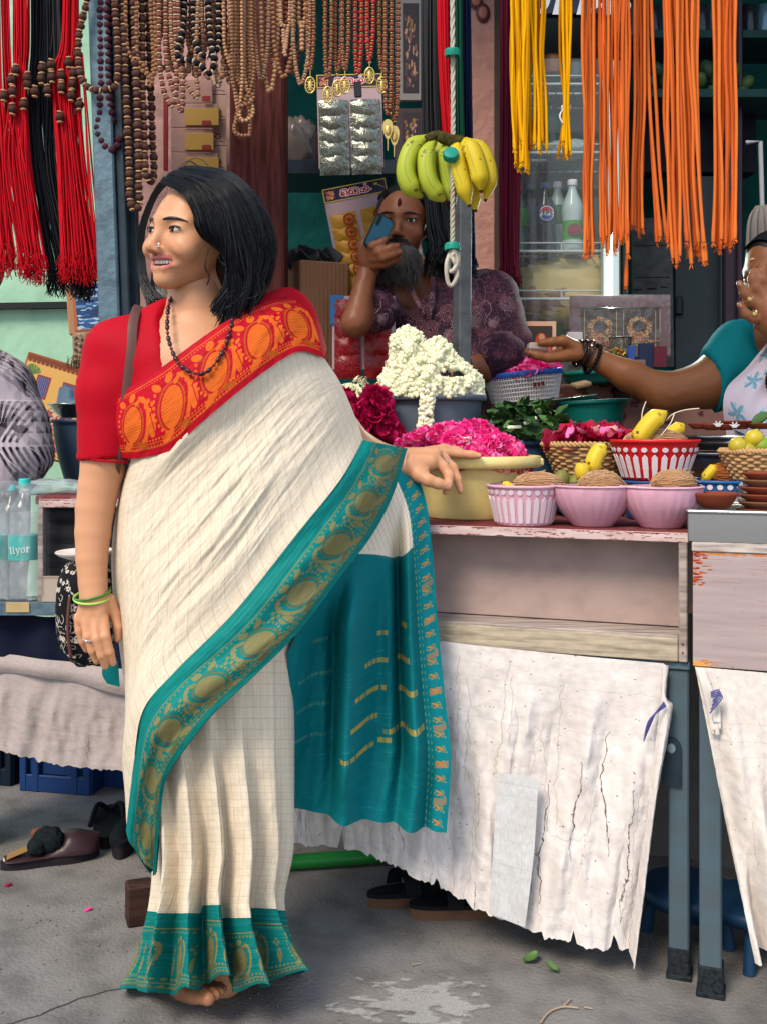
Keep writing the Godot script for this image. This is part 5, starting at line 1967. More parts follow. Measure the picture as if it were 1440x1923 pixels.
	for k in 4:
		m.tube(PackedVector3Array([cs[k] + Vector3(0, h, 0), cs[(k + 1) % 4] + Vector3(0, h, 0)]), 0.005, 8)
	part("rolled_rim", m, steel, th)
	m = M.new()
	clay_lamp(m, Vector3(P(1343, 0, -0.1).x, 0.908, -0.1), 0.042, 0.031)
	solo("clay_lamp", m, clay, "large brown clay lamp with a spout, alone at the tray's near corner", "clay lamp", "clay lamps for sale")
	for k in 6:
		m = M.new()
		clay_lamp(m, Vector3(P(1440, 0, -0.12).x + rr(-0.004, 0.006), 0.886 + k * 0.0145, -0.12), 0.046 - 0.001 * k, 0.02, rr(-0.3, 0.3))
		solo("clay_dish", m, clay if k != 4 and k != 1 else mt("clay_pale", Color("#7b5540"), 0.9, "fine", 14.0, 0.3), ["lowest clay dish of the stack at the right edge", "greyish clay dish, second from the bottom of the stack", "third clay dish from the bottom of the stack", "clay dish under the greyish upper one", "greyish clay dish, second from the top of the stack", "topmost clay dish of the stack at the right edge"][k], "clay dish", "stacked clay dishes")

# ---------------------------------------------------------------- inside the stall
func flat(m: M, x0: float, y0: float, x1: float, y1: float, z: float, thick := 0.004) -> void:
	var a := P(x0, y1, z)
	var b := P(x1, y0, z)
	m.box((a + b) * 0.5, Vector3(b.x - a.x, b.y - a.y, thick), Basis.IDENTITY, 0.001)

# a picture on a panel: a thin board with its printed front
func print_panel(called: String, parent: Node3D, x0: float, y0: float, x1: float, y1: float, z: float, mat: Material, turn := Basis.IDENTITY) -> MeshInstance3D:
	var a := P(x0, y1, z)
	var b := P(x1, y0, z)
	var mid := (a + b) * 0.5
	var h := Vector3(b.x - a.x, b.y - a.y, 0) * 0.5
	var m := M.new()
	m.quad(mid + turn * Vector3(-h.x, -h.y, 0), mid + turn * Vector3(h.x, -h.y, 0), mid + turn * Vector3(h.x, h.y, 0), mid + turn * Vector3(-h.x, h.y, 0))
	return part(called, m, mat, parent)

func bottle(label: String, x: float, foot: float, top: float, z: float, r: float, liquid: Color, cap_c: Color, label_c: Color, words: String) -> void:
	var s := S(z)
	var at := P(x, foot, z)
	var h := (foot - top) * s
	r *= s
	var th := thing("drink_bottle", label, "bottle", at, "drink bottles in the fridge")
	var m := M.new()
	m.lathe([Vector2(0, 0), Vector2(r * 0.9, 0), Vector2(r, h * 0.04), Vector2(r, h * 0.22), Vector2(r * 0.88, h * 0.36), Vector2(r * 0.9, h * 0.44), Vector2(r, h * 0.56), Vector2(r * 0.92, h * 0.66), Vector2(r * 0.5, h * 0.82), Vector2(r * 0.36, h * 0.88), Vector2(r * 0.36, h * 0.93)], at, 24)
	part("body", m, mt("liquid" + liquid.to_html(), liquid, 0.12), th)
	m = M.new()
	m.lathe([Vector2(r * 0.3, h * 0.92), Vector2(r * 0.46, h * 0.92), Vector2(r * 0.46, h * 0.99), Vector2(r * 0.4, h), Vector2(0, h)], at, 18)
	part("cap", m, mt("cap" + cap_c.to_html(), cap_c, 0.4), th)
	m = M.new()
	m.lathe([Vector2(r * 1.01, h * 0.18), Vector2(r * 1.02, h * 0.19), Vector2(r * 0.9, h * 0.37), Vector2(r * 0.92, h * 0.43), Vector2(r * 0.91, h * 0.44)] if words == "LIMCA" else [Vector2(r * 0.91, h * 0.40), Vector2(r * 0.925, h * 0.44), Vector2(r * 1.02, h * 0.56), Vector2(r * 0.95, h * 0.66), Vector2(r * 0.94, h * 0.665)], at, 24)
	var lb := part("label", m, mt("label" + label_c.to_html(), label_c, 0.5), th)
	if words:
		m = M.new()
		var c := at + Vector3(0, h * (0.30 if words == "LIMCA" else 0.545), r * (0.98 if words == "LIMCA" else 1.01) + 0.002)
		m.lathe([Vector2(r * 0.62, -0.001), Vector2(r * 0.62, 0.0008), Vector2(0, 0.001)], c, 24, 1, 1, rot(90, 0, 0))
		part("emblem", m, mt("emblem_white", Color("#d8dadc"), 0.5) if words == "PEPSI" else mt("emblem_dark", Color("#5a3030"), 0.5), lb)
		if words == "PEPSI":
			for k in 2:
				m = M.new()
				var pl := PackedVector2Array()
				for j in 15:
					var a := PI * (0.12 + 0.76 * j / 14.0) * (1 if k == 0 else -1)
					pl.append(Vector2(cos(a), sin(a)) * r * 0.56)
				m.prism(pl, 0.001, Transform3D(Basis.IDENTITY, c + Vector3(0, 0, 0.0015)))
				part("emblem_half", m, mt("emblem_red", Color("#a81c2c"), 0.5) if k == 0 else mt("emblem_blue", Color("#1c3c88"), 0.5), lb)
		text_part("lettering", words, r * (0.42 if words == "PEPSI" else 0.36), mt("ink_dark", Color("#101420"), 0.6) if words == "PEPSI" else mt("emblem_red", Color("#a81c2c"), 0.5), lb, Transform3D(Basis.IDENTITY, c + Vector3(0, 0, 0.003)), "Droid Sans", true)

# a rounded, slumped bag
func bag(m: M, at: Vector3, r: Vector3, sd: int, rough := 0.18, nu := 36, nv := 20) -> void:
	var fn := FastNoiseLite.new()
	fn.seed = sd
	fn.frequency = 1.0
	fn.fractal_type = FastNoiseLite.FRACTAL_RIDGED
	var pts := PackedVector3Array()
	for b in nv + 1:
		var q := PI * b / nv
		for a in nu + 1:
			var w := TAU * a / nu
			var d := Vector3(cos(w) * sin(q), -cos(q), sin(w) * sin(q))
			d = Vector3(signf(d.x) * pow(absf(d.x), 0.8), signf(d.y) * pow(absf(d.y), 0.8), signf(d.z) * pow(absf(d.z), 0.8))
			pts.append(at + d * r * (1.0 + rough * fn.get_noise_3d(d.x * 1.6, d.y * 1.6, d.z * 1.6)))
	m.grid(pts, nu + 1, nv + 1, 1, 1, true, false)

# the Tamil word on the packet headers, drawn as strokes
func header_tex(key: String) -> StandardMaterial3D:
	if mats.has(key):
		return mats[key]
	var t := Tex.new(512, 160, Color("#211c3c"))
	t.rect(0, 0, 512, 10, Color("#cdb13a"))
	t.rect(0, 150, 512, 10, Color("#cdb13a"))
	t.rect(0, 0, 8, 160, Color("#cdb13a"))
	t.rect(504, 0, 8, 160, Color("#cdb13a"))
	for k in 30:
		t.oval(58 + (k * 37 % 60) - 30, 85 + (k * 53 % 90) - 45, 9, 12, [Color("#a8473c"), Color("#c98a70"), Color("#7a2430"), Color("#d8b060")][k % 4])
	t.oval(430, 46, 16, 14, Color("#cdb13a"))
	t.line(430, 46, 490, 100, 5, Color("#cdb13a"))
	for pass_ in 2:
		var c := Color("#e8dfe0") if pass_ == 0 else Color("#b3182c")
		var w := 22.0 if pass_ == 0 else 11.0
		t.curve([[170, 112], [150, 108], [146, 86], [160, 76], [172, 90], [160, 108], [150, 60], [172, 44], [192, 60], [192, 118]], w, c, 60)
		t.curve([[212, 112], [206, 86], [222, 70], [240, 80], [236, 104], [220, 108], [256, 116], [288, 116]], w, c, 60)
		t.line(284, 56, 284, 118, w, c)
		t.curve([[212, 90], [222, 56], [252, 46], [284, 60]], w, c, 40)
		t.curve([[306, 112], [302, 86], [316, 72], [332, 84], [326, 106], [312, 108], [340, 118], [362, 104], [366, 74], [350, 58], [338, 74], [352, 96], [384, 96]], w, c, 70)
		t.oval(348, 26, w * 0.7, w * 0.7, c)
	return tex_mat(key, t.im, 0.5)

func packet_sheet(label: String, x0: float, y0: float, x1: float, y1: float, z: float, tilt: float, head: float, cols: Array, rows: int, pm: Material, seal: bool) -> void:
	var a := P(x0, y1, z)
	var b := P(x1, y0, z)
	var mid := (a + b) * 0.5
	var hx := (b.x - a.x) * 0.5
	var hy := (b.y - a.y) * 0.5
	var bs := rot(0, 0, tilt)
	var th := thing("packet_card", label, "packet card", mid - Vector3(0, hy, 0), "hanging cards of small packets")
	var m := M.new()
	m.box(mid, Vector3(hx * 2, hy * 2, 0.004), bs, 0.001)
	part("card", m, mt("card_pink", Color("#b39aa0"), 0.6), th)
	if head > 0.0:
		m = M.new()
		var y := hy - head * hy
		m.quad(mid + bs * Vector3(-hx, y, 0.004), mid + bs * Vector3(hx, y, 0.004), mid + bs * Vector3(hx, hy, 0.004), mid + bs * Vector3(-hx, hy, 0.004))
		part("header", m, header_tex("header"), th)
	var fn := FastNoiseLite.new()
	fn.frequency = 1.0
	var ph := (2 * hy - head * hy * 1.7) * 0.96
	for c in cols.size():
		for k in rows:
			m = M.new()
			var pts := PackedVector3Array()
			var w = hx * cols[c][1]
			var y1b := hy - head * hy * 1.7 - ph * k / rows - 0.01
			var hh := ph / rows * 1.5
			fn.seed = c * 31 + k * 7 + int(x0)
			for j in 9:
				for i in 10:
					var u := i / 9.0
					var v := j / 8.0
					pts.append(mid + bs * Vector3(hx * cols[c][0] + w * (u * 2 - 1), y1b - hh * v, 0.006 + 0.012 * sin(PI * u) * sin(PI * v * 0.9 + 0.2) + 0.006 * fn.get_noise_2d(u * 5, v * 5) + (rows - k) * 0.0018 * 0.0 + 0.004 * k * 0.3))
			m.grid(pts, 10, 9)
			var o := part("packet", m, pm, th)
			if seal and k < 5:
				var s := M.new()
				s.lathe([Vector2(0.017, 0), Vector2(0.0165, 0.001), Vector2(0.0125, 0.001), Vector2(0.012, 0)], mid + bs * Vector3(hx * cols[c][0] + w * 0.4, y1b - hh * 0.42, 0.021 + 0.001 * k), 24, 1, 1, rot(90, 0, 0))
				s.ball(mid + bs * Vector3(hx * cols[c][0] + w * 0.4, y1b - hh * 0.42, 0.021 + 0.001 * k), Vector3(0.007, 0.006, 0.001), Basis.IDENTITY, 8, 4)
				part("seal_print", s, mt("seal_red", Color("#9a3020"), 0.6), o)

func wrapped_picture_tex() -> Image:
	var t := Tex.new(384, 256, Color("#2a1d1a"))
	var r := RandomNumberGenerator.new()
	r.seed = 3
	for side in 2:
		var cx := 98.0 + side * 188
		for k in 300:
			var a := r.randf() * TAU
			var q := 40.0 + r.randf() * 26
			t.oval(cx + cos(a) * q * 0.9, 120 + sin(a) * q, r.randf_range(2, 6), r.randf_range(2, 5), [Color("#9a5f2c"), Color("#b98a4a"), Color("#7a3a1c"), Color("#c9a56a")][k % 4])
		for k in 200:
			t.oval(cx + r.randfn(0, 34), 200 + r.randfn(0, 22), r.randf_range(2, 8), r.randf_range(2, 6), [Color("#8a3c20"), Color("#b0662c"), Color("#6a2820"), Color("#b98a4a")][k % 4])
		t.rect(cx - 78, 14, 4, 236, Color("#b08a48"))
		t.rect(cx + 76, 14, 4, 236, Color("#b08a48"))
		t.rect(cx - 78, 14, 158, 4, Color("#8a4a28"))
	t.wear(0.05, 0.3, 4, 3)
	return t.im

func behind() -> void:
	var m := M.new()
	var navy := mt("navy_steel", Color.WHITE)
	var steelw := mt("shelf_wire", Color("#aab4b2"), 0.4, "", 1, 0, 0.3)
	var z := -1.55
	var th := thing("drinks_fridge", "glass door drinks fridge with a dark blue header behind the orange cords", "fridge", Vector3(P(1065, 0, z).x, 0, z))
	m = M.new()
	var fx0 := P(938, 0, z + 0.13).x
	var fx1 := P(1180, 0, z + 0.13).x
	var body := mt("fridge_dark", Color("#16201f"), 0.5)
	var y0 := 0.55
	for q in [[(fx0 + fx1) / 2, 1.5, z - 0.2, fx1 - fx0, 2.2, 0.02], [fx0 + 0.015, 1.5, z - 0.03, 0.03, 2.2, 0.32], [fx1 - 0.01, 1.5, z - 0.03, 0.02, 2.2, 0.32], [(fx0 + fx1) / 2, 0.42, z - 0.03, fx1 - fx0, 0.05, 0.32]]:
		m.box(Vector3(q[0], q[1], q[2]), Vector3(q[3], q[4], q[5]))
	part("cabinet", m, body, th)
	m = M.new()
	m.quad(Vector3(fx0 + 0.03, 0.5, z - 0.186), Vector3(fx1 - 0.02, 0.5, z - 0.186), Vector3(fx1 - 0.02, 2.3, z - 0.186), Vector3(fx0 + 0.03, 2.3, z - 0.186))
	part("liner", m, mt("fridge_liner", Color("#33504a"), 0.5), th)
	for q in [[303, 0], [178, 1], [483, 2], [570, 3]]:
		var y: float = P(0, q[0], z).y
		m = M.new()
		for k in 14:
			m.tube(PackedVector3Array([Vector3(fx0 + 0.03 + k * (fx1 - fx0 - 0.05) / 13, y, z - 0.18), Vector3(fx0 + 0.03 + k * (fx1 - fx0 - 0.05) / 13, y, z + 0.1)]), 0.0025, 5)
		for dz in [0.1, 0.0, -0.16]:
			m.tube(PackedVector3Array([Vector3(fx0 + 0.02, y + 0.003, z + dz), Vector3(fx1 - 0.03, y + 0.003, z + dz)]), 0.005, 6)
		m.tube(PackedVector3Array([Vector3(fx0 + 0.02, y + 0.03, z + 0.1), Vector3(fx1 - 0.03, y + 0.03, z + 0.1)]), 0.003, 6)
		for k in 3:
			m.tube(PackedVector3Array([Vector3(lerpf(fx0 + 0.03, fx1 - 0.04, k / 2.0), y, z + 0.1), Vector3(lerpf(fx0 + 0.03, fx1 - 0.04, k / 2.0), y + 0.03, z + 0.1)]), 0.003, 5)
		part("wire_shelf", m, steelw, th)
	m = M.new()
	m.box(Vector3((fx0 + fx1) / 2, P(0, -14, z + 0.13).y, z + 0.115), Vector3(fx1 - fx0, 0.14, 0.04))
	var hd := part("header", m, mt("fridge_blue", Color("#14203f"), 0.4), th)
	text_part("lettering", "VOLTAS", 0.088, mt("emblem_white", Color("#d8dadc"), 0.5), hd, Transform3D(rot(0, 0, 0) * Basis(Vector3(1, 0, 0), Vector3(0.25, 1, 0), Vector3(0, 0, 1)), Vector3(P(1066, 0, z + 0.14).x, P(0, 3, z + 0.14).y, z + 0.137)), "Droid Sans", true)
	m = M.new()
	m.box(Vector3(P(1146, 0, z + 0.14).x, 1.3, z + 0.13), Vector3(0.062, 1.9, 0.03), Basis.IDENTITY, 0.006)
	part("door_edge", m, mt("fridge_alu", Color("#b9c6c2"), 0.25, "", 1, 0, 0.7), th)
	m = M.new()
	m.box(Vector3(P(1143, 0, z + 0.15).x, P(0, 525, z).y, z + 0.15), Vector3(0.022, 0.34, 0.006), Basis.IDENTITY, 0.002)
	var lampm := mt("lamp_strip", Color("#dfeee6"), 0.4)
	lampm.emission_enabled = true
	lampm.emission = Color("#dff4ea")
	lampm.emission_energy_multiplier = 1.3
	part("lamp_strip", m, lampm, th)
	var al := AreaLight3D.new()
	al.name = "fridge_lamp"
	al.area_size = Vector2(0.02, 0.34)
	al.light_color = Color("#dff4ea")
	al.light_energy = 0.35
	al.area_range = 4.0
	al.shadow_enabled = true
	al.position = Vector3(P(1143, 0, z + 0.15).x, P(0, 525, z).y, z + 0.157)
	al.rotation_degrees = Vector3(0, 180, 0)
	add_child(al)
	m = M.new()
	m.quad(Vector3(fx0 + 0.03, 0.45, z + 0.118), Vector3(P(1130, 0, z + 0.12).x, 0.45, z + 0.118), Vector3(P(1130, 0, z + 0.12).x, 2.26, z + 0.118), Vector3(fx0 + 0.03, 2.26, z + 0.118))
	part("glass_door", m, glass("door_glass", Color("#e6f0ec"), 0.06, 0.04), th)
	var clear := Color("#9fb5b4")
	bottle("green soda bottle at the left edge of the fridge shelf", 972, 478, 352, z, 22, Color("#27564a"), Color("#7a1e22"), Color("#2e7a3a"), "")
	bottle("dark cola bottle without emblem, left in the fridge", 992, 478, 346, z - 0.04, 22, Color("#10141c"), Color("#26345c"), Color("#1c2c58"), "")
	bottle("dark cola bottle with a red and blue emblem", 1022, 478, 344, z + 0.05, 22, Color("#10131a"), Color("#20386c"), Color("#14224c"), "PEPSI")
	bottle("clear lemonade bottle with green label, half hidden", 1046, 478, 342, z - 0.02, 19, clear, Color("#d0d2d2"), Color("#2c6c30"), "")
	bottle("clear lemonade bottle with green label and full view", 1074, 478, 338, z + 0.05, 21, clear, Color("#d6d8d8"), Color("#3a8a2e"), "LIMCA")
	for q in [["bulging yellowish sack at the bottom of the fridge", 1068, 548, 0.16, 0.10, "#a89a62", 3], ["brown sack in front of the yellowish one in the fridge", 1030, 568, 0.12, 0.055, "#6d4a36", 5]]:
		m = M.new()
		bag(m, P(q[1], q[2], z - 0.02), Vector3(q[3], q[4], 0.09), q[6], 0.3)
		solo("sack", m, mt("sack" + q[5], Color(q[5]), 0.5), q[0], "sack")
	for q in [["dim green bottle on the upper fridge shelf", 1035, 300, 190, 20], ["second dim green bottle on the upper fridge shelf", 1012, 300, 205, 18]]:
		bottle(q[0], q[1], q[2], q[3], z - 0.06, q[4], Color("#123a34"), Color("#16201f"), Color("#123a34"), "")
	m = M.new()
	bag(m, P(1068, 284, z + 0.05), Vector3(0.07, 0.03, 0.05), 11, 0.3)
	solo("plastic_bag", m, mt("bag_grey", Color("#7f9492"), 0.3), "crumpled translucent bag on the middle fridge shelf", "bag")
	for q in [["orange brown jar on the top fridge shelf", 1036, 122, 15, "#8a5a3a"], ["round tin beside the jar on the top fridge shelf", 1080, 135, 13, "#49585c"]]:
		m = M.new()
		m.lathe([Vector2(0, -0.03), Vector2(q[3] * 0.002, -0.03), Vector2(q[3] * 0.0021, 0.02), Vector2(q[3] * 0.0017, 0.03), Vector2(0, 0.032)], P(q[1], q[2], z), 20)
		solo("jar", m, mt("jar" + q[4], Color(q[4]), 0.4), q[0], "jar")

	th = thing("grey_board", "grey board with faint ruled marks leaning beside the fridge", "board", P(1226, 640, -1.9))
	m = M.new()
	m.box((P(1185, 690, -1.9) + P(1262, 410, -1.9)) * 0.5, Vector3(0.15, 0.546, 0.02), rot(0, 0, 0.8))
	part("panel", m, mt("board_grey", Color("#4e5252"), 0.8, "blotch", 3.0), th)
	m = M.new()
	for q in [[1190, 543, 1204, 545], [1214, 541, 1232, 543], [1240, 538, 1252, 540], [1214, 563, 1234, 565], [1240, 561, 1252, 563], [1190, 520, 1258, 521], [1190, 460, 1258, 461]]:
		m = M.new()
		flat(m, q[0], q[1], q[2], q[3], -1.888, 0.001)
		part("ruled_mark", m, mt("ink_dark", Color.WHITE), th)
	th = thing("dark_door", "dark teal grey door in a plum frame at the back right", "door", Vector3(P(1305, 0, -1.95).x, 0, -1.95))
	m = M.new()
	m.box(Vector3(P(1305, 0, -1.95).x, 1.05, -1.95), Vector3(0.16, 1.9, 0.04))
	part("leaf", m, mt("door_dark", Color("#1d2a31"), 0.5, "soft", 1.0), th)
	m = M.new()
	m.box(Vector3(P(1352, 0, -1.93).x, 1.05, -1.93), Vector3(0.012, 1.9, 0.05))
	part("stile", m, mt("door_edge", Color("#34434b"), 0.5), th)
	m = M.new()
	m.box(P(1274, 574, -1.92), Vector3(0.028, 0.07, 0.02), Basis.IDENTITY, 0.008)
	part("latch", m, mt("black_thread", Color.WHITE), th)
	m = M.new()
	m.box(Vector3(P(1368, 0, -1.9).x, 1.6, -1.9), Vector3(0.05, 3.1, 0.06), Basis.IDENTITY, 0.004)
	m.box(Vector3(P(1384, 0, -1.88).x, 1.6, -1.88), Vector3(0.02, 3.1, 0.06), Basis.IDENTITY, 0.004)
	solo("plum_post", m, mt("plum_post", Color("#2a1a2c"), 0.45, "soft", 1.0), "dark plum door post left of the grey cloth", "post")
	for q in [["upper shelf of jars behind the orange cords", 84, -2.0], ["lower shelf of mangoes behind the orange cords", 192, -1.9]]:
		m = M.new()
		var a := P(1175, q[1], q[2])
		m.box(Vector3(a.x + 0.4, a.y - 0.01, q[2]), Vector3(0.8, 0.03, 0.28))
		solo("wall_shelf", m, mt("shelf_teal", Color("#2a4a4a"), 0.6, "soft", 2.0), q[0], "shelf")
	m = M.new()
	m.box(Vector3(P(1300, 0, -2.0).x, P(0, 260, -2.0).y, -2.0), Vector3(0.44, 0.28, 0.1))
	solo("dark_cabinet", m, mt("cabinet_dark", Color("#191a22"), 0.6), "dark cabinet front under the mango shelf", "cabinet")
	for k in 20:
		var x := 1215 + (k % 7) * 30 + rr(-6, 6)
		var lev := k / 7
		m = M.new()
		m.ball(P(x + lev * 8, 178 - lev * 22 + rr(-4, 4), -1.83 - 0.03 * (k % 2)), Vector3(0.026, 0.034, 0.026) * rr(0.85, 1.1), rot(rr(-30, 30), rr(0, 90), rr(-50, 50)), 14, 10)
		solo("mango", m, mt("mango%d" % (k % 3), [Color("#3d5a34"), Color("#52683a"), Color("#2f4a2e")][k % 3], 0.5, "fine", 12.0), "small green mango on the lower wall shelf behind the orange cords", "mango", "green mangoes piled on the shelf")
	for k in 9:
		var x := 1195 + k * 30.0
		m = M.new()
		var a := P(x, 74, -1.95)
		m.lathe([Vector2(0, 0), Vector2(0.03, 0), Vector2(0.032, 0.01), Vector2(0.032, 0.09), Vector2(0.024, 0.105), Vector2(0.024, 0.125), Vector2(0, 0.126)], a, 20)
		solo("jar", m, mt("jar_glass%d" % (k % 3), [Color("#52646a"), Color("#2e3438"), Color("#5f7c8c")][k % 3], 0.15, "", 1, 0, 0.3), "dim jar standing on the upper wall shelf", "jar", "jars on the upper shelf")
	th = thing("hung_cloth", "grey cloth hanging from a white rod at the right edge", "cloth", P(1420, 480, -1.5))
	m = M.new()
	m.tube(PackedVector3Array([P(1433, 480, -1.5), P(1427, 266, -1.5), P(1400, 268, -1.5)]), 0.008, 8)
	part("rod", m, mt("rod_white", Color("#9a9aa0"), 0.5), th)
	m = M.new()
	cloth(m, coons([P(1418, 386, -1.47), P(1440, 384, -1.47)], [P(1398, 520, -1.45), P(1460, 520, -1.45)], [P(1418, 386, -1.47), P(1402, 420, -1.45), P(1398, 520, -1.45)], [P(1440, 384, -1.47), P(1456, 420, -1.45), P(1460, 520, -1.45)], 30, 20, func(u, v): return 0.02 * sin(u * 26) * v), 30, 20)
	part("sheet", m, mt("cloth_grey", Color("#7b7672"), 0.9, "fine", 20.0), th)

	th = thing("framed_picture", "wide framed print in shiny plastic wrap standing on the back stand", "picture", P(1162, 668, -1.3))
	for q in [[1070, 556, 1256, 578], [1070, 655, 1256, 668], [1070, 578, 1088, 655], [1238, 578, 1256, 655]]:
		m = M.new()
		flat(m, q[0], q[1], q[2], q[3], -1.3, 0.03)
		part("frame_bar", m, mt("frame_plum", Color("#5c3f47"), 0.4, "fine", 6.0), th)
	print_panel("print", th, 1088, 578, 1238, 655, -1.295, tex_mat("wrapped_print", wrapped_picture_tex(), 0.4))
	m = M.new()
	var fn := FastNoiseLite.new()
	fn.frequency = 1.0
	fn.fractal_type = FastNoiseLite.FRACTAL_RIDGED
	var pts := PackedVector3Array()
	for j in 24:
		for i in 40:
			pts.append(P(1068 + 190 * i / 39.0, 553 + 117 * j / 23.0, -1.277 + 0.006 * fn.get_noise_2d(i * 0.13 + j * 0.1, j * 0.16 - i * 0.03)))
	m.grid(pts, 40, 24)
	part("plastic_wrap", m, glass("film", Color("#ffffff"), 0.05, 0.1), th)
	th = thing("framed_picture", "small framed portrait print of a figure in red robes", "picture", P(1017, 682, -1.1))
	m = M.new()
	flat(m, 983, 604, 1043, 680, -1.1, 0.012)
	part("frame", m, mt("frame_peach", Color("#d0a286"), 0.5), th)
	var t := Tex.new(96, 128, Color("#3a2c26"))
	t.oval(52, 60, 22, 34, Color("#b8402c"))
	t.oval(54, 100, 40, 44, Color("#c04a34"))
	t.oval(55, 44, 11, 14, Color("#c08a66"))
	t.rect(0, 112, 96, 16, Color("#c8902c"))
	print_panel("print", th, 990, 612, 1036, 674, -1.092, tex_mat("portrait_print", t.im, 0.5))
	for q in [["little dark blue box leaning on the wrapped picture", 1198, 645, 1226, 692, -1.16, "#1a2444"], ["dark red booklet at the right of the little boxes", 1226, 650, 1250, 690, -1.15, "#5a1c2c"], ["small white card left of the cup", 1064, 624, 1092, 660, -1.2, "#b8aeb2"], ["slim blue packet standing before the cup", 1178, 650, 1190, 690, -1.12, "#2c4a90"], ["small framed card in front of the dark blue box", 1184, 676, 1210, 706, -1.1, "#7a5a58"], ["green card behind the portrait", 1038, 606, 1056, 650, -1.15, "#20382c"]]:
		m = M.new()
		flat(m, q[1], q[2], q[3], q[4], q[5], 0.02)
		solo("small_box", m, mt("box" + q[6], Color(q[6]), 0.5), q[0], "small box")
	m = M.new()
	vessel(m, P(1164, 668, -1.18), 0.028, 0.034, 0.055, 0.002, 0.0, Basis.IDENTITY, 28)
	solo("patterned_cup", m, chipped("cup_print", Color("#3a3836"), Color("#b8b0a8"), 128, 64, 60, 8, 0.4), "dark patterned cup with a white rim before the wrapped picture", "cup")
	m = M.new()
	for k in 40:
		var e := P(1155 + rr(-24, 20), 664 + rr(-10, 8), -1.12 + rr(-0.03, 0.02))
		m.box(e, Vector3(0.012, 0.008, 0.003), rot(rr(0, 180), rr(0, 180), rr(0, 180)), 0.001)
	solo("gilt_trinkets", m, mt("gilt", Color("#c08a3a"), 0.3, "", 1, 0, 0.8), "handful of gilt foil trinkets beside the patterned cup", "trinkets")

	th = thing("navy_shelf", "navy painted shelf behind the seller's packets", "shelf", P(620, 345, -1.4))
	m = M.new()
	m.box(P(625, 332, -1.42), Vector3(0.4, 0.045, 0.26))
	part("board", m, navy, th)
	m = M.new()
	bag(m, P(556, 280, -1.4), Vector3(0.066, 0.085, 0.06), 17, 0.35)
	solo("plastic_bag", m, mt("bag_dim", Color("#5e5450"), 0.25), "dim knotted plastic bag of brown goods on the navy shelf", "bag")
	m = M.new()
	m.lathe([Vector2(0.058, 0), Vector2(0.062, 0.004), Vector2(0.062, 0.016), Vector2(0.056, 0.018)], P(560, 324, -1.36), 32)
	solo("yellow_lid", m, mt("lid_yellow", Color("#c09a28"), 0.5), "yellow lid under the plastic bag on the navy shelf", "lid")
	packet_sheet("upper card of silvery packets hanging above the seller", 597, 140, 718, 316, -1.0, 1.5, 0.28, [[-0.5, 0.46], [0.48, 0.46]], 5, mt("foil_green", Color("#8a8f86"), 0.2, "dirt", 9.0, 0.5, 0.6), false)
	packet_sheet("tilted card of yellow packets behind the phone", 622, 344, 742, 536, -1.12, 11.0, 0.27, [[-0.5, 0.4], [0.45, 0.4]], 6, mt("packet_yellow", Color("#c08a1e"), 0.4, "fine", 8.0, 0.4), true)
	packet_sheet("card of glossy red packets below the seller's elbow", 624, 556, 742, 694, -0.98, 0.0, 0.0, [[-0.5, 0.42], [0.45, 0.42]], 4, mt("packet_red", Color("#97131c"), 0.25, "dirt", 9.0, 0.5), false)
	m = M.new()
	flat(m, 620, 554, 645, 610, -0.975, 0.004)
	solo("blue_card", m, mt("card_blue", Color("#2b5f92"), 0.5), "blue edged card corner beside the red packets", "card")
	th = thing("cardboard_box", "brown corrugated cardboard box stuffed with dark packets behind the woman", "box", P(590, 680, -1.12))
	m = M.new()
	var cb := mt("cardboard", Color("#93694e"), 0.85, "fine", 8.0)
	m.box((P(545, 700, -1.12) + P(640, 498, -1.12)) * 0.5, Vector3(0.15, 0.315, 0.16), rot(0, 24, 0), 0.003)
	part("body", m, cb, th)
	m = M.new()
	for k in 12:
		m.box((P(545, 700, -1.12) + P(640, 498, -1.12)) * 0.5 + rot(0, 24, 0) * Vector3(-0.07 + k * 0.0125, 0, 0.0805), Vector3(0.0035, 0.31, 0.002), rot(0, 24, 0), 0.0008)
	part("corrugation", m, cb, th)
	m = M.new()
	for k in 9:
		m.box(P(550 + k * 9, 492 - rr(0, 18), -1.12 + rr(-0.04, 0.04)), Vector3(0.06, 0.05, 0.006), rot(rr(-40, 40), rr(-60, 60), rr(-50, 50)), 0.001)
	part("packets", m, mt("dark_packet", Color("#2a2a2c"), 0.35), th)
	for q in [["grey framed print high behind the gilt pendants", 742, 0, 790, 190, "#8a8482", "#2c2228"], ["dim framed print behind the spear pendants", 742, 205, 792, 320, "#4a4044", "#30222a"]]:
		th = thing("framed_picture", q[0], "picture", P((q[1] + q[3]) / 2, q[4], -1.5))
		m = M.new()
		flat(m, q[1], q[2], q[3], q[4], -1.5, 0.02)
		part("frame", m, mt("frame" + q[5], Color(q[5]), 0.6), th)
		t = Tex.new(64, 160, Color(q[6]))
		for k in 60:
			t.oval(rr(8, 56), rr(20, 150), rr(2, 6), rr(2, 8), [Color("#7a4a40"), Color("#a8806a"), Color("#503040"), Color("#8a6a3a")][k % 4])
		print_panel("print", th, q[1] + 14, q[2] + 6, q[3] - 4, q[4] - 16, -1.488, tex_mat("print" + q[5], t.im, 0.5))
	var ycard := mt("packet_mustard", Color("#c49a48"), 0.5, "fine", 8.0)
	th = thing("packet_strip", "hanging strip of pink packets with mustard cards above the woman's head", "packet strip", P(380, 330, -1.1))
	m = M.new()
	flat(m, 400, 112, 426, 326, -1.12, 0.006)
	part("backing_card", m, mt("card_pale", Color("#b99a8e"), 0.6), th)
	t = Tex.new(64, 128, Color("#b99a8e"))
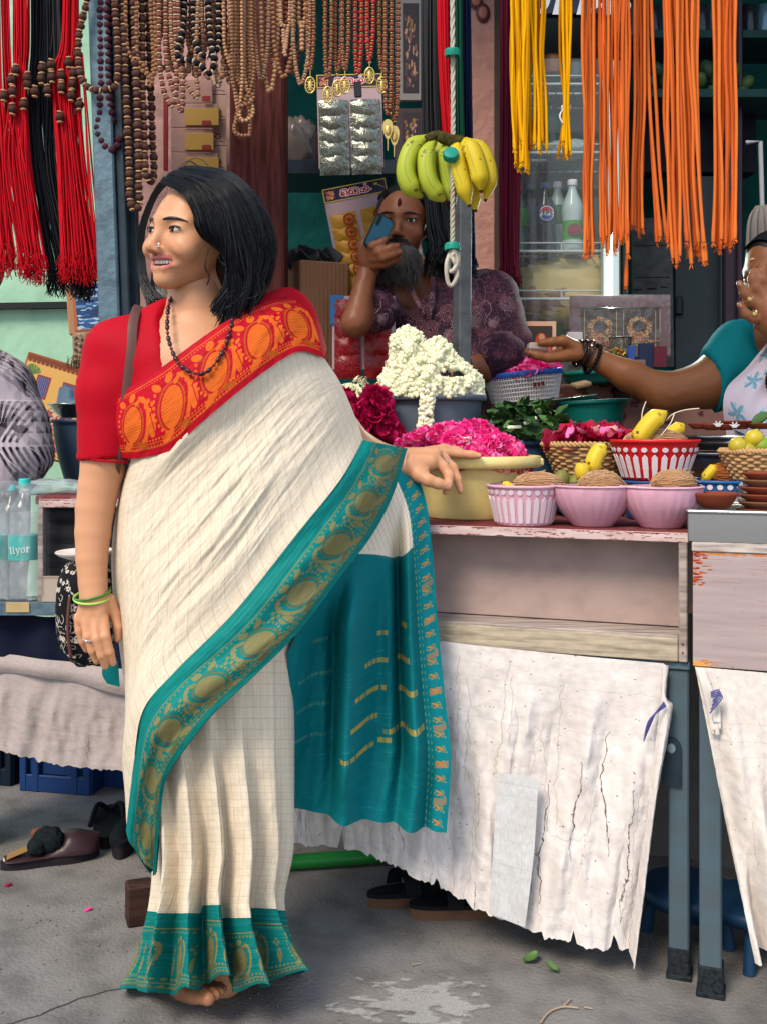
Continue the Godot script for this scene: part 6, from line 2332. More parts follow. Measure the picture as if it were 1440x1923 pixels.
	for k in 6:
		t.oval(24 + 12 * cos(k * TAU / 6), 80 + 12 * sin(k * TAU / 6), 4.5, 4.5, Color("#3a2c30"))
	t.curve([[8, 110], [30, 104], [56, 112]], 3, Color("#3a2c30"))
	t.rect(0, 124, 64, 4, Color("#3a2c30"))
	var dots := tex_mat("dotted_card", t.im, 0.6)
	for k in 4:
		print_panel("dotted_label", th, 400, 130 + k * 48, 426, 178 + k * 48, -1.112, dots)
	for k in 4:
		m = M.new()
		var yy := 150.0 + k * 46
		flat(m, 322, yy, 400 + (k % 2) * 10, yy + 44, -1.1, 0.008)
		var o := part("packet", m, mt("packet_pink", Color("#b08a80"), 0.35, "soft", 4.0), th)
		m = M.new()
		flat(m, 348, yy + 8, 402 + (k % 2) * 10, yy + 40, -1.09, 0.006)
		if k > 0:
			part("mustard_card", m, ycard, o)
		m = M.new()
		flat(m, 380, yy + 30, 396, yy + 40, -1.085, 0.003)
		part("red_label", m, mt("label_red", Color("#8a2a28"), 0.5), o)
	m = M.new()
	flat(m, 308, 180, 316, 320, -1.1, 0.012)
	solo("red_edge", m, mt("label_red", Color.WHITE), "thin red edged card left of the pink packets", "card")

# ---------------------------------------------------------------- the left end of the stall
func cloud_tex() -> Image:
	var t := Tex.new(160, 448, Color("#20406e"))
	var r := RandomNumberGenerator.new()
	r.seed = 12
	t.oval(70, 90, 44, 70, Color("#d8b02c"))
	for k in 260:
		var y := 100 + r.randf() * 340
		var c: Color = [Color("#2c5a92"), Color("#5a86b8"), Color("#a8bcd0"), Color("#1c3660")][r.randi() % 4]
		t.oval(r.randf() * 160, y, r.randf_range(4, 18), r.randf_range(3, 9), c)
	for k in 5:
		t.ring(30 + r.randf() * 100, 180 + r.randf() * 220, r.randf_range(8, 20), 2, Color("#c8d4e0"), PI, TAU)
	for q in [[0, 0, 160, 8], [0, 440, 160, 8], [0, 0, 8, 448], [152, 0, 8, 448]]:
		t.rect(q[0], q[1], q[2], q[3], Color("#a8603c"))
	return t.im

func left_side() -> void:
	var m := M.new()
	var brown_frame := mt("frame_tan", Color("#b98a68"), 0.6, "fine", 10.0)
	var th := thing("framed_picture", "tall tan framed print of a blue cloudy sky behind the steel posts", "picture", P(200, 620, -1.35))
	m = M.new()
	m.box((P(126, 625, -1.35) + P(262, 470, -1.35)) * 0.5, Vector3(0.228, 0.262, 0.02), rot(0, 0, 4), 0.004)
	part("frame", m, brown_frame, th)
	var cl := tex_mat("cloud_print", cloud_tex(), 0.5)
	print_panel("print", th, 136, 478, 252, 618, -1.338, cl, rot(0, 0, 4))
	th = thing("framed_picture", "narrow golden framed print with two panels above the cloudy one", "picture", P(235, 460, -1.4))
	m = M.new()
	m.box((P(212, 460, -1.4) + P(256, 288, -1.4)) * 0.5, Vector3(0.072, 0.292, 0.02), rot(0, 0, 5), 0.004)
	part("frame", m, mt("frame_gold", Color("#c0884a"), 0.5, "fine", 10.0), th)
	var t := Tex.new(64, 256, Color("#c8964e"))
	for k in 70:
		t.oval(rr(12, 52), rr(150, 240), rr(2, 5), rr(2, 6), [Color("#b05a44"), Color("#d8b08a"), Color("#7a3a30"), Color("#6a7a4a")][k % 4])
	for k in 40:
		t.oval(rr(12, 52), rr(12, 70), rr(2, 5), rr(2, 4), [Color("#5a6a6a"), Color("#8a8a7a"), Color("#404848")][k % 3])
	t.rect(6, 86, 52, 3, Color("#7a4a28"))
	print_panel("print", th, 217, 294, 250, 452, -1.388, tex_mat("gold_print", t.im, 0.5), rot(0, 0, 5))
	th = thing("framed_picture", "carved pale frame corner standing beside the steel post", "picture", P(160, 690, -1.2))
	m = M.new()
	m.box((P(136, 692, -1.2) + P(172, 625, -1.2)) * 0.5, Vector3(0.05, 0.107, 0.02), rot(0, 0, 3), 0.006)
	part("frame", m, mt("frame_carved", Color("#b0957e"), 0.7, "dirt", 9.0, 0.8), th)
	m = M.new()
	for k in 16:
		m.ball(P(140 + (k % 3) * 12 + rr(-2, 2), 632 + k * 3.8, -1.186), Vector3(0.005, 0.006, 0.003), rot(0, 0, rr(0, 90)), 8, 5)
	part("carving", m, mt("frame_carved", Color.WHITE), th)
	th = thing("printed_board", "leaning printed board with a courtyard scene in warm colours behind the blue tub", "picture", P(110, 850, -1.5))
	t = Tex.new(384, 448, Color("#d6a45c"))
	t.rect(0, 0, 384, 20, Color("#7a3a24"))
	for k in 18:
		t.oval(12 + k * 22, 24, 10, 8, Color("#7a3a24"))
	for k in 3:
		t.rect(70 + k * 130, 80, 70, 110, Color("#8a3a2c"))
		t.rect(78 + k * 130, 88, 54, 94, Color("#4c4a78"))
		for j in 6:
			t.line(78 + k * 130 + j * 10, 88, 78 + k * 130 + j * 10, 182, 1, Color("#b0a0c0"))
	for k in 40:
		var a := rr(-2.6, -0.4)
		t.line(40, 90, 40 + cos(a) * 44, 90 + sin(a) * 50, 3, Color("#5a7a3a"))
	t.oval(230, 260, 70, 60, Color("#4a3466"))
	for k in 70:
		t.oval(200 + rr(-40, 70), 270 + rr(-50, 60), rr(4, 12), rr(4, 12), [Color("#b0503c"), Color("#d89a60"), Color("#8a3058"), Color("#cfa888")][k % 4])
	t.rect(60, 330, 270, 16, Color("#8a5a34"))
	for k in 80:
		t.oval(rr(0, 384), rr(356, 440), rr(5, 14), rr(4, 9), [Color("#5a7a3a"), Color("#c05a3a"), Color("#d6a45c"), Color("#a0406a")][k % 4])
	t.oval(70, 300, 44, 22, Color("#b8a0a8"))
	var bd := rot(0, 0, -17)
	m = M.new()
	var mid := P(102, 770, -1.5)
	m.box(mid, Vector3(0.27, 0.32, 0.012), bd, 0.003)
	part("board", m, mt("board_brown", Color("#8a5434"), 0.7), th)
	m = M.new()
	m.quad(mid + bd * Vector3(-0.128, -0.153, 0.009), mid + bd * Vector3(0.128, -0.153, 0.009), mid + bd * Vector3(0.128, 0.153, 0.009), mid + bd * Vector3(-0.128, 0.153, 0.009))
	part("print", m, tex_mat("courtyard_print", t.im, 0.5), th)
	m = M.new()
	vessel(m, P(134, 785, -0.95), 0.03, 0.056, 0.04, 0.003, 0.006)
	solo("steel_bowl", m, mt("steel", Color.WHITE), "small steel bowl on the blue grey tub at the left", "bowl")
	m = M.new()
	m.prism(PackedVector2Array([Vector2(-0.04, 0), Vector2(0.05, 0), Vector2(0.052, 0.02), Vector2(-0.02, 0.055), Vector2(-0.034, 0.05)]), 0.02, Transform3D(rot(-8, -12, 0), P(134, 762, -0.95)))
	solo("paper_packet", m, chipped("packet_print", Color("#b9c2cc"), Color("#2c7aa0"), 64, 64, 14, 6, 0.5), "white and blue folded paper packet in the steel bowl", "packet")
	m = M.new()
	vessel(m, P(158, 905, -0.9), 0.05, 0.075, 0.17, 0.006, 0.01)
	solo("plastic_tub", m, mt("tub_greyblue", Color("#3f5468"), 0.5, "soft", 3.0), "tall grey blue tub behind the woman's upper arm", "tub")
	m = M.new()
	for k in 16:
		m.tube(spline([P(128 + k * 2, 692, -1.1), P(126 + k * 2 + rr(-6, 6), 680, -1.09), P(134 + k * 2 + rr(-14, 14), 668 + rr(-4, 8), -1.08)], 6), 0.0012, 4)
	solo("straw_tuft", m, mt("straw", Color("#8a6a44"), 0.9), "tuft of brown straw over the printed board", "straw")
	var z := -0.52
	th = thing("side_box", "weathered grey open box with white frame left of the woman", "box", P(110, 1130, z))
	m = M.new()
	m.box((P(88, 1120, z - 0.03) + P(240, 955, z - 0.03)) * 0.5, Vector3(0.20, 0.22, 0.01))
	part("back_panel", m, mt("dark_board", Color("#3c3a3e"), 0.85, "wood", 1.5, 0.3), th)
	m = M.new()
	m.box((P(74, 946, z) + P(240, 930, z)) * 0.5 + Vector3(0, 0, -0.1), Vector3(0.214, 0.02, 0.24))
	part("top_board", m, mats["board_red"], th)
	m = M.new()
	flat(m, 74, 937, 240, 953, z + 0.022, 0.004)
	part("edge_strip", m, mats["board_edge"], th)
	m = M.new()
	flat(m, 74, 953, 84, 1130, z + 0.015, 0.02)
	part("upright", m, mt("grey_wood", Color.WHITE), th)
	m = M.new()
	flat(m, 80, 1082, 116, 1130, z + 0.028, 0.012)
	part("corner_plate", m, chipped("corner_paint", Color("#b9b0a6"), Color("#6a4a3c"), 64, 64, 20, 15), th)
	m = M.new()
	flat(m, -180, 1130, 240, 1154, z + 0.02, 0.03)
	th = thing("angle_bar", "blue steel angle bar under the bottles with a strip of tape", "bar", P(30, 1154, z))
	part("bar", m, mats["steel_blue"], th)
	m = M.new()
	flat(m, 12, 1131, 56, 1150, z + 0.037, 0.002)
	part("tape", m, mt("tape", Color("#b59a6c"), 0.5), th)
	m = M.new()
	m.box(P(30, 1128, z - 0.08) + Vector3(-0.1, -0.01, 0), Vector3(0.62, 0.012, 0.2))
	part("ledge_board", m, mt("grey_wood", Color.WHITE), th)
	var plastic := glass("bottle_clear", Color("#e4eef2"), 0.10, 0.08)
	var capm := mt("cap_aqua", Color("#35b4ae"), 0.4)
	var aqua := mt("label_aqua", Color("#2fa59e"), 0.4)
	var k := 0
	for q in [[47, -0.53], [-12, -0.54], [-71, -0.54], [24, -0.63], [-38, -0.63]]:
		var at := P(q[0], 1124, q[1])
		var h := 0.285
		var r := 0.0355
		th = thing("water_bottle", ["clear water bottle nearest the grey box", "second water bottle from the grey box, cut by the picture edge", "water bottle out at the far left", "rear water bottle behind the nearest one", "rear water bottle at the far left"][k], "bottle", at, "shrink wrapped water bottles")
		m = M.new()
		var prof := [Vector2(0, 0), Vector2(r, 0)]
		for j in 26:
			var v := j / 25.0
			var g := r * (1.0 + 0.035 * sin(v * 60)) if v < 0.78 else lerpf(r, 0.011, smoothstep(0.78, 0.97, v))
			prof.append(Vector2(g, 0.004 + v * (h - 0.02)))
		m.lathe(prof, at, 24)
		part("body", m, plastic, th)
		m = M.new()
		m.lathe([Vector2(r * 0.96, 0.006), Vector2(r * 0.96, h * 0.72), Vector2(0, h * 0.72)], at, 20)
		part("water", m, glass("water", Color("#dfeaf0"), 0.12, 0.08), th)
		m = M.new()
		m.lathe([Vector2(0.012, h - 0.018), Vector2(0.0135, h - 0.018), Vector2(0.0135, h - 0.002), Vector2(0.012, h), Vector2(0, h)], at, 18)
		part("cap", m, capm, th)
		m = M.new()
		m.lathe([Vector2(r * 1.045, h * 0.33), Vector2(r * 1.05, h * 0.335), Vector2(r * 1.05, h * 0.53), Vector2(r * 1.045, h * 0.535)], at, 24)
		var lb := part("label", m, aqua, th)
		if k == 0:
			text_part("lettering", "liyor", 0.016, mt("emblem_white", Color.WHITE), lb, Transform3D(rot(0, 0, 6), at + Vector3(0.001, h * 0.42, r * 1.06 + 0.001)), "Droid Serif")
		if k == 1:
			m = M.new()
			for j in 9:
				m.box(at + Vector3(0.014, h * 0.36 + j * 0.0022, r * 1.0), Vector3(0.009, 0.0011, 0.006), Basis.IDENTITY, 0.0002)
			part("barcode", m, mt("ink_dark", Color.WHITE), lb)
		k += 1
	m = M.new()
	var fn := FastNoiseLite.new()
	fn.frequency = 1.0
	fn.fractal_type = FastNoiseLite.FRACTAL_RIDGED
	var pts := PackedVector3Array()
	for j in 30:
		for i in 40:
			var u := i / 39.0
			var v := j / 29.0
			var p := P(-60 + 140 * u, 905 + 220 * v, -0.475)
			p.z += -0.05 * pow(maxf(0, u - 0.9) / 0.1, 2) - 0.06 * pow(maxf(0, 0.12 - v) / 0.12, 2) + 0.012 * fn.get_noise_2d(u * 3 + v, v * 4) + 0.008 * cos((u * 140 - 118) / 38.0 * TAU)
			pts.append(p)
	m.grid(pts, 40, 30)
	var film := glass("bottle_film", Color("#e6f0f6"), 0.10, 0.12)
	solo("shrink_film", m, film, "crinkled clear shrink film over the water bottles", "film")
	m = M.new()
	bag(m, P(105, 915, -0.6), Vector3(0.07, 0.016, 0.05), 23, 0.5)
	solo("plastic_bag", m, glass("bag_film", Color("#c6d4dc"), 0.3, 0.2), "crumpled clear bag on top of the grey box", "bag")
	var f := func(x, y, o = 0.0): return P(x, y, -0.5 + o - (x - 200) * -0.0002)
	m = M.new()
	cloth(m, coons([f.call(-160, 1150), f.call(260, 1162)], [f.call(-160, 1236, 0.01), f.call(260, 1256, 0.01)], [f.call(-160, 1150), f.call(-160, 1236, 0.01)], [f.call(260, 1162), f.call(260, 1256, 0.01)], 40, 10, func(u, v): return 0.008 * sin(u * 34 + v)), 40, 10)
	solo("navy_cloth", m, mt("navy_cloth", Color("#161a2e"), 0.8, "soft", 3.0), "dark navy cloth band under the left counter", "cloth")
	th = thing("cloth_skirt", "stained greyish pink cloth hanging from the left counter", "cloth", f.call(30, 1440))
	m = M.new()
	cloth(m, coons([f.call(-160, 1222, 0.016), f.call(30, 1231, 0.016), f.call(260, 1262, 0.016)], [f.call(-160, 1262, 0.022), f.call(60, 1268, 0.022), f.call(260, 1312, 0.022)], [f.call(-160, 1222, 0.016), f.call(-160, 1262, 0.022)], [f.call(260, 1262, 0.016), f.call(260, 1312, 0.022)], 50, 8, func(u, v): return 0.006 * sin(u * 21 + 2) + 0.01 * sin(v * PI)), 50, 8, 1, 0.2)
	part("folded_band", m, tarp_mat("tarp_c", Color("#aba09e"), 33, 16), th)
	m = skirt([f.call(-160, 1258, 0.012), f.call(60, 1266, 0.012), f.call(260, 1306, 0.012)], [f.call(-160, 1400, 0.03), f.call(0, 1412, 0.03), f.call(130, 1440, 0.03), f.call(260, 1450, 0.03)], 80, 30, 0.016, 21)
	part("sheet", m, tarp_mat("tarp_c", Color.WHITE, 33, 16), th)

func shoe_sole(m: M, at: Vector3, bs: Basis, length: float, width: float, thick: float, heel := 0.0) -> void:
	var pts := PackedVector2Array()
	for k in 40:
		var a := TAU * k / 40
		var x := cos(a) * 0.5
		var w := 0.5 * sin(a) * (0.78 + 0.3 * smoothstep(-0.1, 0.35, x) - 0.1 * exp(-pow((x + 0.05) / 0.16, 2)))
		pts.append(Vector2(x * length, w * width))
	m.prism(pts, thick, Transform3D(bs * rot(-90, 0, 0), at))

func on_ground() -> void:
	var m := M.new()
	var blue := mt("crate_deep", Color("#12386e"), 0.5, "soft", 4.0)
	for q in [["blue plastic crate with a soda bottle label showing through its handle slot", 34, 176, -1.12, true], ["second blue crate right of the labelled one", 182, 300, -1.16, false], ["dark crate at the far left under the counter", -90, 28, -1.2, false]]:
		var s := S(q[3])
		var a := Vector3(P(q[1], 0, q[3]).x, 0, q[3])
		var b := Vector3(P(q[2], 0, q[3]).x, 0, q[3])
		var th := thing("bottle_crate", q[0], "crate", (a + b) * 0.5 + Vector3(0, 0, -0.12), "crates under the left counter")
		var w := b.x - a.x
		var bs := rot(0, -12, 0)
		var o := (a + b) * 0.5
		m = M.new()
		for y in [[0.025, 0.05], [0.14, 0.04], [0.235, 0.03]]:
			m.box(o + Vector3(0, y[0], 0), Vector3(w, y[1], 0.012), bs, 0.003)
		for x in [-0.46, 0.46, -0.28, 0.28]:
			m.box(o + bs * Vector3(x * w, 0.125, 0.001), Vector3(w * 0.1, 0.25, 0.014), bs, 0.003)
		m.box(o + bs * Vector3(0, 0.085, -0.01), Vector3(w, 0.07, 0.004), bs, 0.001)
		for x in [-0.5, 0.5]:
			m.box(o + bs * Vector3(x * w, 0.125, -0.15), Vector3(0.012, 0.25, 0.3), bs, 0.003)
		m.box(o + bs * Vector3(0, 0.125, -0.3), Vector3(w, 0.25, 0.01), bs, 0.003)
		part("shell", m, blue if q[1] > 0 else mt("crate_black", Color("#15202c"), 0.6), th)
		if q[4]:
			m = M.new()
			var at := o + bs * Vector3(-0.02, 0.02, -0.04)
			m.lathe([Vector2(0, 0), Vector2(0.03, 0), Vector2(0.03, 0.15), Vector2(0.012, 0.22), Vector2(0, 0.23)], at, 20)
			th = thing("soda_bottle", "soda bottle with a white printed label inside the blue crate", "bottle", at)
			part("body", m, mt("bottle_dark", Color("#2c3638"), 0.15), th)
			m = M.new()
			m.lathe([Vector2(0.0305, 0.09), Vector2(0.031, 0.092), Vector2(0.031, 0.198), Vector2(0.0305, 0.2)], at, 24)
			var lb := part("label", m, mt("emblem_white", Color.WHITE), th)
			var words := ["Soda", "Company"]
			for k in 2:
				text_part("lettering", words[k], 0.012, mt("ink_dark", Color.WHITE), lb, Transform3D(bs, at + Vector3(0, 0.185 - k * 0.018, 0.033)), "Droid Serif", true)
	m = M.new()
	m.tube(PackedVector3Array([P(380, 1626, -0.56), P(560, 1618, -0.57), P(790, 1602, -0.62)]), 0.018, 18)
	solo("green_pipe", m, mt("pipe_green", Color("#1f7a34"), 0.4), "green plastic pipe lying on the ground under the counter", "pipe")
	m = M.new()
	m.box(Vector3(P(262, 0, -0.3).x, 0.043, -0.30), Vector3(0.055, 0.086, 0.05), rot(0, 20, 0), 0.004)
	solo("wooden_block", m, mt("dark_wood", Color.WHITE), "dark wooden block standing on the ground behind the sari tail", "block")
	var g := func(x, y):   # ground point under plan place x, y
		var d = EYE / ((y - 808.0) * 0.001)
		return Vector3((x - 720.0) * 0.001 * d, 0, F - F * d)
	var leather := mt("leather_brown", Color("#38242a"), 0.4, "fine", 14.0)
	var c: Vector3 = g.call(96, 1618)
	var yaw := 24.0
	var bs := rot(0, yaw, 0)
	var th := thing("leather_mule", "brown leather backless shoe with a black cloth stuffed in it, on the ground", "shoe", c)
	m = M.new()
	shoe_sole(m, c + Vector3(0, 0.010, 0), bs, 0.235, 0.085, 0.02)
	part("sole", m, mt("sole_dark", Color("#2b262b"), 0.7, "fine", 14.0), th)
	m = M.new()
	shoe_sole(m, c + Vector3(0, 0.022, 0), bs, 0.222, 0.076, 0.006)
	part("insole", m, mt("insole_cream", Color("#c9bda8"), 0.7), th)
	m = M.new()
	var pts := PackedVector3Array()
	for j in 26:
		var v := j / 25.0
		var x := lerpf(-0.108, 0.116, v)
		var w := 0.043 * (0.8 + 0.3 * smoothstep(-0.01, 0.08, x)) * sqrt(maxf(0.02, 1 - pow(absf(x) / 0.119, 6)))
		var hgt := 0.006 + 0.044 * smoothstep(-0.03, 0.05, x) * (1 - 0.35 * smoothstep(0.05, 0.118, x))
		var open := 0.42 if x < 0.02 else lerpf(0.42, 0.10, smoothstep(0.02, 0.06, x))
		for i in 21:
			var u := i / 20.0
			var a := lerpf(-1.0, 1.0, u)
			var q := signf(a) * lerpf(open, 1.0, absf(a)) if absf(a) > 0.02 else 0.0
			var ang := q * PI * 0.5
			pts.append(c + bs * Vector3(x, 0.022 + cos(ang) * hgt * (1.0 if x > 0.03 else 0.75), sin(ang) * w))
	m.grid(pts, 21, 26, 1, 1, false, true)
	part("upper", m, leather, th)
	m = M.new()
	cloth(m, coons([c + bs * Vector3(-0.10, 0.028, -0.02), c + bs * Vector3(-0.01, 0.05, -0.03)], [c + bs * Vector3(-0.105, 0.028, 0.02), c + bs * Vector3(-0.02, 0.045, 0.0)], [c + bs * Vector3(-0.10, 0.028, -0.02), c + bs * Vector3(-0.105, 0.028, 0.02)], [c + bs * Vector3(-0.01, 0.05, -0.03), c + bs * Vector3(-0.02, 0.045, 0.0)], 8, 6), 8, 6)
	part("heel_lining", m, mt("lining_tan", Color("#8a6a44"), 0.7), th)
	m = M.new()
	bag(m, c + bs * Vector3(-0.005, 0.054, 0), Vector3(0.033, 0.027, 0.028), 41, 0.25)
	bag(m, c + bs * Vector3(-0.032, 0.046, 0.008), Vector3(0.02, 0.02, 0.024), 42, 0.25)
	solo("black_cloth", m, mt("sock_black", Color("#1b2226"), 0.9, "fine", 20.0), "crumpled black cloth stuffed into the brown shoe", "cloth")
	m = M.new()
	bag(m, c + bs * Vector3(-0.03, 0.066, -0.024), Vector3(0.014, 0.012, 0.014), 43, 0.1)
	solo("brown_knob", m, mt("knob_brown", Color("#6a4432"), 0.6), "small brown rounded piece behind the black cloth", "piece")
	for q in [["black thong slipper lying behind the brown shoe", 204, 1562, 100.0, 0.24, 0.095, 0.03, "thong"], ["toe of a black shoe beside the wooden block", 236, 1586, 96.0, 0.2, 0.08, 0.04, "plain"], ["tan soled black sandal under the tarpaulin, the left one", 780, 1692, 14.0, 0.22, 0.085, 0.03, "strap"], ["tan soled black sandal under the tarpaulin, the right one", 862, 1716, 8.0, 0.22, 0.085, 0.03, "strap"]]:
		var o: Vector3 = g.call(q[1], q[2])
		var b := rot(0, q[3], 0)
		th = thing("sandal", q[0], "sandal", o, "footwear left on the ground")
		m = M.new()
		shoe_sole(m, o + Vector3(0, q[6] * 0.4, 0), b, q[4], q[5], q[6] * 0.8)
		part("sole", m, mt("sole_tan", Color("#6d5240"), 0.8, "fine", 14.0) if q[7] == "strap" else mt("sole_dark", Color.WHITE), th)
		m = M.new()
		shoe_sole(m, o + Vector3(0, q[6] * 0.9, 0), b, q[4] * 1.02, q[5] * 1.03, q[6] * 0.3)
		part("footbed", m, mt("footbed_black", Color("#17191d"), 0.6), th)
		m = M.new()
		if q[7] == "thong":
			for s in [-1, 1]:
				m.tube(spline([o + b * Vector3(0.07, q[6], 0), o + b * Vector3(0.04, q[6] + 0.03, s * 0.03), o + b * Vector3(-0.03, q[6], s * q[5] * 0.46)], 14), 0.007, 8)
			m.tube(PackedVector3Array([o + b * Vector3(0.07, q[6] - 0.002, 0), o + b * Vector3(0.066, q[6] + 0.012, 0)]), 0.006, 8)
		elif q[7] == "strap":
			for e in [[0.03, 0.06], [-0.045, -0.01]]:
				pts = PackedVector3Array()
				for j in 17:
					var a := PI * j / 16.0
					for i in 5:
						pts.append(o + b * Vector3(lerpf(e[0], e[1], i / 4.0) + 0.012 * cos(a), q[6] * 0.9 + sin(a) * 0.05, cos(a) * q[5] * 0.5))
				m.grid(pts, 5, 17, 1, 1, false, false)
		else:
			m.ball(o + Vector3(0, 0.03, 0), Vector3(0.036, 0.03, 0.09), Basis.IDENTITY, 16, 10)
		part("strap", m, mt("footbed_black", Color.WHITE), th)
	for q in [["low blue plastic stool in the dark between the tarpaulins", 1290, 1765, -0.2], ["blue plastic stool partly behind the right table leg", 1420, 1795, -0.12]]:
		var o: Vector3 = g.call(q[1], q[2])
		var st := mt("stool_blue", Color("#173c5c"), 0.45, "soft", 4.0)
		th = thing("plastic_stool", q[0], "stool", o, "stools under the counters")
		m = M.new()
		m.lathe([Vector2(0, 0.10), Vector2(0.085, 0.10), Vector2(0.1, 0.09), Vector2(0.1, 0.108), Vector2(0.09, 0.118), Vector2(0, 0.12)], o, 36)
		part("seat", m, st, th)
		for k in 4:
			m = M.new()
			var a := TAU * k / 4 + 0.5
			m.tube(PackedVector3Array([o + Vector3(cos(a) * 0.085, 0.0, sin(a) * 0.085), o + Vector3(cos(a) * 0.07, 0.1, sin(a) * 0.07)]), [0.013, 0.011], 8)
			part("leg", m, st, th)
	for q in [["larger fallen green leaf on the concrete", 996, 1808, 0.034, 30.0], ["smaller torn green leaf on the concrete", 1036, 1826, 0.026, 140.0]]:
		var o: Vector3 = g.call(q[1], q[2])
		m = M.new()
		pts = PackedVector3Array()
		for j in 9:
			var v := j / 8.0
			for i in 7:
				var u := i / 6.0 - 0.5
				pts.append(o + rot(0, q[4], 0) * Vector3((v - 0.5) * q[3], 0.004 + absf(u) * 0.012 + 0.01 * v * v, u * q[3] * 0.75 * pow(sin(PI * clampf(v * 0.94 + 0.03, 0, 1)), 0.7)))
		m.grid(pts, 7, 9)
		solo("fallen_leaf", m, mt("leaf_c", Color.WHITE), q[0], "leaf", "fallen leaves")
	for q in [["tiny pink petal on the ground under the brown shoe", 166, 1710, "petal_pink"], ["reddish petal scrap at the lower left ground", 16, 1664, "petal_wine"]]:
		m = M.new()
		var o: Vector3 = g.call(q[1], q[2])
		m.ball(o + Vector3(0, 0.003, 0), Vector3(0.009, 0.0022, 0.006), rot(0, 30, 14), 12, 6)
		solo("fallen_petal", m, mats[q[3]], q[0], "petal")
	for q in [["forked dry twig at the lower edge of the ground", [[1014, 1925], [1030, 1905], [1056, 1895], [1084, 1897]], 0.002], ["pale splinter right of the forked twig", [[1096, 1895], [1112, 1898]], 0.0015], ["thin dry stalk on the pale cement patch", [[772, 1815], [790, 1812]], 0.001]]:
		m = M.new()
		m.tube(spline(q[1].map(func(e): return g.call(e[0], e[1]) + Vector3(0, q[2] + 0.002, 0)), 12), q[2], 5)
		if q[2] == 0.002:
			m.tube(spline([g.call(1056, 1895) + Vector3(0, 0.003, 0), g.call(1068, 1884) + Vector3(0, 0.006, 0), g.call(1072, 1880) + Vector3(0, 0.004, 0)], 6), 0.0015, 5)
		solo("twig", m, mt("twig", Color("#a08a74"), 0.9), q[0], "twig")
	var grit := M.new()
	for k in 500:
		var o := Vector3(rr(-0.8, 0.9), 0.001, rr(-0.6, 0.35))
		var s := rr(0.0012, 0.0035)
		grit.ball(o, Vector3(s, s * 0.6, s * rr(0.6, 1.2)), Basis.IDENTITY, 5, 3)
	var go := solo("grit", grit, mt("grit", Color("#6d6964"), 0.9), "loose grit and crumbs scattered on the concrete", "grit")
	stuff(go)

# ---------------------------------------------------------------- people
func lin(h: String) -> Color:
	return Color(h).srgb_to_linear()

func skin_mat(key: String) -> StandardMaterial3D:
	var m := mt(key, Color.WHITE, 0.42, "", 9.0, 0.14)
	m.vertex_color_use_as_albedo = true
	m.subsurf_scatter_enabled = true
	m.subsurf_scatter_strength = 0.06
	m.metallic_specular = 0.35
	return m

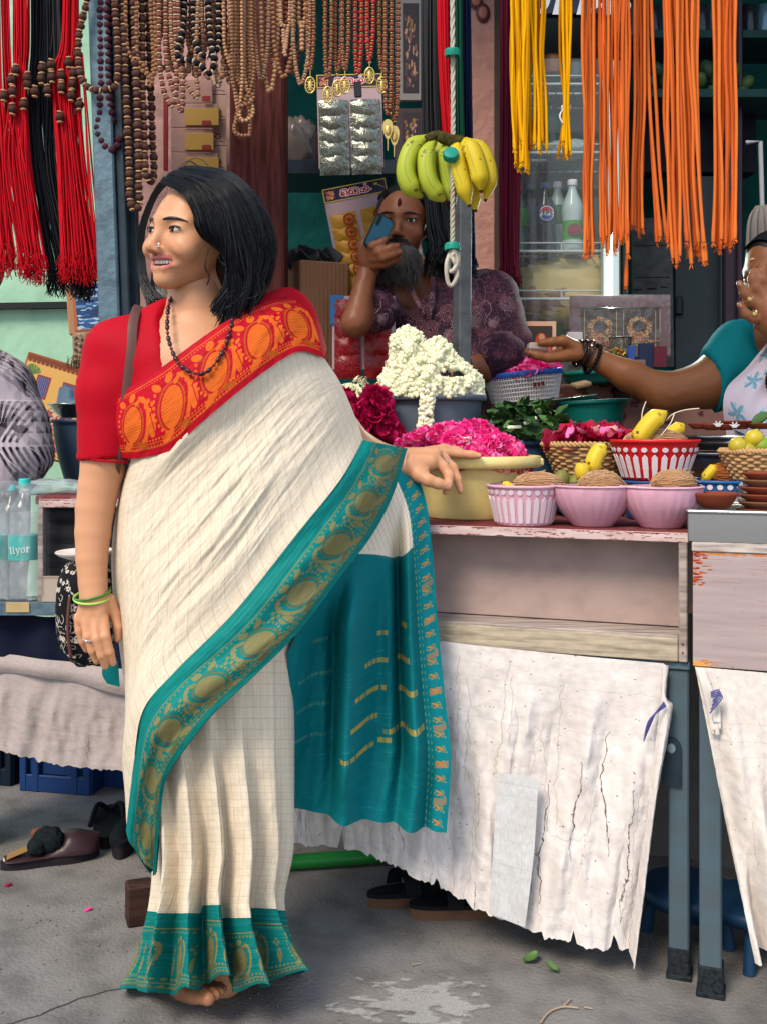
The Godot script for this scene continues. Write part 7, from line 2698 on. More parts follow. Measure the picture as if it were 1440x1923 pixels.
# a head in its own frame: eyes at y = 0, face towards +z, the person's left at +x
func head_field(o: Dictionary) -> Field:
	var f := Field.new(Vector3(-0.1, -0.17, -0.125), Vector3(0.1, 0.125, 0.125), o.get("cell", 0.0028))
	var jaw: float = o.get("jaw", 1.0)
	f.ell(Vector3(0, 0.026, -0.016), Vector3(0.0725, 0.084, 0.094), 0.02)
	f.ell(Vector3(0, -0.014, 0.026), Vector3(0.0585, 0.071, 0.058), 0.03)
	f.ell(Vector3(0, o.get("chin", -0.099) + 0.033, 0.022), Vector3(0.0365 * jaw, 0.035, 0.049), 0.025)
	f.ell(Vector3(0, o.get("chin", -0.099), 0.061), Vector3(0.020 * jaw, 0.016, 0.019), 0.03)
	for s in [-1.0, 1.0]:
		f.ell(Vector3(s * 0.037, -0.033, 0.057), Vector3(0.021, 0.018, 0.017), 0.026)
		f.cap(Vector3(s * 0.008, 0.017, 0.083), Vector3(s * 0.045, 0.016, 0.062), 0.005, 0.005, 0.016)
	for s in [-1.0, 1.0]:
		f.ell(Vector3(s * 0.032, -0.002, 0.089), Vector3(0.016, 0.0105, 0.0125), 0.014, Basis.IDENTITY, true)
	f.cap(Vector3(0, 0.008, 0.080), Vector3(0, -0.0335, 0.0965), 0.0065, 0.0082, 0.012)
	f.ell(Vector3(0, -0.037, 0.0985), Vector3(0.0092, 0.0088, 0.0095), 0.008)
	for s in [-1.0, 1.0]:
		f.ell(Vector3(s * 0.0108, -0.0412, 0.0905), Vector3(0.0066, 0.0066, 0.009), 0.006)
		f.ell(Vector3(s * 0.007, -0.0475, 0.0965), Vector3(0.0032, 0.0028, 0.0045), 0.003, Basis.IDENTITY, true)
	for s in [-1.0, 1.0]:
		f.ell(Vector3(s * 0.032, -0.001, 0.0675), Vector3(0.0158, 0.0132, 0.0138), 0.006)
		f.ell(Vector3(s * 0.032, -0.0015, 0.084), Vector3(0.0152, o.get("lid", 0.0052), 0.0135), 0.003, Basis.IDENTITY, true)
	var sm: bool = o.get("smile", false)
	f.ell(Vector3(0, -0.061, 0.065), Vector3(0.030, 0.018, 0.0145), 0.016)
	if sm:
		f.ell(Vector3(0, -0.0615, 0.088), Vector3(0.038, 0.0088, 0.032), 0.003, Basis.IDENTITY, true)
		f.path(lip(true), [0.002, 0.0032, 0.0034, 0.003, 0.0034, 0.0032, 0.002], 0.004)
		f.path(lip(false), [0.0022, 0.0038, 0.0046, 0.0048, 0.0046, 0.0038, 0.0022], 0.005)
		for s in [-1.0, 1.0]:
			f.ell(Vector3(s * 0.041, -0.034, 0.062), Vector3(0.0195, 0.0165, 0.0165), 0.018)
			f.cap(Vector3(s * 0.025, -0.041, 0.092), Vector3(s * 0.042, -0.056, 0.073), 0.0022, 0.0022, 0.016, true)
	else:
		f.cap(Vector3(-0.022, -0.0635, 0.08), Vector3(0.022, -0.0635, 0.08), 0.005, 0.005, 0.006)
		f.cap(Vector3(-0.018, -0.0715, 0.079), Vector3(0.018, -0.0715, 0.079), 0.0055, 0.0055, 0.006)
		f.cap(Vector3(-0.024, -0.0675, 0.088), Vector3(0.024, -0.0675, 0.088), 0.0015, 0.0015, 0.003, true)
	for s in [-1.0, 1.0]:
		f.ell(Vector3(s * 0.073, -0.012, -0.012), Vector3(0.007, 0.028, 0.017), 0.006, rot(0, s * 20, 0))
		f.ell(Vector3(s * 0.081, -0.008, -0.008), Vector3(0.005, 0.016, 0.009), 0.004, rot(0, s * 20, 0), true)
	f.cap(Vector3(0, -0.07, -0.034), Vector3(0, -0.17, -0.04), 0.044 * o.get("neck", 1.0), 0.046 * o.get("neck", 1.0), 0.014)
	return f

func lip(upper: bool) -> Array:
	if upper:
		return [Vector3(-0.038, -0.0520, 0.0585), Vector3(-0.0245, -0.0510, 0.073), Vector3(-0.008, -0.0535, 0.083), Vector3(0, -0.0545, 0.0842), Vector3(0.008, -0.0535, 0.083), Vector3(0.0245, -0.0510, 0.073), Vector3(0.038, -0.0520, 0.0585)]
	return [Vector3(-0.038, -0.0520, 0.0585), Vector3(-0.0295, -0.0645, 0.0685), Vector3(-0.0145, -0.0725, 0.0765), Vector3(0, -0.0738, 0.0785), Vector3(0.0145, -0.0725, 0.0765), Vector3(0.0295, -0.0645, 0.0685), Vector3(0.038, -0.0520, 0.0585)]

# eyes, lashes and brows as parts
func eyes(th: Node3D, x: Transform3D, gaze: Vector3, brow: Material, lid := 0.0052) -> void:
	var white := mt("eye_white", Color("#d8d2cc"), 0.25)
	var iris := mt("eye_iris", Color("#1c100c"), 0.1)
	for s in [-1.0, 1.0]:
		var c := Vector3(s * 0.032, -0.001, 0.0672)
		var m := M.new()
		m.ball(x * c, Vector3.ONE * 0.0126, x.basis, 20, 14)
		var o := part("eyeball", m, white, th)
		m = M.new()
		m.ball(x * (c + gaze.normalized() * 0.0071), Vector3.ONE * 0.0073, x.basis, 16, 10)
		part("iris", m, iris, o)
		m = M.new()
		var p := []
		for k in 9:
			var a := lerpf(-1.0, 1.0, k / 8.0)
			p.append(x * (c + Vector3(a * 0.0156, lid * sqrt(maxf(0, 1 - a * a)) * 1.05 + 0.0002 + (0.002 * a * s if a * s > 0 else 0.0), 0.0148 - a * a * 0.006)))
		m.tube(spline(p, 18), 0.0015, 6)
		p = []
		for k in 9:
			var a := lerpf(-1.0, 1.0, k / 8.0)
			p.append(x * (c + Vector3(a * 0.0152, -lid * sqrt(maxf(0, 1 - a * a)) * 0.95 - 0.0006, 0.0142 - a * a * 0.006)))
		m.tube(spline(p, 18), 0.0008, 6)
		part("lashes", m, brow, th)
		m = M.new()
		p = []
		for k in 7:
			var a := k / 6.0
			p.append(x * Vector3(s * lerpf(0.013, 0.054, a), 0.0125 + 0.006 * sin(PI * (0.15 + a * 0.75)), lerpf(0.0885, 0.066, a * a * 0.6 + a * 0.4)))
		var rad := []
		for k in 20:
			rad.append(0.0031 * sin(PI * (0.12 + 0.83 * k / 19.0)) * (1.0 - 0.35 * k / 19.0) + 0.0004)
		m.tube(spline(p, 20), rad, 7)
		part("eyebrow", m, brow, th)

# a hand as chains of joints inside one field. chains: arrays of [x, y, z, radius] in plan places
func hand_into(m: M, lo: Vector3, hi: Vector3, chains: Array, cell: float, skin: Color, k := 0.006) -> void:
	var f := Field.new(lo, hi, cell)
	for c in chains:
		for j in c.size() - 1:
			f.cap(P(c[j][0], c[j][1], c[j][2]), P(c[j + 1][0], c[j + 1][1], c[j + 1][2]), c[j][3], c[j + 1][3], k)
	f.mesh_into(m, func(_p, _n): return skin)

func nails(th: Node3D, spots: Array, m: Material) -> void:
	for q in spots:
		var mm := M.new()
		mm.ball(P(q[0], q[1], q[2]), Vector3(0.0042, 0.0056, 0.0016), rot(0, q[4], q[3]), 10, 6)
		part("nail", mm, m, th)

func border_tex(key: String, base: Color, gold: Color, w: int, h: int, reps: int, plain: float, dens := 1.0) -> StandardMaterial3D:
	if mats.has(key):
		return mats[key]
	var t := Tex.new(w, h, base)
	var r := RandomNumberGenerator.new()
	r.seed = 77
	var g2 := gold.darkened(0.18)
	var y0 := h * plain
	var y1 := h * 0.86
	var mid := (y0 + y1) / 2 + h * 0.03
	for k in 500:
		var y := r.randf() * h
		t.line(r.randf() * w, y, r.randf() * w, y, 1, base.lightened(r.randf() * 0.12) if k % 2 else base.darkened(r.randf() * 0.15))
	t.rect(0, y0, w, 3, gold)
	t.rect(0, y1 - 4, w, 3, gold)
	t.rect(0, y1 + 9, w, 2, g2)
	for k in int(w / 11.0):
		t.oval(k * 11 + 4, y0 + 9, 2.6, 2.6, gold)
		t.oval(k * 11 + 4, y1 - 11, 3.2, 3.2, gold)
		t.poly([[k * 11, y1 + 8], [k * 11 + 5, y1], [k * 11 + 10, y1 + 8]], gold)
	var sp := float(w) / reps
	var sc := (y1 - y0) / 128.0 * dens
	for k in reps:
		var x := sp * (k + 0.5)
		t.oval(x, mid + 6 * sc, 37 * sc, 48 * sc, g2, 0.25)
		t.oval(x, mid + 6 * sc, 33 * sc, 44 * sc, base, 0.25)
		t.oval(x + 1, mid + 7 * sc, 29 * sc, 40 * sc, gold, 0.25)
		t.curve([[x + 20 * sc, mid - 34 * sc], [x + 40 * sc, mid - 40 * sc], [x + 52 * sc, mid - 18 * sc], [x + 46 * sc, mid + 20 * sc], [x + 34 * sc, mid + 46 * sc]], 8 * sc, gold)
		for j in 9:
			var a := -0.9 + j * 0.24
			t.oval(x + cos(a) * 52 * sc, mid + sin(a) * 56 * sc, 4.5 * sc, 4.5 * sc, gold)
			t.oval(x - cos(a) * 47 * sc, mid + sin(a) * 54 * sc, 3.6 * sc, 3.6 * sc, gold)
		t.oval(x - 30 * sc, mid - 46 * sc, 14 * sc, 8 * sc, gold, 0.6)
		t.oval(x + 8 * sc, mid - 52 * sc, 12 * sc, 9 * sc, gold, -0.5)
		t.oval(x - 22 * sc, mid + 54 * sc, 18 * sc, 8 * sc, gold, -0.35)
		t.oval(x + 22 * sc, mid + 56 * sc, 16 * sc, 7 * sc, g2, 0.35)
		for j in 4:
			t.oval(x + sp * 0.5 + [-9, 9, 0, 0][j] * sc, mid + [-20, -20, -30, -10][j] * sc, 5 * sc, 5 * sc, gold)
		t.oval(x + sp * 0.5, mid + 22 * sc, 10 * sc, 24 * sc, gold, 0.2)
		t.line(x + sp * 0.5, mid - 2 * sc, x + sp * 0.5 + 5 * sc, mid + 44 * sc, 2 * sc, base)
		for j in 13:
			t.line(x - 30 * sc, mid + (j - 6) * 6.2 * sc, x + 34 * sc, mid + (j - 6) * 6.2 * sc - 5 * sc, 1.4, g2.darkened(0.25))
	t.wear(0.08, 0.16, 6, 3, 0.2, 2.0)
	var m := tex_mat(key, t.im, 0.62)
	return m

func check_tex() -> Image:
	var t := Tex.new(512, 512, Color("#d0c1ab"))
	var r := RandomNumberGenerator.new()
	r.seed = 5
	for k in 900:
		var y := r.randf() * 512
		var x := r.randf() * 512
		t.line(x, y, x + r.randf_range(10, 90), y, 1, Color("#d0c1ab").lerp(Color("#d3c4ac"), r.randf()))
		t.line(y, x, y, x + r.randf_range(10, 90), 1, Color("#e6dbca").lerp(Color("#d6c8b2"), r.randf()))
	for k in 16:
		for q in 512:
			if r.randf() < 0.94:
				t.rect(k * 32 + 15, q, 2, 1, Color("#b0a08f").lerp(Color("#cfc2b0"), r.randf() * 0.7))
			if r.randf() < 0.94:
				t.rect(q, k * 32 + 15 + (1 if r.randf() < 0.06 else 0), 1, 2, Color("#b0a08f").lerp(Color("#cfc2b0"), r.randf() * 0.7))
	return t.im

# the finer creases of a draped cloth
var crease := FastNoiseLite.new()
func wrinkle(x: float, y: float, seed_: float) -> float:
	var a := crease.get_noise_3d(x, y, seed_)
	return (1.0 - absf(a) * 2.0) * 0.5 + 0.5 * crease.get_noise_3d(x * 2.3, y * 2.3, seed_ + 9)

func sari_woman() -> void:
	crease.seed = 3
	crease.frequency = 1.0
	var th := thing("person", "smiling woman with bobbed black hair in a cream sari with teal and red borders", "person", Vector3(P(400, 0, 0).x, 0, 0))
	var skin := lin("#c28d69")
	var sk := skin_mat("skin_woman")
	var hx := Transform3D(Basis(Vector3.UP, deg_to_rad(-42)) * rot(-3, 0, -6) * Basis.from_scale(Vector3(1.05, 0.99, 1.06)), P(374, 446, 0.0))
	var M_body := M.new()
	M_body.tinted = true
	var hf := head_field({"smile": true, "cell": 0.0026, "lid": 0.0040, "chin": -0.0905})
	var lips_u := lip(true)
	var lips_l := lip(false)
	hf.mesh_into(M_body, func(p, _n):
		var d := 1.0
		for j in 6:
			for l in [lips_u, lips_l]:
				var a: Vector3 = l[j]
				var b: Vector3 = l[j + 1]
				var w := clampf((p - a).dot(b - a) / (b - a).length_squared(), 0, 1)
				d = minf(d, (p - a.lerp(b, w)).length())
		var q: Vector3 = p
		var rosy := 0.22 * exp(-pow((absf(q.x) - 0.04) / 0.02, 2.0) - pow((q.y + 0.032) / 0.018, 2.0)) + 0.2 * exp(-pow(q.x / 0.014, 2.0) - pow((q.y + 0.036) / 0.012, 2.0)) * (1.0 if q.z > 0.08 else 0.0)
		var own := skin.lerp(lin("#b8664e"), rosy) * (1.0 + 0.07 * crease.get_noise_3d(q.x * 60, q.y * 60, q.z * 60) + 0.05 * crease.get_noise_3d(q.x * 240, q.y * 240, q.z * 240))
		var c: Color = lin("#b0605a").lerp(own, smoothstep(0.0053, 0.0072, d + 0.9 * maxf(0.0, absf(q.x) - 0.031)))
		if p.z > 0.045 and absf(p.x) < 0.022 and p.y > -0.073 and p.y < -0.052 and p.z < 0.0745:
			c = lin("#5a2420")
		return c, hx)
	var f := Field.new(P(110, 1900, 0) + Vector3(0, -0.01, -0.32), P(800, 520, 0) + Vector3(0, 0, 0.2), 0.0115)
	f.path([P(369, 520, -0.02), P(372, 575, -0.02), P(375, 620, -0.03)], [0.05, 0.05, 0.062], 0.03)
	f.cap(P(240, 655, -0.02), P(540, 640, -0.03), 0.046, 0.046, 0.05)
	f.cap(P(320, 700, -0.025), P(440, 700, -0.025), 0.092, 0.09, 0.05)
	f.path([P(375, 720, -0.02), P(370, 900, -0.02), P(378, 1080, -0.02)], [0.1, 0.095, 0.125], 0.05)
	for s in [315, 432]:
		f.ell(P(s, 770, 0.055), Vector3(0.055, 0.058, 0.045), 0.03)
	f.path([P(212, 664, -0.01), P(197, 800, 0.0), P(194, 880, 0.01)], [0.048, 0.046, 0.040], 0.015)
	f.path([P(545, 640, -0.05), P(632, 806, -0.125), P(690, 856, -0.17), P(757, 868, -0.205)], [0.046, 0.04, 0.035, 0.0285], 0.02)
	for s in [[340, 350], [430, 420]]:
		f.path([P(s[0], 1100, -0.02), P(s[0], 1480, 0.0), P(s[1], 1835, -0.02)], [0.085, 0.058, 0.04], 0.04)
	f.mesh_into(M_body, func(_p, _n): return skin)
	hand_into(M_body, P(100, 1275, 0.07) + Vector3(0, 0, -0.13), P(256, 815, 0.07) + Vector3(0, 0, 0.05), [
		[[197, 830, 0.006, 0.0455], [194, 880, 0.01, 0.0415], [186, 915, 0.014, 0.038], [179, 955, 0.02, 0.0355], [175, 1000, 0.027, 0.0326], [173, 1050, 0.036, 0.0288], [175, 1095, 0.043, 0.026], [177, 1128, 0.05, 0.0252]], [[168, 1128, 0.05, 0.018], [157, 1162, 0.052, 0.0145]], [[176, 1128, 0.053, 0.019], [172, 1168, 0.058, 0.0155]], [[184, 1128, 0.052, 0.019], [188, 1164, 0.057, 0.0155]],
		[[150, 1160, 0.05, 0.011], [150, 1184, 0.054, 0.0082], [156, 1204, 0.052, 0.0076], [163, 1220, 0.046, 0.0062]],
		[[163, 1166, 0.06, 0.0105], [165, 1196, 0.070, 0.0086], [174, 1222, 0.068, 0.0078], [182, 1242, 0.06, 0.0064]],
		[[179, 1168, 0.064, 0.0105], [182, 1200, 0.078, 0.0088], [191, 1230, 0.076, 0.008], [198, 1251, 0.066, 0.0066]],
		[[195, 1164, 0.06, 0.0105], [199, 1195, 0.072, 0.0086], [207, 1224, 0.07, 0.0078], [213, 1245, 0.062, 0.0064]],
		[[203, 1128, 0.040, 0.015], [217, 1154, 0.038, 0.0105], [223, 1178, 0.042, 0.0086], [222, 1200, 0.044, 0.0068]]], 0.0028, skin, 0.003)
	hand_into(M_body, P(735, 935, -0.3), P(915, 825, -0.12), [
		[[748, 866, -0.195, 0.027], [768, 868, -0.205, 0.026]], [[765, 862, -0.205, 0.024], [815, 854, -0.215, 0.017]], [[768, 872, -0.19, 0.026], [806, 868, -0.19, 0.018]], [[768, 876, -0.18, 0.022], [792, 890, -0.172, 0.016]],
		[[812, 852, -0.235, 0.014], [836, 850, -0.25, 0.0105], [862, 852, -0.256, 0.0095], [884, 854, -0.256, 0.0085], [899, 856, -0.254, 0.0066]],
		[[810, 856, -0.22, 0.014], [834, 862, -0.23, 0.0102], [850, 878, -0.228, 0.0095], [858, 900, -0.222, 0.0088], [864, 922, -0.216, 0.0068]],
		[[812, 862, -0.2, 0.0145], [832, 876, -0.195, 0.0108], [843, 893, -0.186, 0.010], [841, 910, -0.178, 0.009], [836, 924, -0.176, 0.0068]],
		[[800, 850, -0.245, 0.013], [832, 842, -0.266, 0.0092], [856, 846, -0.272, 0.0085], [870, 850, -0.272, 0.007]],
		[[786, 892, -0.165, 0.0155], [804, 902, -0.155, 0.0122], [822, 908, -0.156, 0.0108], [840, 913, -0.16, 0.0092]]], 0.0026, skin)
	hand_into(M_body, P(300, 1900, 0.08) + Vector3(0, 0, -0.2), P(445, 1790, 0.08) + Vector3(0, 0, 0.12), [
		[[345, 1815, -0.04, 0.034], [352, 1850, 0.02, 0.03], [372, 1862, 0.08, 0.022]], [[352, 1850, 0.0, 0.03], [392, 1860, 0.08, 0.018]],
		[[368, 1864, 0.09, 0.019], [384, 1872, 0.125, 0.0125], [392, 1876, 0.142, 0.0115]], [[386, 1861, 0.085, 0.0115], [401, 1863, 0.115, 0.0082], [406, 1869, 0.128, 0.0084]], [[392, 1857, 0.078, 0.011], [409, 1858, 0.104, 0.0076], [415, 1863, 0.114, 0.0078]], [[395, 1853, 0.066, 0.0105], [414, 1852, 0.09, 0.007], [420, 1857, 0.098, 0.0072]]], 0.0028, lin("#9a6a4c"), 0.004)
	part("body", M_body, sk, th)
	var black := mt("hair_black", Color("#0b0c11"), 0.33)
	eyes(th, hx, Vector3(-0.3, 0.0, 1.0), black, 0.0040)
	var m := M.new()
	for k in 12:
		var a := (k - 5.5) * 0.006
		m.ball(hx * Vector3(a, -0.0592 + a * a * 1.5, 0.0748 - a * a * 13.0), Vector3(0.0035, 0.0058 - absf(a) * 0.06, 0.0026), hx.basis * rot(0, rad_to_deg(a * 18), 0), 10, 8)
	part("teeth", m, mt("teeth", Color("#e4ddd2"), 0.25), th)
	m = M.new()
	m.ball(hx * Vector3(0, 0.019, 0.0895), Vector3(0.0032, 0.004, 0.0015), hx.basis, 10, 6)
	part("bindi", m, mt("bindi_red", Color("#a8162a"), 0.5), th)
	var silver := mt("silver", Color("#cfcfd2"), 0.2, "", 1, 0, 0.9)
	m = M.new()
	for k in 5:
		var a := TAU * k / 5
		m.ball(hx * (Vector3(0.0165, -0.033, 0.0945) + Vector3(sin(a) * 0.0025, cos(a) * 0.0034, 0)), Vector3.ONE * 0.0018, Basis.IDENTITY, 8, 5)
	part("nose_stud", m, silver, th)
	m = M.new()
	for k in 7:
		var a := TAU * k / 6
		m.ball(hx * (Vector3(0.0815, -0.034, -0.004) + Vector3(0.001, cos(a) * 0.0058, sin(a) * 0.0058) * (1.0 if k < 6 else 0.0)), Vector3.ONE * 0.0034, Basis.IDENTITY, 10, 7)
	part("earring", m, silver, th)

	m = M.new()
	var inv := hx.affine_inverse()
	var hf2 := Field.new(Vector3(-0.13, -0.2, -0.2), Vector3(0.13, 0.135, 0.1), 0.004)
	hf2.ell(Vector3(0, 0.03, -0.022), Vector3(0.076, 0.085, 0.092), 0.02)
	for q in [[420, 388, 0.02, 0.054, 0.054, 0.064], [464, 440, 0.005, 0.043, 0.056, 0.068], [460, 498, -0.005, 0.042, 0.054, 0.068], [438, 545, -0.005, 0.036, 0.04, 0.062], [425, 470, -0.06, 0.056, 0.1, 0.05]]:
		hf2.ell(inv * P(q[0], q[1], q[2]), Vector3(q[3], q[4], q[5]), 0.03, inv.basis.orthonormalized())
	hf2.cut(Vector3(0, 0.078, 0.068), Vector3(0, -0.5, 0.86))
	hf2.ell(Vector3(0.05, -0.035, 0.07), Vector3(0.055, 0.075, 0.062), 0.008, Basis.IDENTITY, true)
	hf2.ell(Vector3(0.088, -0.022, -0.002), Vector3(0.03, 0.034, 0.024), 0.006, Basis.IDENTITY, true)
	hf2.mesh_into(m, null, hx)
	var keys := [[[304, 342, 0.055], [342, 362, 0.085], [366, 400, 0.094], [376, 434, 0.092], [424, 470, 0.066], [432, 528, 0.08], [410, 588, 0.075]], [[322, 326, 0.05], [385, 342, 0.09], [420, 390, 0.105], [436, 450, 0.108], [442, 510, 0.1], [438, 556, 0.09], [424, 592, 0.078]],
		[[345, 316, 0.03], [415, 330, 0.075], [458, 375, 0.092], [480, 430, 0.094], [484, 480, 0.085], [470, 530, 0.08], [440, 580, 0.075]], [[360, 313, 0.0], [432, 325, 0.035], [484, 372, 0.05], [508, 430, 0.05], [512, 480, 0.045], [494, 530, 0.045], [462, 572, 0.05]]]
	for k in 1500:
		var a := rr(0, 2.999)
		var i := int(a)
		var w := a - i
		var ac := floorf(a * 14.0) / 14.0 + 0.035
		var jit := Vector3(rr(-1, 1), rr(-1, 1), 0) * 2.6
		var p := []
		var out := rr(-0.002, 0.0055) + (0.006 if k % 40 == 0 else 0.0)
		for j in 7:
			w = lerpf(a - i, clampf(ac - i, 0, 1), maxf(0, j - 2) / 5.0 * 0.85)
			var q := Vector3(keys[i][j][0], keys[i][j][1], keys[i][j][2]).lerp(Vector3(keys[i + 1][j][0], keys[i + 1][j][1], keys[i + 1][j][2]), w)
			var tipq := maxf(0, j - 3) / 3.0
			q += Vector3(sin(ac * 57.0) * 9.0, sin(ac * 31.0) * 15.0, sin(ac * 23.0) * 0.008) * tipq * tipq
			var jj := jit * (1.0 + j * 0.35)
			var wv := sin(j * 1.5 + a * 5.0) * (1.0 + j * 0.9) + sin(a * 40.0) * j * 0.7
			p.append(P(q.x + jj.x + wv + rr(-0.6, 0.6), q.y + jj.y, q.z + out + 0.002 * sin(a * 23 + j)))
		var sp_ := spline(p, 18)
		for j in 18:
			var g := j / 17.0
			sp_[j] += Vector3(sin(j * 0.66 + ac * 40.0) * 0.0042, cos(j * 0.5 + ac * 29.0) * 0.002, sin(j * 0.55 + ac * 17.0) * 0.004) * g
		m.tube(sp_, rr(0.0004, 0.0008), 3, false)
	for k in 90:
		var d := rr(-1, 0.8)
		m.tube(spline([P(318 + d * 9, 336 + d * 4, 0.035), P(292 + d * 7, 366, 0.0), P(268 + d * 7, 430, -0.03), P(267 + d * 8, 490, -0.045), P(276 + d * 9, 540 + rr(-8, 8), -0.035), P(296 + d * 16 + rr(-6, 14), 572 + rr(-12, 14), -0.02)], 16), rr(0.0009, 0.0016), 4, false)
	for k in 46:
		var d := rr(0, 1)
		m.tube(spline([P(286 + d * 20, 505 + rr(-6, 6), -0.06), P(284 + d * 26, 540, -0.055), P(296 + d * 24 + rr(-6, 6), 566, -0.04), P(288 + d * 30 + rr(-10, 16), 582 + rr(-14, 12), -0.03)], 10), rr(0.0012, 0.0022), 4, false)
	for q in [[[392, 470, 0.095], [386, 500, 0.096], [394, 520, 0.09], [388, 535, 0.088]], [[340, 318, 0.03], [366, 296, 0.03], [390, 310, 0.04], [384, 350, 0.08], [366, 372, 0.095]], [[410, 560, 0.085], [398, 574, 0.09], [406, 590, 0.09], [424, 580, 0.09]], [[498, 455, 0.05], [512, 470, 0.05], [522, 466, 0.05]], [[325, 330, 0.04], [352, 304, 0.02], [372, 312, 0.03]]]:
		for k in 3:
			m.tube(spline(q.map(func(e): return P(e[0] + rr(-1.5, 1.5), e[1] + rr(-1.5, 1.5), e[2])), 20), rr(0.0004, 0.0007), 4, false)
	for k in 150:
		var a := rr(0, 1)
		var q0 := P(lerpf(320, 470, a) + rr(-4, 4), 330 + 60 * a * a + rr(-6, 6), rr(0.0, 0.09))
		var dr := Vector3(rr(-0.4, 1.0), rr(-0.7, 0.5), rr(-0.3, 0.5)) * 0.03
		m.tube(spline([q0, q0 + dr * 0.5 + Vector3(0, 0.006, 0), q0 + dr * 1.1 + Vector3(0, 0.002, 0), q0 + dr * 1.7 + Vector3(0, -0.014, 0)], 8), 0.00032, 3, false)
	for k in 30:
		var q0 := P(rr(420, 500), rr(500, 560), rr(0.03, 0.1))
		m.tube(spline([q0, q0 + Vector3(rr(-0.006, 0.012), -0.02, 0.004), q0 + Vector3(rr(-0.02, 0.03), -rr(0.03, 0.055), 0.006)], 8), 0.0004, 3, false)
	part("hair", m, black, th)

	var bf := Field.new(P(120, 885, 0) + Vector3(0, 0, -0.16), P(520, 540, 0) + Vector3(0, 0, 0.14), 0.0048)
	bf.path([P(216, 664, -0.01), P(204, 740, 0.0), P(199, 880, 0.012)], [0.058, 0.0555, 0.0505], 0.02)
	bf.cap(P(238, 655, -0.02), P(330, 622, -0.03), 0.056, 0.056, 0.03)
	bf.cap(P(330, 622, -0.03), P(450, 630, -0.03), 0.056, 0.05, 0.03)
	bf.cap(P(318, 700, -0.025), P(440, 700, -0.025), 0.102, 0.1, 0.04)
	bf.cap(P(330, 800, -0.02), P(420, 800, -0.02), 0.1, 0.1, 0.04)
	for s in [318, 430]:
		bf.ell(P(s, 765, 0.055), Vector3(0.06, 0.062, 0.05), 0.03)
	bf.cut(P(200, 862, 0.01), Vector3(0.06, -1, 0.02), P(100, 900, -0.2), P(262, 800, 0.2))
	bf.cap(P(372, 520, 0.0), P(366, 590, 0.04), 0.06, 0.068, 0.012, true)
	bf.cap(P(352, 580, 0.13), P(308, 686, 0.12), 0.062, 0.006, 0.012, true)
	bf.cap(P(352, 580, 0.06), P(308, 686, 0.09), 0.062, 0.006, 0.012, true)
	m = M.new()
	bf.mesh_into(m)
	for k in m.v.size():
		var p := m.v[k]
		m.v[k] += m.n[k] * 0.0035 * wrinkle(p.x * 16, p.y * 30 + p.x * 26, 4.0)
	var redcloth := mt("silk_red", Color("#b3081f"), 0.62, "fine", 16.0, 0.35)
	part("blouse", m, redcloth, th)
	m = M.new()
	m.tube(PackedVector3Array([P(150, 858, 0.012), P(165, 862, 0.054), P(200, 866, 0.066), P(235, 868, 0.05), P(250, 868, 0.012)]), 0.0022, 6)
	part("sleeve_hem", m, redcloth, th)

	var cream := tex_mat("sari_cream", check_tex(), 0.75)
	cream.normal_enabled = true
	cream.normal_scale = 0.35
	cream.normal_texture = noise_tex("crinkle", 0.012, 5, 0, 1.0, FastNoiseLite.TYPE_SIMPLEX_SMOOTH, true)
	cream.backlight_enabled = true
	cream.backlight = Color(0.12, 0.11, 0.09)
	var tealb := border_tex("sari_border_teal", Color("#087a74"), Color("#837d52"), 1024, 200, 9, 0.27)
	var hemb := border_tex("sari_hem_teal", Color("#08736f"), Color("#837d52"), 1024, 160, 8, 0.2, 0.82)
	var redb := border_tex("sari_border_red", Color("#b80a20"), Color("#dc6420"), 768, 220, 5, 0.08)
	var teal := mt("silk_teal", Color("#0a6f70"), 0.6, "fine", 12.0, 0.2)
	var rows := [[880, 236, 560, 0.10, -0.02], [1000, 212, 566, 0.125, -0.02], [1100, 210, 560, 0.14, -0.015], [1250, 228, 553, 0.142, -0.01], [1400, 250, 553, 0.138, 0.0], [1500, 272, 553, 0.135, 0.0], [1600, 286, 551, 0.132, 0.0], [1690, 281, 536, 0.135, 0.0], [1770, 262, 556, 0.145, 0.0], [1850, 238, 588, 0.16, 0.0]]
	var skirt_pt := func(a: float, v: float) -> Vector3:
		var g := v * (rows.size() - 1)
		var i := mini(int(g), rows.size() - 2)
		var w := g - i
		var q := []
		for e in 5:
			q.append(cubic_interpolate(rows[i][e], rows[i + 1][e], rows[maxi(i - 1, 0)][e], rows[mini(i + 2, rows.size() - 1)][e], w))
		var grow := smoothstep(0.3, 1.0, v)
		var hx_ = (q[2] - q[1]) * 0.5
		var cx = (q[2] + q[1]) * 0.5
		var fr := 0.5 - 0.5 * cos(a)   # 0 at the left, 1 at the right
		var front := maxf(0.0, sin(a))
		var ph := fr * 5.4 + 0.35 * sin(v * 3.0) - 0.15
		var saw := fposmod(ph, 1.0)
		var fold := (smoothstep(0.0, 0.86, saw) - smoothstep(0.86, 1.0, saw)) - 0.5
		var d := fold * (0.012 + 0.066 * grow) * (0.3 + 0.7 * front)
		d += 0.012 * grow * sin(a * 7 + 1.3)
		var y: float = q[0] + 13.0 * sin(floorf(ph) * 2.4 + 0.4) * smoothstep(0.55, 0.8, v) * front
		if v > 0.86:
			y += (v - 0.86) / 0.14 * (7.0 * sin(ph * TAU + 0.6) * front + 9.0 * sin(fr * 5.0 + 1.0) - 34.0 * smoothstep(0.82, 1.0, fr))
		var px = cx - cos(a) * hx_
		var p := P(px, y, q[4] + sin(a) * q[3] + d)
		p.x += d * -cos(a) * 0.8
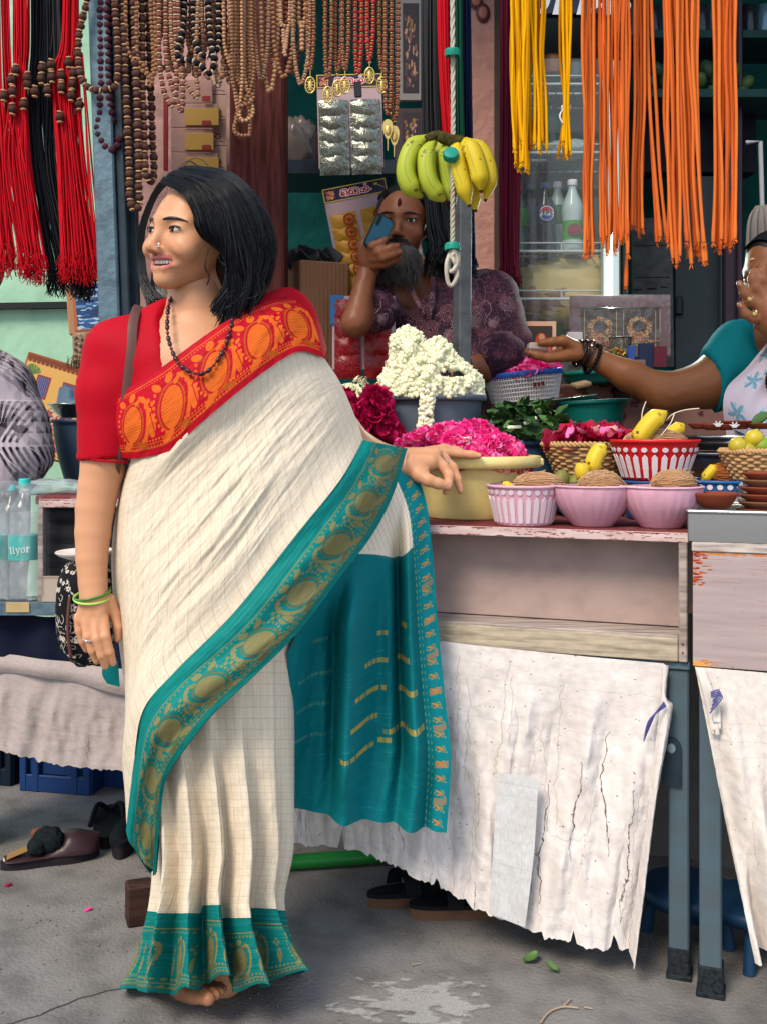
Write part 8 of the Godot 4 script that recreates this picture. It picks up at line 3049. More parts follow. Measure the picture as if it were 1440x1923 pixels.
		p += Vector3(sin(a) * 0.3, 0, 1) * 0.006 * wrinkle(px * 0.012 + y * 0.004, y * 0.006, 2.0) * front * smoothstep(0.2, 0.6, v)
		return p
	for seg in [[0.0, 0.805, "skirt", cream, 90], [0.805, 1.0, "skirt_hem", hemb, 30]]:
		m = M.new()
		var nu := 300
		var pts := PackedVector3Array()
		var uvs := PackedVector2Array()
		var run := 0.0
		for j in seg[4]:
			for i in nu:
				var a := -TAU * i / (nu - 1.0) + PI * 1.5
				a = -PI * 0.5 + TAU * i / (nu - 1.0)
				pts.append(skirt_pt.call(a, lerpf(seg[0], seg[1], j / (seg[4] - 1.0))))
				uvs.append(Vector2(i / (nu - 1.0) * (4.2 if seg[3] == cream else 2.2), j / (seg[4] - 1.0) * (3.3 if seg[3] == cream else 1.0)))
		m.grid(pts, nu, seg[4], 1, 1, true, false, uvs)
		part(seg[2], m, seg[3], th)
	var band_a := [[682, 826, -0.06], [640, 900, 0.05], [560, 1000, 0.13], [440, 1150, 0.175], [330, 1260, 0.165], [272, 1330, 0.145], [255, 1420, 0.12], [240, 1555, 0.08]]
	var rev := band_a.duplicate()
	rev.reverse()
	m = M.new()
	var dp := coons(PP([[229, 852, 0.04], [262, 853, 0.085], [320, 840, 0.122], [370, 795, 0.14], [430, 745, 0.14], [500, 690, 0.105], [560, 655, 0.05], [606, 668, -0.01]]), PP(rev), PP([[229, 852, 0.04], [204, 950, 0.01], [198, 1060, 0.015], [205, 1150, 0.02], [218, 1290, 0.035], [221, 1400, 0.045], [218, 1500, 0.06], [240, 1555, 0.08]]), PP([[606, 668, -0.01], [640, 720, -0.035], [668, 785, -0.055], [682, 826, -0.06]]), 150, 170,
		func(u, v):
			var edge := maxf(0.0, 1.0 - u / 0.16)
			var z := -0.12 * (1.0 - sqrt(maxf(0.0, 1.0 - edge * edge))) * (1.0 - smoothstep(0.92, 1.0, v))
			z += 0.016 * sin(PI * u) * sin(PI * v) + 0.014 * bump(u, 0.33, 0.2) * bump(v, 0.05, 0.12) - 0.012 * bump(u, 0.45, 0.25) * bump(v, 0.3, 0.14)
			var w := sin(PI * clampf(u * 1.02, 0, 1)) * sin(PI * clampf(v, 0.0, 1))
			z += 0.003 * w * sin((v * 1.3 + u * 0.35 + 0.05 * crease.get_noise_2d(u * 5, v * 5)) * 24 + 3.0 * sin(u * 4)) * (1.0 - 0.75 * u)
			z += 0.0035 * w * sin((u * 1.1 - v * 0.45) * 18 + 2.0 * crease.get_noise_2d(u * 3, v * 3)) * smoothstep(0.3, 0.8, u)
			z += 0.010 * w * wrinkle(u * 1.7 + v * 0.8, v * 5.0 + u * 1.6, 7.0) * (1.0 - 0.3 * u) + 0.004 * w * wrinkle(u * 5.0 + v * 2.0, v * 11.0 + u * 4.0, 3.0)
			var tail := smoothstep(0.8, 1.0, v)
			z += 0.01 * tail * sin(u * 9)
			return z)
	cloth(m, dp, 150, 170, 1.9, 2.9)
	part("drape", m, cream, th)
	m = M.new()
	var band_b := [[763, 842, -0.17], [738, 925, -0.085], [700, 1000, -0.005], [640, 1080, 0.085], [560, 1185, 0.155], [475, 1270, 0.195], [400, 1340, 0.2], [348, 1405, 0.18], [312, 1462, 0.145], [300, 1540, 0.11], [292, 1642, 0.07]]
	var nb := 150
	var ba := even(PP(band_a.map(func(e): return [e[0], e[1], e[2] + 0.004])), nb)
	var bb := even(PP(band_b), nb)
	var pts := PackedVector3Array()
	var uvs := PackedVector2Array()
	for j in 34:
		var v := j / 33.0
		for i in nb:
			var u := i / (nb - 1.0)
			var p := ba[i].lerp(bb[i], v)
			var w := sin(PI * v)
			p.z += 0.022 * w * (1 - u * 0.3) + 0.007 * sin(v * 9 + u * 14) * w + 0.004 * wrinkle(u * 14, v * 3, 1.0) + 0.012 * sin(v * 5.0 + 1.0) * smoothstep(0.75, 1.0, u)
			p.y += 0.006 * w * sin(u * 11)
			pts.append(p)
			uvs.append(Vector2(u, v))
	m.grid(pts, nb, 34, 1, 1, false, true, uvs)
	part("border_band", m, tealb, th)
	m = M.new()
	m.tube(bb, 0.0016, 5)
	part("band_edge", m, teal, th)
	var t := Tex.new(512, 1136, Color("#086a70"))
	var r := RandomNumberGenerator.new()
	r.seed = 8
	for k in 1500:
		var y := r.randf() * 1136
		var x := r.randf() * 512
		var x2 := x + r.randf_range(6, 60)
		t.line(x, y, x2, y + (x2 - x) * (0.9 - y / 1136.0 * 0.85), 1, Color("#0b7479") if k % 3 else Color("#075a62"))
	for k in 120:
		var y := r.randf_range(400, 1100)
		var x := r.randf() * 400
		var x2 := x + r.randf_range(8, 60)
		t.line(x, y, x2, y + (x2 - x) * (0.8 - y / 1136.0 * 0.85), 1.2, Color("#2e9896"))
	t.poly([[236, 0], [512, 0], [512, 250], [444, 232], [400, 226], [356, 190], [320, 130], [280, 70]], Color("#dccfba"))
	for k in 15:
		t.line(256 + k * 15, 0, 256 + k * 15, minf(232, 24 + k * 20), 1.3, Color("#a59584"))
	for k in 16:
		t.line(244 + k * 8, k * 15, 446, k * 15, 1.3, Color("#a59584"))
	t.rect(444, 0, 68, 1136, Color("#08717a"))
	for e in [[0.56, 0.36, 18], [0.53, 0.45, 34], [0.5, 0.545, 42], [0.465, 0.64, 34], [0.42, 0.74, 46], [0.76, 0.40, 18], [0.73, 0.5, 40], [0.75, 0.6, 52], [0.7, 0.71, 96], [0.55, 0.735, 22], [0.2, 0.18, 36], [0.17, 0.33, 70], [0.14, 0.47, 60], [0.12, 0.62, 56]]:
		var c: Color = Color("#b08f45") if e[0] > 0.4 else Color("#4a7a72")
		var fall: float = (363.0 * (1.0 - e[1]) - 45.0 * e[1]) / (293.0 + 408.0 * e[0]) * 2.2 - 0.22
		for j in int(e[2] * 0.85):
			if r.randf() < 0.84:
				t.rect(e[0] * 512 - e[2] * 0.85 + j * 2, e[1] * 1136 + (j * 2 - e[2] * 0.85) * fall - 9, 2, 20, c.lerp(Color("#0a7c80"), r.randf() * 0.3))
	for k in 50:
		var y := 50.0 + k * 22
		t.line(446, y, 446, y + 9, 2.5, Color("#7d9455"))
		t.line(456, y + 6, 456, y + 11, 2, Color("#7d9455"))
		if k % 2 == 0:
			t.oval(478, y, 13, 3.4, Color("#a8743c"), 0.35)
			t.oval(478, y + 8, 9, 2.6, Color("#a8743c"), -0.35)
			t.ring(484, y + 4, 9, 2, Color("#9a8448"), -1.5, 1.5)
			t.oval(466, y + 5, 2.5, 2.5, Color("#9a8448"))
			t.oval(496, y + 14, 2.5, 2.5, Color("#9a8448"))
		if k % 5 == 0 and k > 12:
			for j in 5:
				t.line(464, y + j * 4, 502, y + j * 4 - 3, 2, Color("#b27238"))
	var pallu := tex_mat("sari_pallu", t.im, 0.65)
	pallu.backlight_enabled = true
	pallu.backlight = Color(0.05, 0.08, 0.08)
	m = M.new()
	var nu := 110
	var nv := 110
	var pp := coons(PP([[540, 1225, 0.05], [580, 1150, 0.04], [650, 1055, -0.02], [706, 975, -0.09], [745, 900, -0.15], [768, 862, -0.195]]), PP([[540, 1518, -0.03], [600, 1528, -0.03], [690, 1545, -0.04], [770, 1556, -0.06], [838, 1563, -0.07]]), PP([[540, 1225, 0.05], [545, 1370, -0.0], [540, 1518, -0.03]]),
		PP([[768, 862, -0.195], [798, 935, -0.175], [812, 1040, -0.155], [820, 1150, -0.14], [834, 1300, -0.11], [846, 1420, -0.085], [838, 1563, -0.07]]), nu, nv,
		func(u, v):
			var w := smoothstep(0.0, 0.25, v) * (1.0 - 0.55 * smoothstep(0.75, 1.0, v)) * sin(PI * clampf(u * 0.97 + 0.03, 0, 1))
			var z := 0.055 * w * cos(TAU * (u * 2.1 - 0.95 + 0.22 * v)) + 0.018 * w * cos(TAU * (u * 4.7 + 0.3 * v)) - 0.03 * sin(PI * u) * sin(PI * v)
			z += 0.012 * w * sin(u * 31 + v * 3) + 0.006 * wrinkle(u * 5 + v * 2, v * 2.0, 11.0)
			z -= 0.025 * bump(u, 0.87, 0.035) * smoothstep(0.1, 0.4, v)
			return Vector3(0.012 * w * sin(TAU * u * 2.1), 0, z))
	m.grid(pp, nu, nv, 1, 1)
	part("hanging_end", m, pallu, th)
	m = M.new()
	cloth(m, coons(PP([[240, 1553, 0.075], [300, 1470, 0.06]]), PP([[283, 1640, 0.06], [294, 1640, 0.05]]), PP([[240, 1553, 0.075], [262, 1600, 0.07], [283, 1640, 0.06]]), PP([[300, 1470, 0.06], [302, 1560, 0.04], [294, 1640, 0.05]]), 20, 24, func(u, v): return 0.012 * sin(u * 7 + v * 3)), 20, 24)
	cloth(m, coons(PP([[196, 1246, -0.03], [222, 1240, -0.02]]), PP([[202, 1284, -0.03], [226, 1290, -0.02]]), PP([[196, 1246, -0.03], [192, 1266, -0.03], [202, 1284, -0.03]]), PP([[222, 1240, -0.02], [226, 1290, -0.02]]), 8, 8), 8, 8)
	part("under_fold", m, teal, th)
	m = M.new()
	var rb := coons(PP([[221, 742, 0.045], [262, 716, 0.09], [310, 686, 0.115], [372, 640, 0.118], [440, 594, 0.088], [500, 567, 0.045], [548, 558, -0.005]]), PP([[231, 860, 0.055], [264, 860, 0.098], [322, 845, 0.134], [372, 800, 0.152], [432, 749, 0.15], [502, 694, 0.114], [562, 660, 0.06], [609, 672, -0.002]]),
		PP([[221, 742, 0.045], [224, 800, 0.055], [231, 860, 0.055]]), PP([[548, 558, -0.005], [585, 595, -0.02], [609, 672, -0.002]]), 120, 40, func(u, v): return 0.016 * sin(PI * v) + 0.006 * sin(PI * v) * sin(u * 16 + v * 4) * smoothstep(0.5, 0.9, u) + 0.004 * wrinkle(u * 8 + v * 3, v * 2, 5.0))
	cloth(m, rb, 120, 40, 1.0, 1.0)
	part("chest_border", m, redb, th)
	m = M.new()
	cloth(m, coons(PP([[430, 600, -0.1], [500, 566, -0.08], [548, 556, -0.06], [590, 590, -0.1], [612, 668, -0.09]]), PP([[440, 596, 0.086], [500, 569, 0.044], [548, 560, -0.006], [585, 597, -0.021], [609, 674, -0.004]]), PP([[430, 600, -0.1], [436, 590, 0.0], [440, 596, 0.086]]), PP([[612, 668, -0.09], [614, 668, -0.04], [609, 674, -0.004]]), 40, 16, func(u, v): return Vector3(0, 0.012 * sin(PI * v), 0)), 40, 16)
	cloth(m, coons(PP([[430, 600, -0.1], [500, 566, -0.08], [548, 556, -0.06], [612, 668, -0.09]]), PP([[300, 960, -0.14], [560, 960, -0.14]]), PP([[430, 600, -0.1], [330, 760, -0.13], [300, 960, -0.14]]), PP([[612, 668, -0.09], [600, 800, -0.12], [560, 960, -0.14]]), 30, 30), 30, 30)
	part("shoulder_fold", m, redcloth, th)

	m = M.new()
	var nk := PP([[352, 540, -0.06], [322, 562, 0.02], [315, 600, 0.072], [318, 640, 0.103], [336, 682, 0.142], [366, 701, 0.158], [392, 696, 0.158], [418, 662, 0.14], [433, 620, 0.112], [438, 585, 0.075], [430, 560, 0.02], [410, 540, -0.06]])
	m.tube(spline(nk, 80), 0.0013, 5)
	var nl := part("necklace", m, mt("cord_dark", Color("#3a1a20"), 0.6), th)
	var garnet := mt("garnet", Color("#35121e"), 0.15)
	var kk := 0
	for x in along_path(nk, 0.0135):
		m = M.new()
		if kk % 3 != 2:
			m.ball(x.origin, Vector3(0.0042, 0.0072, 0.0042), x.basis, 10, 8)
			part("bead", m, garnet, nl)
		else:
			m.ball(x.origin, Vector3(0.0032, 0.0034, 0.0032), x.basis, 8, 6)
			part("small_bead", m, mt("coral", Color("#6a2626"), 0.4), nl)
		kk += 1
	for q in [[Color("#3d7a2c"), 1116, 0.0, 4.0], [Color("#a9c95c"), 1121, 6.0, -6.0]]:
		m = M.new()
		var path := PackedVector3Array()
		var bs := rot(8 + q[2], 0, q[3] + 5)
		for k in 41:
			path.append(P(174, q[1], 0.045) + bs * Vector3(cos(TAU * k / 40) * 0.0325, 0, sin(TAU * k / 40) * 0.0335))
		m.tube(path, 0.0024, 8, false)
		part("bangle", m, mt("bangle" + str(q[1]), q[0], 0.25), th)
	m = M.new()
	var path := PackedVector3Array()
	for k in 31:
		path.append(P(748, 868, -0.198) + rot(0, 20, 96) * Vector3(cos(TAU * k / 30) * 0.0305, 0, sin(TAU * k / 30) * 0.03))
	m.tube(path, 0.0032, 8, false)
	part("wrist_thread", m, mt("black_thread", Color.WHITE), th)
	for q in [[P(168, 1200, 0.069), rot(10, 0, -8), 0.0108], [P(839, 866, -0.23), rot(0, 0, -50), 0.0112]]:
		m = M.new()
		path = PackedVector3Array()
		for k in 25:
			path.append(q[0] + q[1] * Vector3(cos(TAU * k / 24) * q[2], 0, sin(TAU * k / 24) * q[2]))
		m.tube(path, 0.0015, 6, false)
		part("finger_ring", m, silver, th)
	nails(th, [[181, 1239, 0.066, -14, 0], [197, 1247, 0.072, -14, 0], [212, 1241, 0.068, -10, 0], [838, 910, -0.151, 78, 20]], mt("nail_pink", Color("#c48a72"), 0.3))

	var bg := thing("handbag", "black and white floral handbag hanging behind the woman's hand on a brown strap", "handbag", P(160, 1250, -0.06))
	var bt := Tex.new(256, 384, Color("#17161a"))
	r.seed = 19
	for k in 90:
		var x := r.randf() * 256
		var y := r.randf() * 384
		var a := r.randf() * TAU
		match k % 3:
			0:
				for j in 6:
					bt.oval(x + cos(a + j * TAU / 6) * 8, y + sin(a + j * TAU / 6) * 8, 5.5, 4, Color("#c2b9ae"), a + j * TAU / 6)
				bt.oval(x, y, 3.5, 3.5, Color("#17161a"))
			1:
				bt.curve([[x, y], [x + cos(a) * 16, y + sin(a) * 16], [x + cos(a + 0.9) * 28, y + sin(a + 0.9) * 28], [x + cos(a + 2.0) * 22, y + sin(a + 2.0) * 22]], 3, Color("#b3aa9e"), 24)
			2:
				bt.oval(x, y, 10, 3.5, Color("#c2b9ae"), a)
				bt.line(x - cos(a) * 9, y - sin(a) * 9, x + cos(a) * 9, y + sin(a) * 9, 1, Color("#17161a"))
	var bagm := tex_mat("bag_floral", bt.im, 0.6)
	m = M.new()
	bag(m, P(164, 1145, -0.07), Vector3(0.057, 0.104, 0.04), 3, 0.06, 48, 30)
	for k in m.t.size():
		m.t[k] = m.t[k] * Vector2(3.0, 2.0)
	part("pouch", m, bagm, bg)
	m = M.new()
	m.lathe([Vector2(0.02, -0.012), Vector2(0.05, 0.0), Vector2(0.058, 0.006), Vector2(0.056, 0.009), Vector2(0.048, 0.003), Vector2(0.018, -0.008)], P(160, 1042, -0.07), 32, 1, 1, rot(4, 0, 2), 1.0, 0.6)
	part("rim", m, mt("rim_white", Color("#cfc6c0"), 0.5), bg)
	m = M.new()
	m.tube(spline([P(134, 1235, -0.03), P(128, 1180, -0.022), P(132, 1120, -0.024)], 14), 0.0035, 7)
	part("piping", m, mt("strap_brown", Color("#5a3834"), 0.55), bg)
	m = M.new()
	var sp := spline([P(262, 574, -0.05), P(256, 583, 0.02), P(250, 610, 0.052), P(247, 660, 0.066), P(240, 720, 0.068), P(233, 790, 0.066), P(226, 860, 0.05), P(208, 960, -0.02), P(180, 1045, -0.06)], 60)
	pts = PackedVector3Array()
	for k in 60:
		var d := (sp[mini(k + 1, 59)] - sp[maxi(k - 1, 0)]).normalized()
		var side := d.cross(Vector3(0.25, 0.1, 1)).normalized()
		var wd := 0.0085 if k < 34 else 0.004
		for e in [[-1, 0], [-0.9, 0.0016], [0, 0.0022], [0.9, 0.0016], [1, 0], [0, -0.001], [-1, 0]]:
			pts.append(sp[k] + side * wd * e[0] + side.cross(d) * -e[1])
	m.grid(pts, 7, 60)
	part("strap", m, mt("strap_brown", Color.WHITE), bg)

func paisley_tex() -> Image:
	var t := Tex.new(512, 512, Color("#33202c"))
	var r := RandomNumberGenerator.new()
	r.seed = 31
	for k in 26:
		var x := r.randf() * 512
		var y := r.randf() * 512
		var g := r.randf_range(16, 44)
		var c: Color = [Color("#8a5a5e"), Color("#a08088"), Color("#6d3c44")][k % 3]
		for j in 4:
			t.ring(x, y, g * (1.0 - j * 0.24), 2.6, c)
		for j in 16:
			var a := TAU * j / 16
			t.oval(x + cos(a) * (g + 6), y + sin(a) * (g + 6), 2.4, 2.4, c)
		t.curve([[x + g, y], [x + g * 1.6, y - g * 0.8], [x + g * 1.2, y - g * 1.8], [x + g * 0.5, y - g * 1.5]], 3, c, 30)
	for k in 1500:
		t.oval(r.randf() * 512, r.randf() * 512, r.randf_range(0.7, 2.2), r.randf_range(0.7, 2.2), [Color("#8a6a74"), Color("#b8a4ac"), Color("#1a1a2c"), Color("#5a3440")][k % 4])
	for k in 130:
		var x := r.randf() * 512
		var y := r.randf() * 512
		var a := r.randf() * TAU
		t.curve([[x, y], [x + cos(a) * 10, y + sin(a) * 10], [x + cos(a + 1) * 18, y + sin(a + 1) * 18]], 2, Color("#7d525a"), 12)
	return t.im

func geometric_tex() -> Image:
	var t := Tex.new(512, 512, Color("#a99da4"))
	var r := RandomNumberGenerator.new()
	r.seed = 12
	for by in 4:
		for bx in 4:
			var x := bx * 128.0
			var y := by * 128.0
			var flip := (bx + by) % 2 == 0
			var kind := (bx * 3 + by * 5) % 4
			if kind < 3:
				for j in 7:
					var o := j * 18.0 + 6
					if flip:
						t.line(x + o, y + 4, x + minf(124, o + 60), y + 4 + minf(118 - o, 60) + 50, 7, Color("#1c1a22"))
					else:
						t.line(x + 124 - o, y + 4, x + maxf(4, 64 - o), y + 114, 7, Color("#1c1a22"))
				t.poly([[x + 40, y + 70], [x + 88, y + 70], [x + 64, y + 112]], Color("#1c1a22"))
			else:
				for a in 4:
					for b in 4:
						t.poly([[x + a * 32 + 3, y + b * 32 + 28], [x + a * 32 + 29, y + b * 32 + 28], [x + a * 32 + 16, y + b * 32 + 4]], Color("#1c1a22"))
			t.line(x, y, x + 128, y + 128 if flip else y, 3, Color("#c4bac0"))
	return t.im

func hair_cap(m: M, x: Transform3D, z_cut: float, r: Vector3) -> void:
	var f := Field.new(Vector3(-0.12, -0.15, -0.15), Vector3(0.12, 0.13, 0.1), 0.005)
	f.ell(Vector3(0, 0.028, -0.02), r, 0.02)
	f.cut(Vector3(0, 0.072, z_cut), Vector3(0, -0.45, 0.9))
	f.ell(Vector3(0, -0.06, 0.04), Vector3(0.09, 0.075, 0.075), 0.01, Basis.IDENTITY, true)
	f.mesh_into(m, null, x)

func seller() -> void:
	var th := thing("person", "bearded man in a dark paisley shirt holding a phone before his face", "person", Vector3(P(820, 0, -1.08).x, 0, -1.08))
	var skin := lin("#7a4a34")
	var sk := skin_mat("skin_seller")
	var x := Transform3D(rot(2, -10, -3) * Basis.from_scale(Vector3.ONE * 1.06), P(757, 421, -1.06))
	var m := M.new()
	m.tinted = true
	head_field({"jaw": 1.12, "cell": 0.0034, "neck": 1.15, "lid": 0.0042}).mesh_into(m, func(p, _n):
		return lin("#4d2a24") if p.y < -0.055 and p.y > -0.08 and absf(p.x) < 0.026 and p.z > 0.075 else skin, x)
	var f := Field.new(P(600, 1000, -1.1) + Vector3(0, 0, -0.25), P(1010, 480, -1.1) + Vector3(0, 0, 0.35), 0.0125)
	f.cap(P(757, 480, -1.1), P(775, 560, -1.12), 0.06, 0.07, 0.04)
	f.cap(P(740, 560, -1.12), P(905, 555, -1.14), 0.065, 0.065, 0.05)
	f.path([P(830, 620, -1.12), P(830, 900, -1.1)], [0.13, 0.14], 0.05)
	f.path([P(722, 560, -1.08), P(668, 606, -0.9), P(692, 500, -0.94)], [0.049, 0.037, 0.027], 0.02)
	f.path([P(935, 560, -1.12), P(958, 655, -1.05), P(915, 690, -0.93), P(880, 690, -0.9)], [0.058, 0.048, 0.04, 0.032], 0.02)
	f.mesh_into(m, func(_p, _n): return skin)
	hand_into(m, P(640, 560, -0.95) + Vector3(0, 0, -0.08), P(775, 420, -0.95) + Vector3(0, 0, 0.12), [
		[[692, 508, -0.94, 0.029], [700, 480, -0.93, 0.026]], [[690, 490, -0.925, 0.022], [694, 462, -0.91, 0.02]], [[704, 490, -0.925, 0.024], [716, 470, -0.91, 0.02]],
		[[692, 462, -0.905, 0.015], [702, 462, -0.875, 0.0125], [716, 456, -0.872, 0.011], [724, 450, -0.876, 0.009]],
		[[698, 474, -0.9, 0.015], [714, 474, -0.866, 0.0125], [734, 466, -0.864, 0.011], [746, 462, -0.87, 0.009]],
		[[702, 486, -0.9, 0.015], [720, 484, -0.866, 0.012], [738, 478, -0.866, 0.0105], [750, 474, -0.87, 0.0085]],
		[[704, 498, -0.91, 0.014], [722, 496, -0.88, 0.011], [738, 490, -0.88, 0.0095], [748, 486, -0.884, 0.008]],
		[[684, 486, -0.935, 0.017], [680, 462, -0.94, 0.013], [688, 446, -0.94, 0.011]]], 0.004, skin, 0.007)
	hand_into(m, P(840, 720, -0.95) + Vector3(0, 0, -0.1), P(940, 650, -0.9) + Vector3(0, 0, 0.12), [[[905, 690, -0.92, 0.03], [880, 694, -0.9, 0.027]], [[880, 690, -0.9, 0.016], [862, 698, -0.88, 0.011], [850, 704, -0.88, 0.009]], [[880, 696, -0.89, 0.016], [864, 706, -0.87, 0.011], [854, 712, -0.87, 0.009]], [[884, 700, -0.88, 0.015], [872, 712, -0.86, 0.011], [862, 718, -0.86, 0.009]], [[888, 704, -0.88, 0.013], [880, 716, -0.86, 0.01], [874, 722, -0.86, 0.008]], [[890, 684, -0.9, 0.015], [876, 680, -0.875, 0.011], [864, 684, -0.87, 0.009]]], 0.0045, skin, 0.007)
	part("body", m, sk, th)
	var black := mt("hair_dark", Color("#101014"), 0.45)
	eyes(th, x, Vector3(0.0, 0.02, 1.0), black, 0.0042)
	m = M.new()
	hair_cap(m, x, 0.058, Vector3(0.079, 0.087, 0.095))
	for k in 160:
		var d := rr(-1, 1)
		m.tube(spline([x * Vector3(d * 0.05, 0.083 - d * d * 0.02, 0.052), x * Vector3(d * 0.07, 0.108 - d * d * 0.03, 0.0), x * Vector3(d * 0.085, 0.06, -0.07), x * Vector3(d * 0.07 + 0.02, -0.03, -0.1)], 10), 0.0016, 4, false)
	for k in 420:
		var d := rr(-1, 1)
		m.tube(spline([P(800 + d * 6, 385, -1.06), P(812 + d * 14, 420, -1.05), P(822 + d * 20, 470, -1.05), P(816 + d * 22, 500 + rr(-20, 20), -1.04)], 9), 0.001, 3, false)
	part("hair", m, black, th)
	m = M.new()
	var bf := Field.new(Vector3(-0.1, -0.2, -0.02), Vector3(0.1, -0.0, 0.14), 0.005)
	bf.ell(Vector3(0, -0.105, 0.055), Vector3(0.062, 0.05, 0.055), 0.02)
	bf.ell(Vector3(0, -0.128, 0.062), Vector3(0.036, 0.032, 0.034), 0.03)
	bf.ell(Vector3(0, -0.062, 0.11), Vector3(0.026, 0.016, 0.034), 0.006, Basis.IDENTITY, true)
	bf.mesh_into(m, null, x)
	for k in 420:
		var a := rr(-1.2, 1.2)
		var q := Vector3(sin(a) * 0.06, rr(-0.14, -0.075), 0.05 + cos(a) * 0.05)
		m.tube(spline([x * q, x * (q + Vector3(sin(a) * 0.01 + rr(-0.008, 0.008), -0.02, 0.01)), x * (q + Vector3(rr(-0.018, 0.018), -0.036 - rr(0, 0.02), 0.0))], 6), 0.0009, 3, false)
	for k in 120:
		var d := rr(-1, 1)
		m.tube(spline([x * Vector3(d * 0.012, -0.051, 0.095), x * Vector3(d * 0.03, -0.056, 0.086), x * Vector3(d * 0.04, -0.075 - absf(d) * 0.01, 0.07)], 6), 0.0012, 3, false)
	part("beard", m, mt("beard_grey", Color("#4c4a49"), 0.8), th)
	m = M.new()
	m.ball(x * Vector3(0.0, 0.04, 0.0795), Vector3(0.0055, 0.017, 0.004), x.basis, 10, 8)
	part("forehead_mark", m, mt("mark_red", Color("#4a0f18"), 0.8), th)
	m = M.new()
	m.tube(spline([P(802, 372, -1.0), P(806, 392, -0.99), P(812, 412, -0.99)], 8), 0.0022, 5)
	part("red_thread", m, mt("red_thread", Color.WHITE), th)
	var sf := Field.new(P(640, 1000, -1.1) + Vector3(0, 0, -0.28), P(1010, 490, -1.1) + Vector3(0, 0, 0.35), 0.012)
	sf.cap(P(742, 560, -1.12), P(905, 556, -1.14), 0.074, 0.076, 0.05)
	sf.path([P(830, 620, -1.11), P(830, 980, -1.08)], [0.145, 0.15], 0.06)
	sf.path([P(728, 560, -1.1), P(700, 588, -0.99)], [0.07, 0.066], 0.03)
	sf.path([P(930, 556, -1.13), P(955, 650, -1.05), P(935, 676, -0.98)], [0.068, 0.062, 0.058], 0.03)
	sf.cap(P(757, 470, -1.05), P(766, 545, -1.06), 0.062, 0.07, 0.008, true)
	sf.cap(P(770, 540, -0.98), P(800, 620, -0.95), 0.04, 0.008, 0.008, true)
	m = M.new()
	sf.mesh_into(m)
	for k in m.v.size():
		var p := m.v[k]
		m.v[k] += m.n[k] * 0.006 * wrinkle(p.x * 9 + p.y * 4, p.y * 12, p.z * 6)
	var sm := tex_mat("paisley", paisley_tex(), 0.75, Vector3.ONE * 3.2, true)
	part("shirt", m, sm, th)
	m = M.new()
	var cuff := tex_mat("cuff_lilac", paisley_tex(), 0.8, Vector3.ONE * 4.0, true)
	cuff.albedo_color = Color("#f0e4f4")
	cuff.emission_enabled = false
	m.tube(spline([P(952, 664, -1.0), P(930, 676, -0.945), P(905, 686, -0.93)], 12), [0.058, 0.063, 0.066, 0.067, 0.066, 0.064, 0.061, 0.058, 0.055, 0.052, 0.049, 0.046], 40)
	for k in m.v.size():
		var p := m.v[k]
		m.v[k] += m.n[k] * 0.009 * wrinkle(p.x * 14, p.y * 14, p.z * 12)
	part("cuff", m, cuff, th)
	m = M.new()
	m.tube(spline([P(704, 582, -1.0), P(694, 592, -0.97)], 6), 0.0665, 20)
	part("cuff", m, cuff, th)
	m = M.new()
	for s in [-1, 1]:
		m.tube(spline([P(790 + s * 22, 520, -1.0), P(794 + s * 18, 552, -0.965), P(802 + s * 6, 590, -0.955)], 12), 0.007, 8, true, 1, 1, 0.5)
	part("collar", m, sm, th)
	m = M.new()
	m.lathe([Vector2(0.2, 0.02), Vector2(0.19, 0.4), Vector2(0.15, 0.82), Vector2(0.13, 0.86)], Vector3(P(830, 0, -1.1).x, 0, -1.1), 28)
	part("waist_cloth", m, mt("waist_white", Color("#b8b2a8"), 0.85), th)
	var ph := thing("mobile_phone", "blue backed phone in a dark case held up by the seller", "phone", P(714, 470, -0.89))
	m = M.new()
	var pb := rot(8, 24, -24)
	var po := P(711, 438, -0.89)
	var rc := PackedVector2Array()
	for k in 32:
		var a := TAU * k / 32
		rc.append(Vector2(signf(cos(a)) * pow(absf(cos(a)), 0.35) * 0.028, signf(sin(a)) * pow(absf(sin(a)), 0.3) * 0.05))
	m.prism(rc, 0.009, Transform3D(pb, po))
	part("case", m, mt("phone_case", Color("#14181c"), 0.4), ph)
	m = M.new()
	var rc2 := PackedVector2Array()
	for q in rc:
		rc2.append(q * 0.92)
	m.prism(rc2, 0.002, Transform3D(pb, po + pb * Vector3(0, 0, 0.0052)))
	part("back_cover", m, mt("phone_back", Color("#356f88"), 0.25, "soft", 6.0, 0, 0.3), ph)
	m = M.new()
	m.box(po + pb * Vector3(-0.018, 0.03, 0.0066), Vector3(0.011, 0.028, 0.002), pb, 0.001)
	part("camera_island", m, mt("phone_case", Color.WHITE), ph)

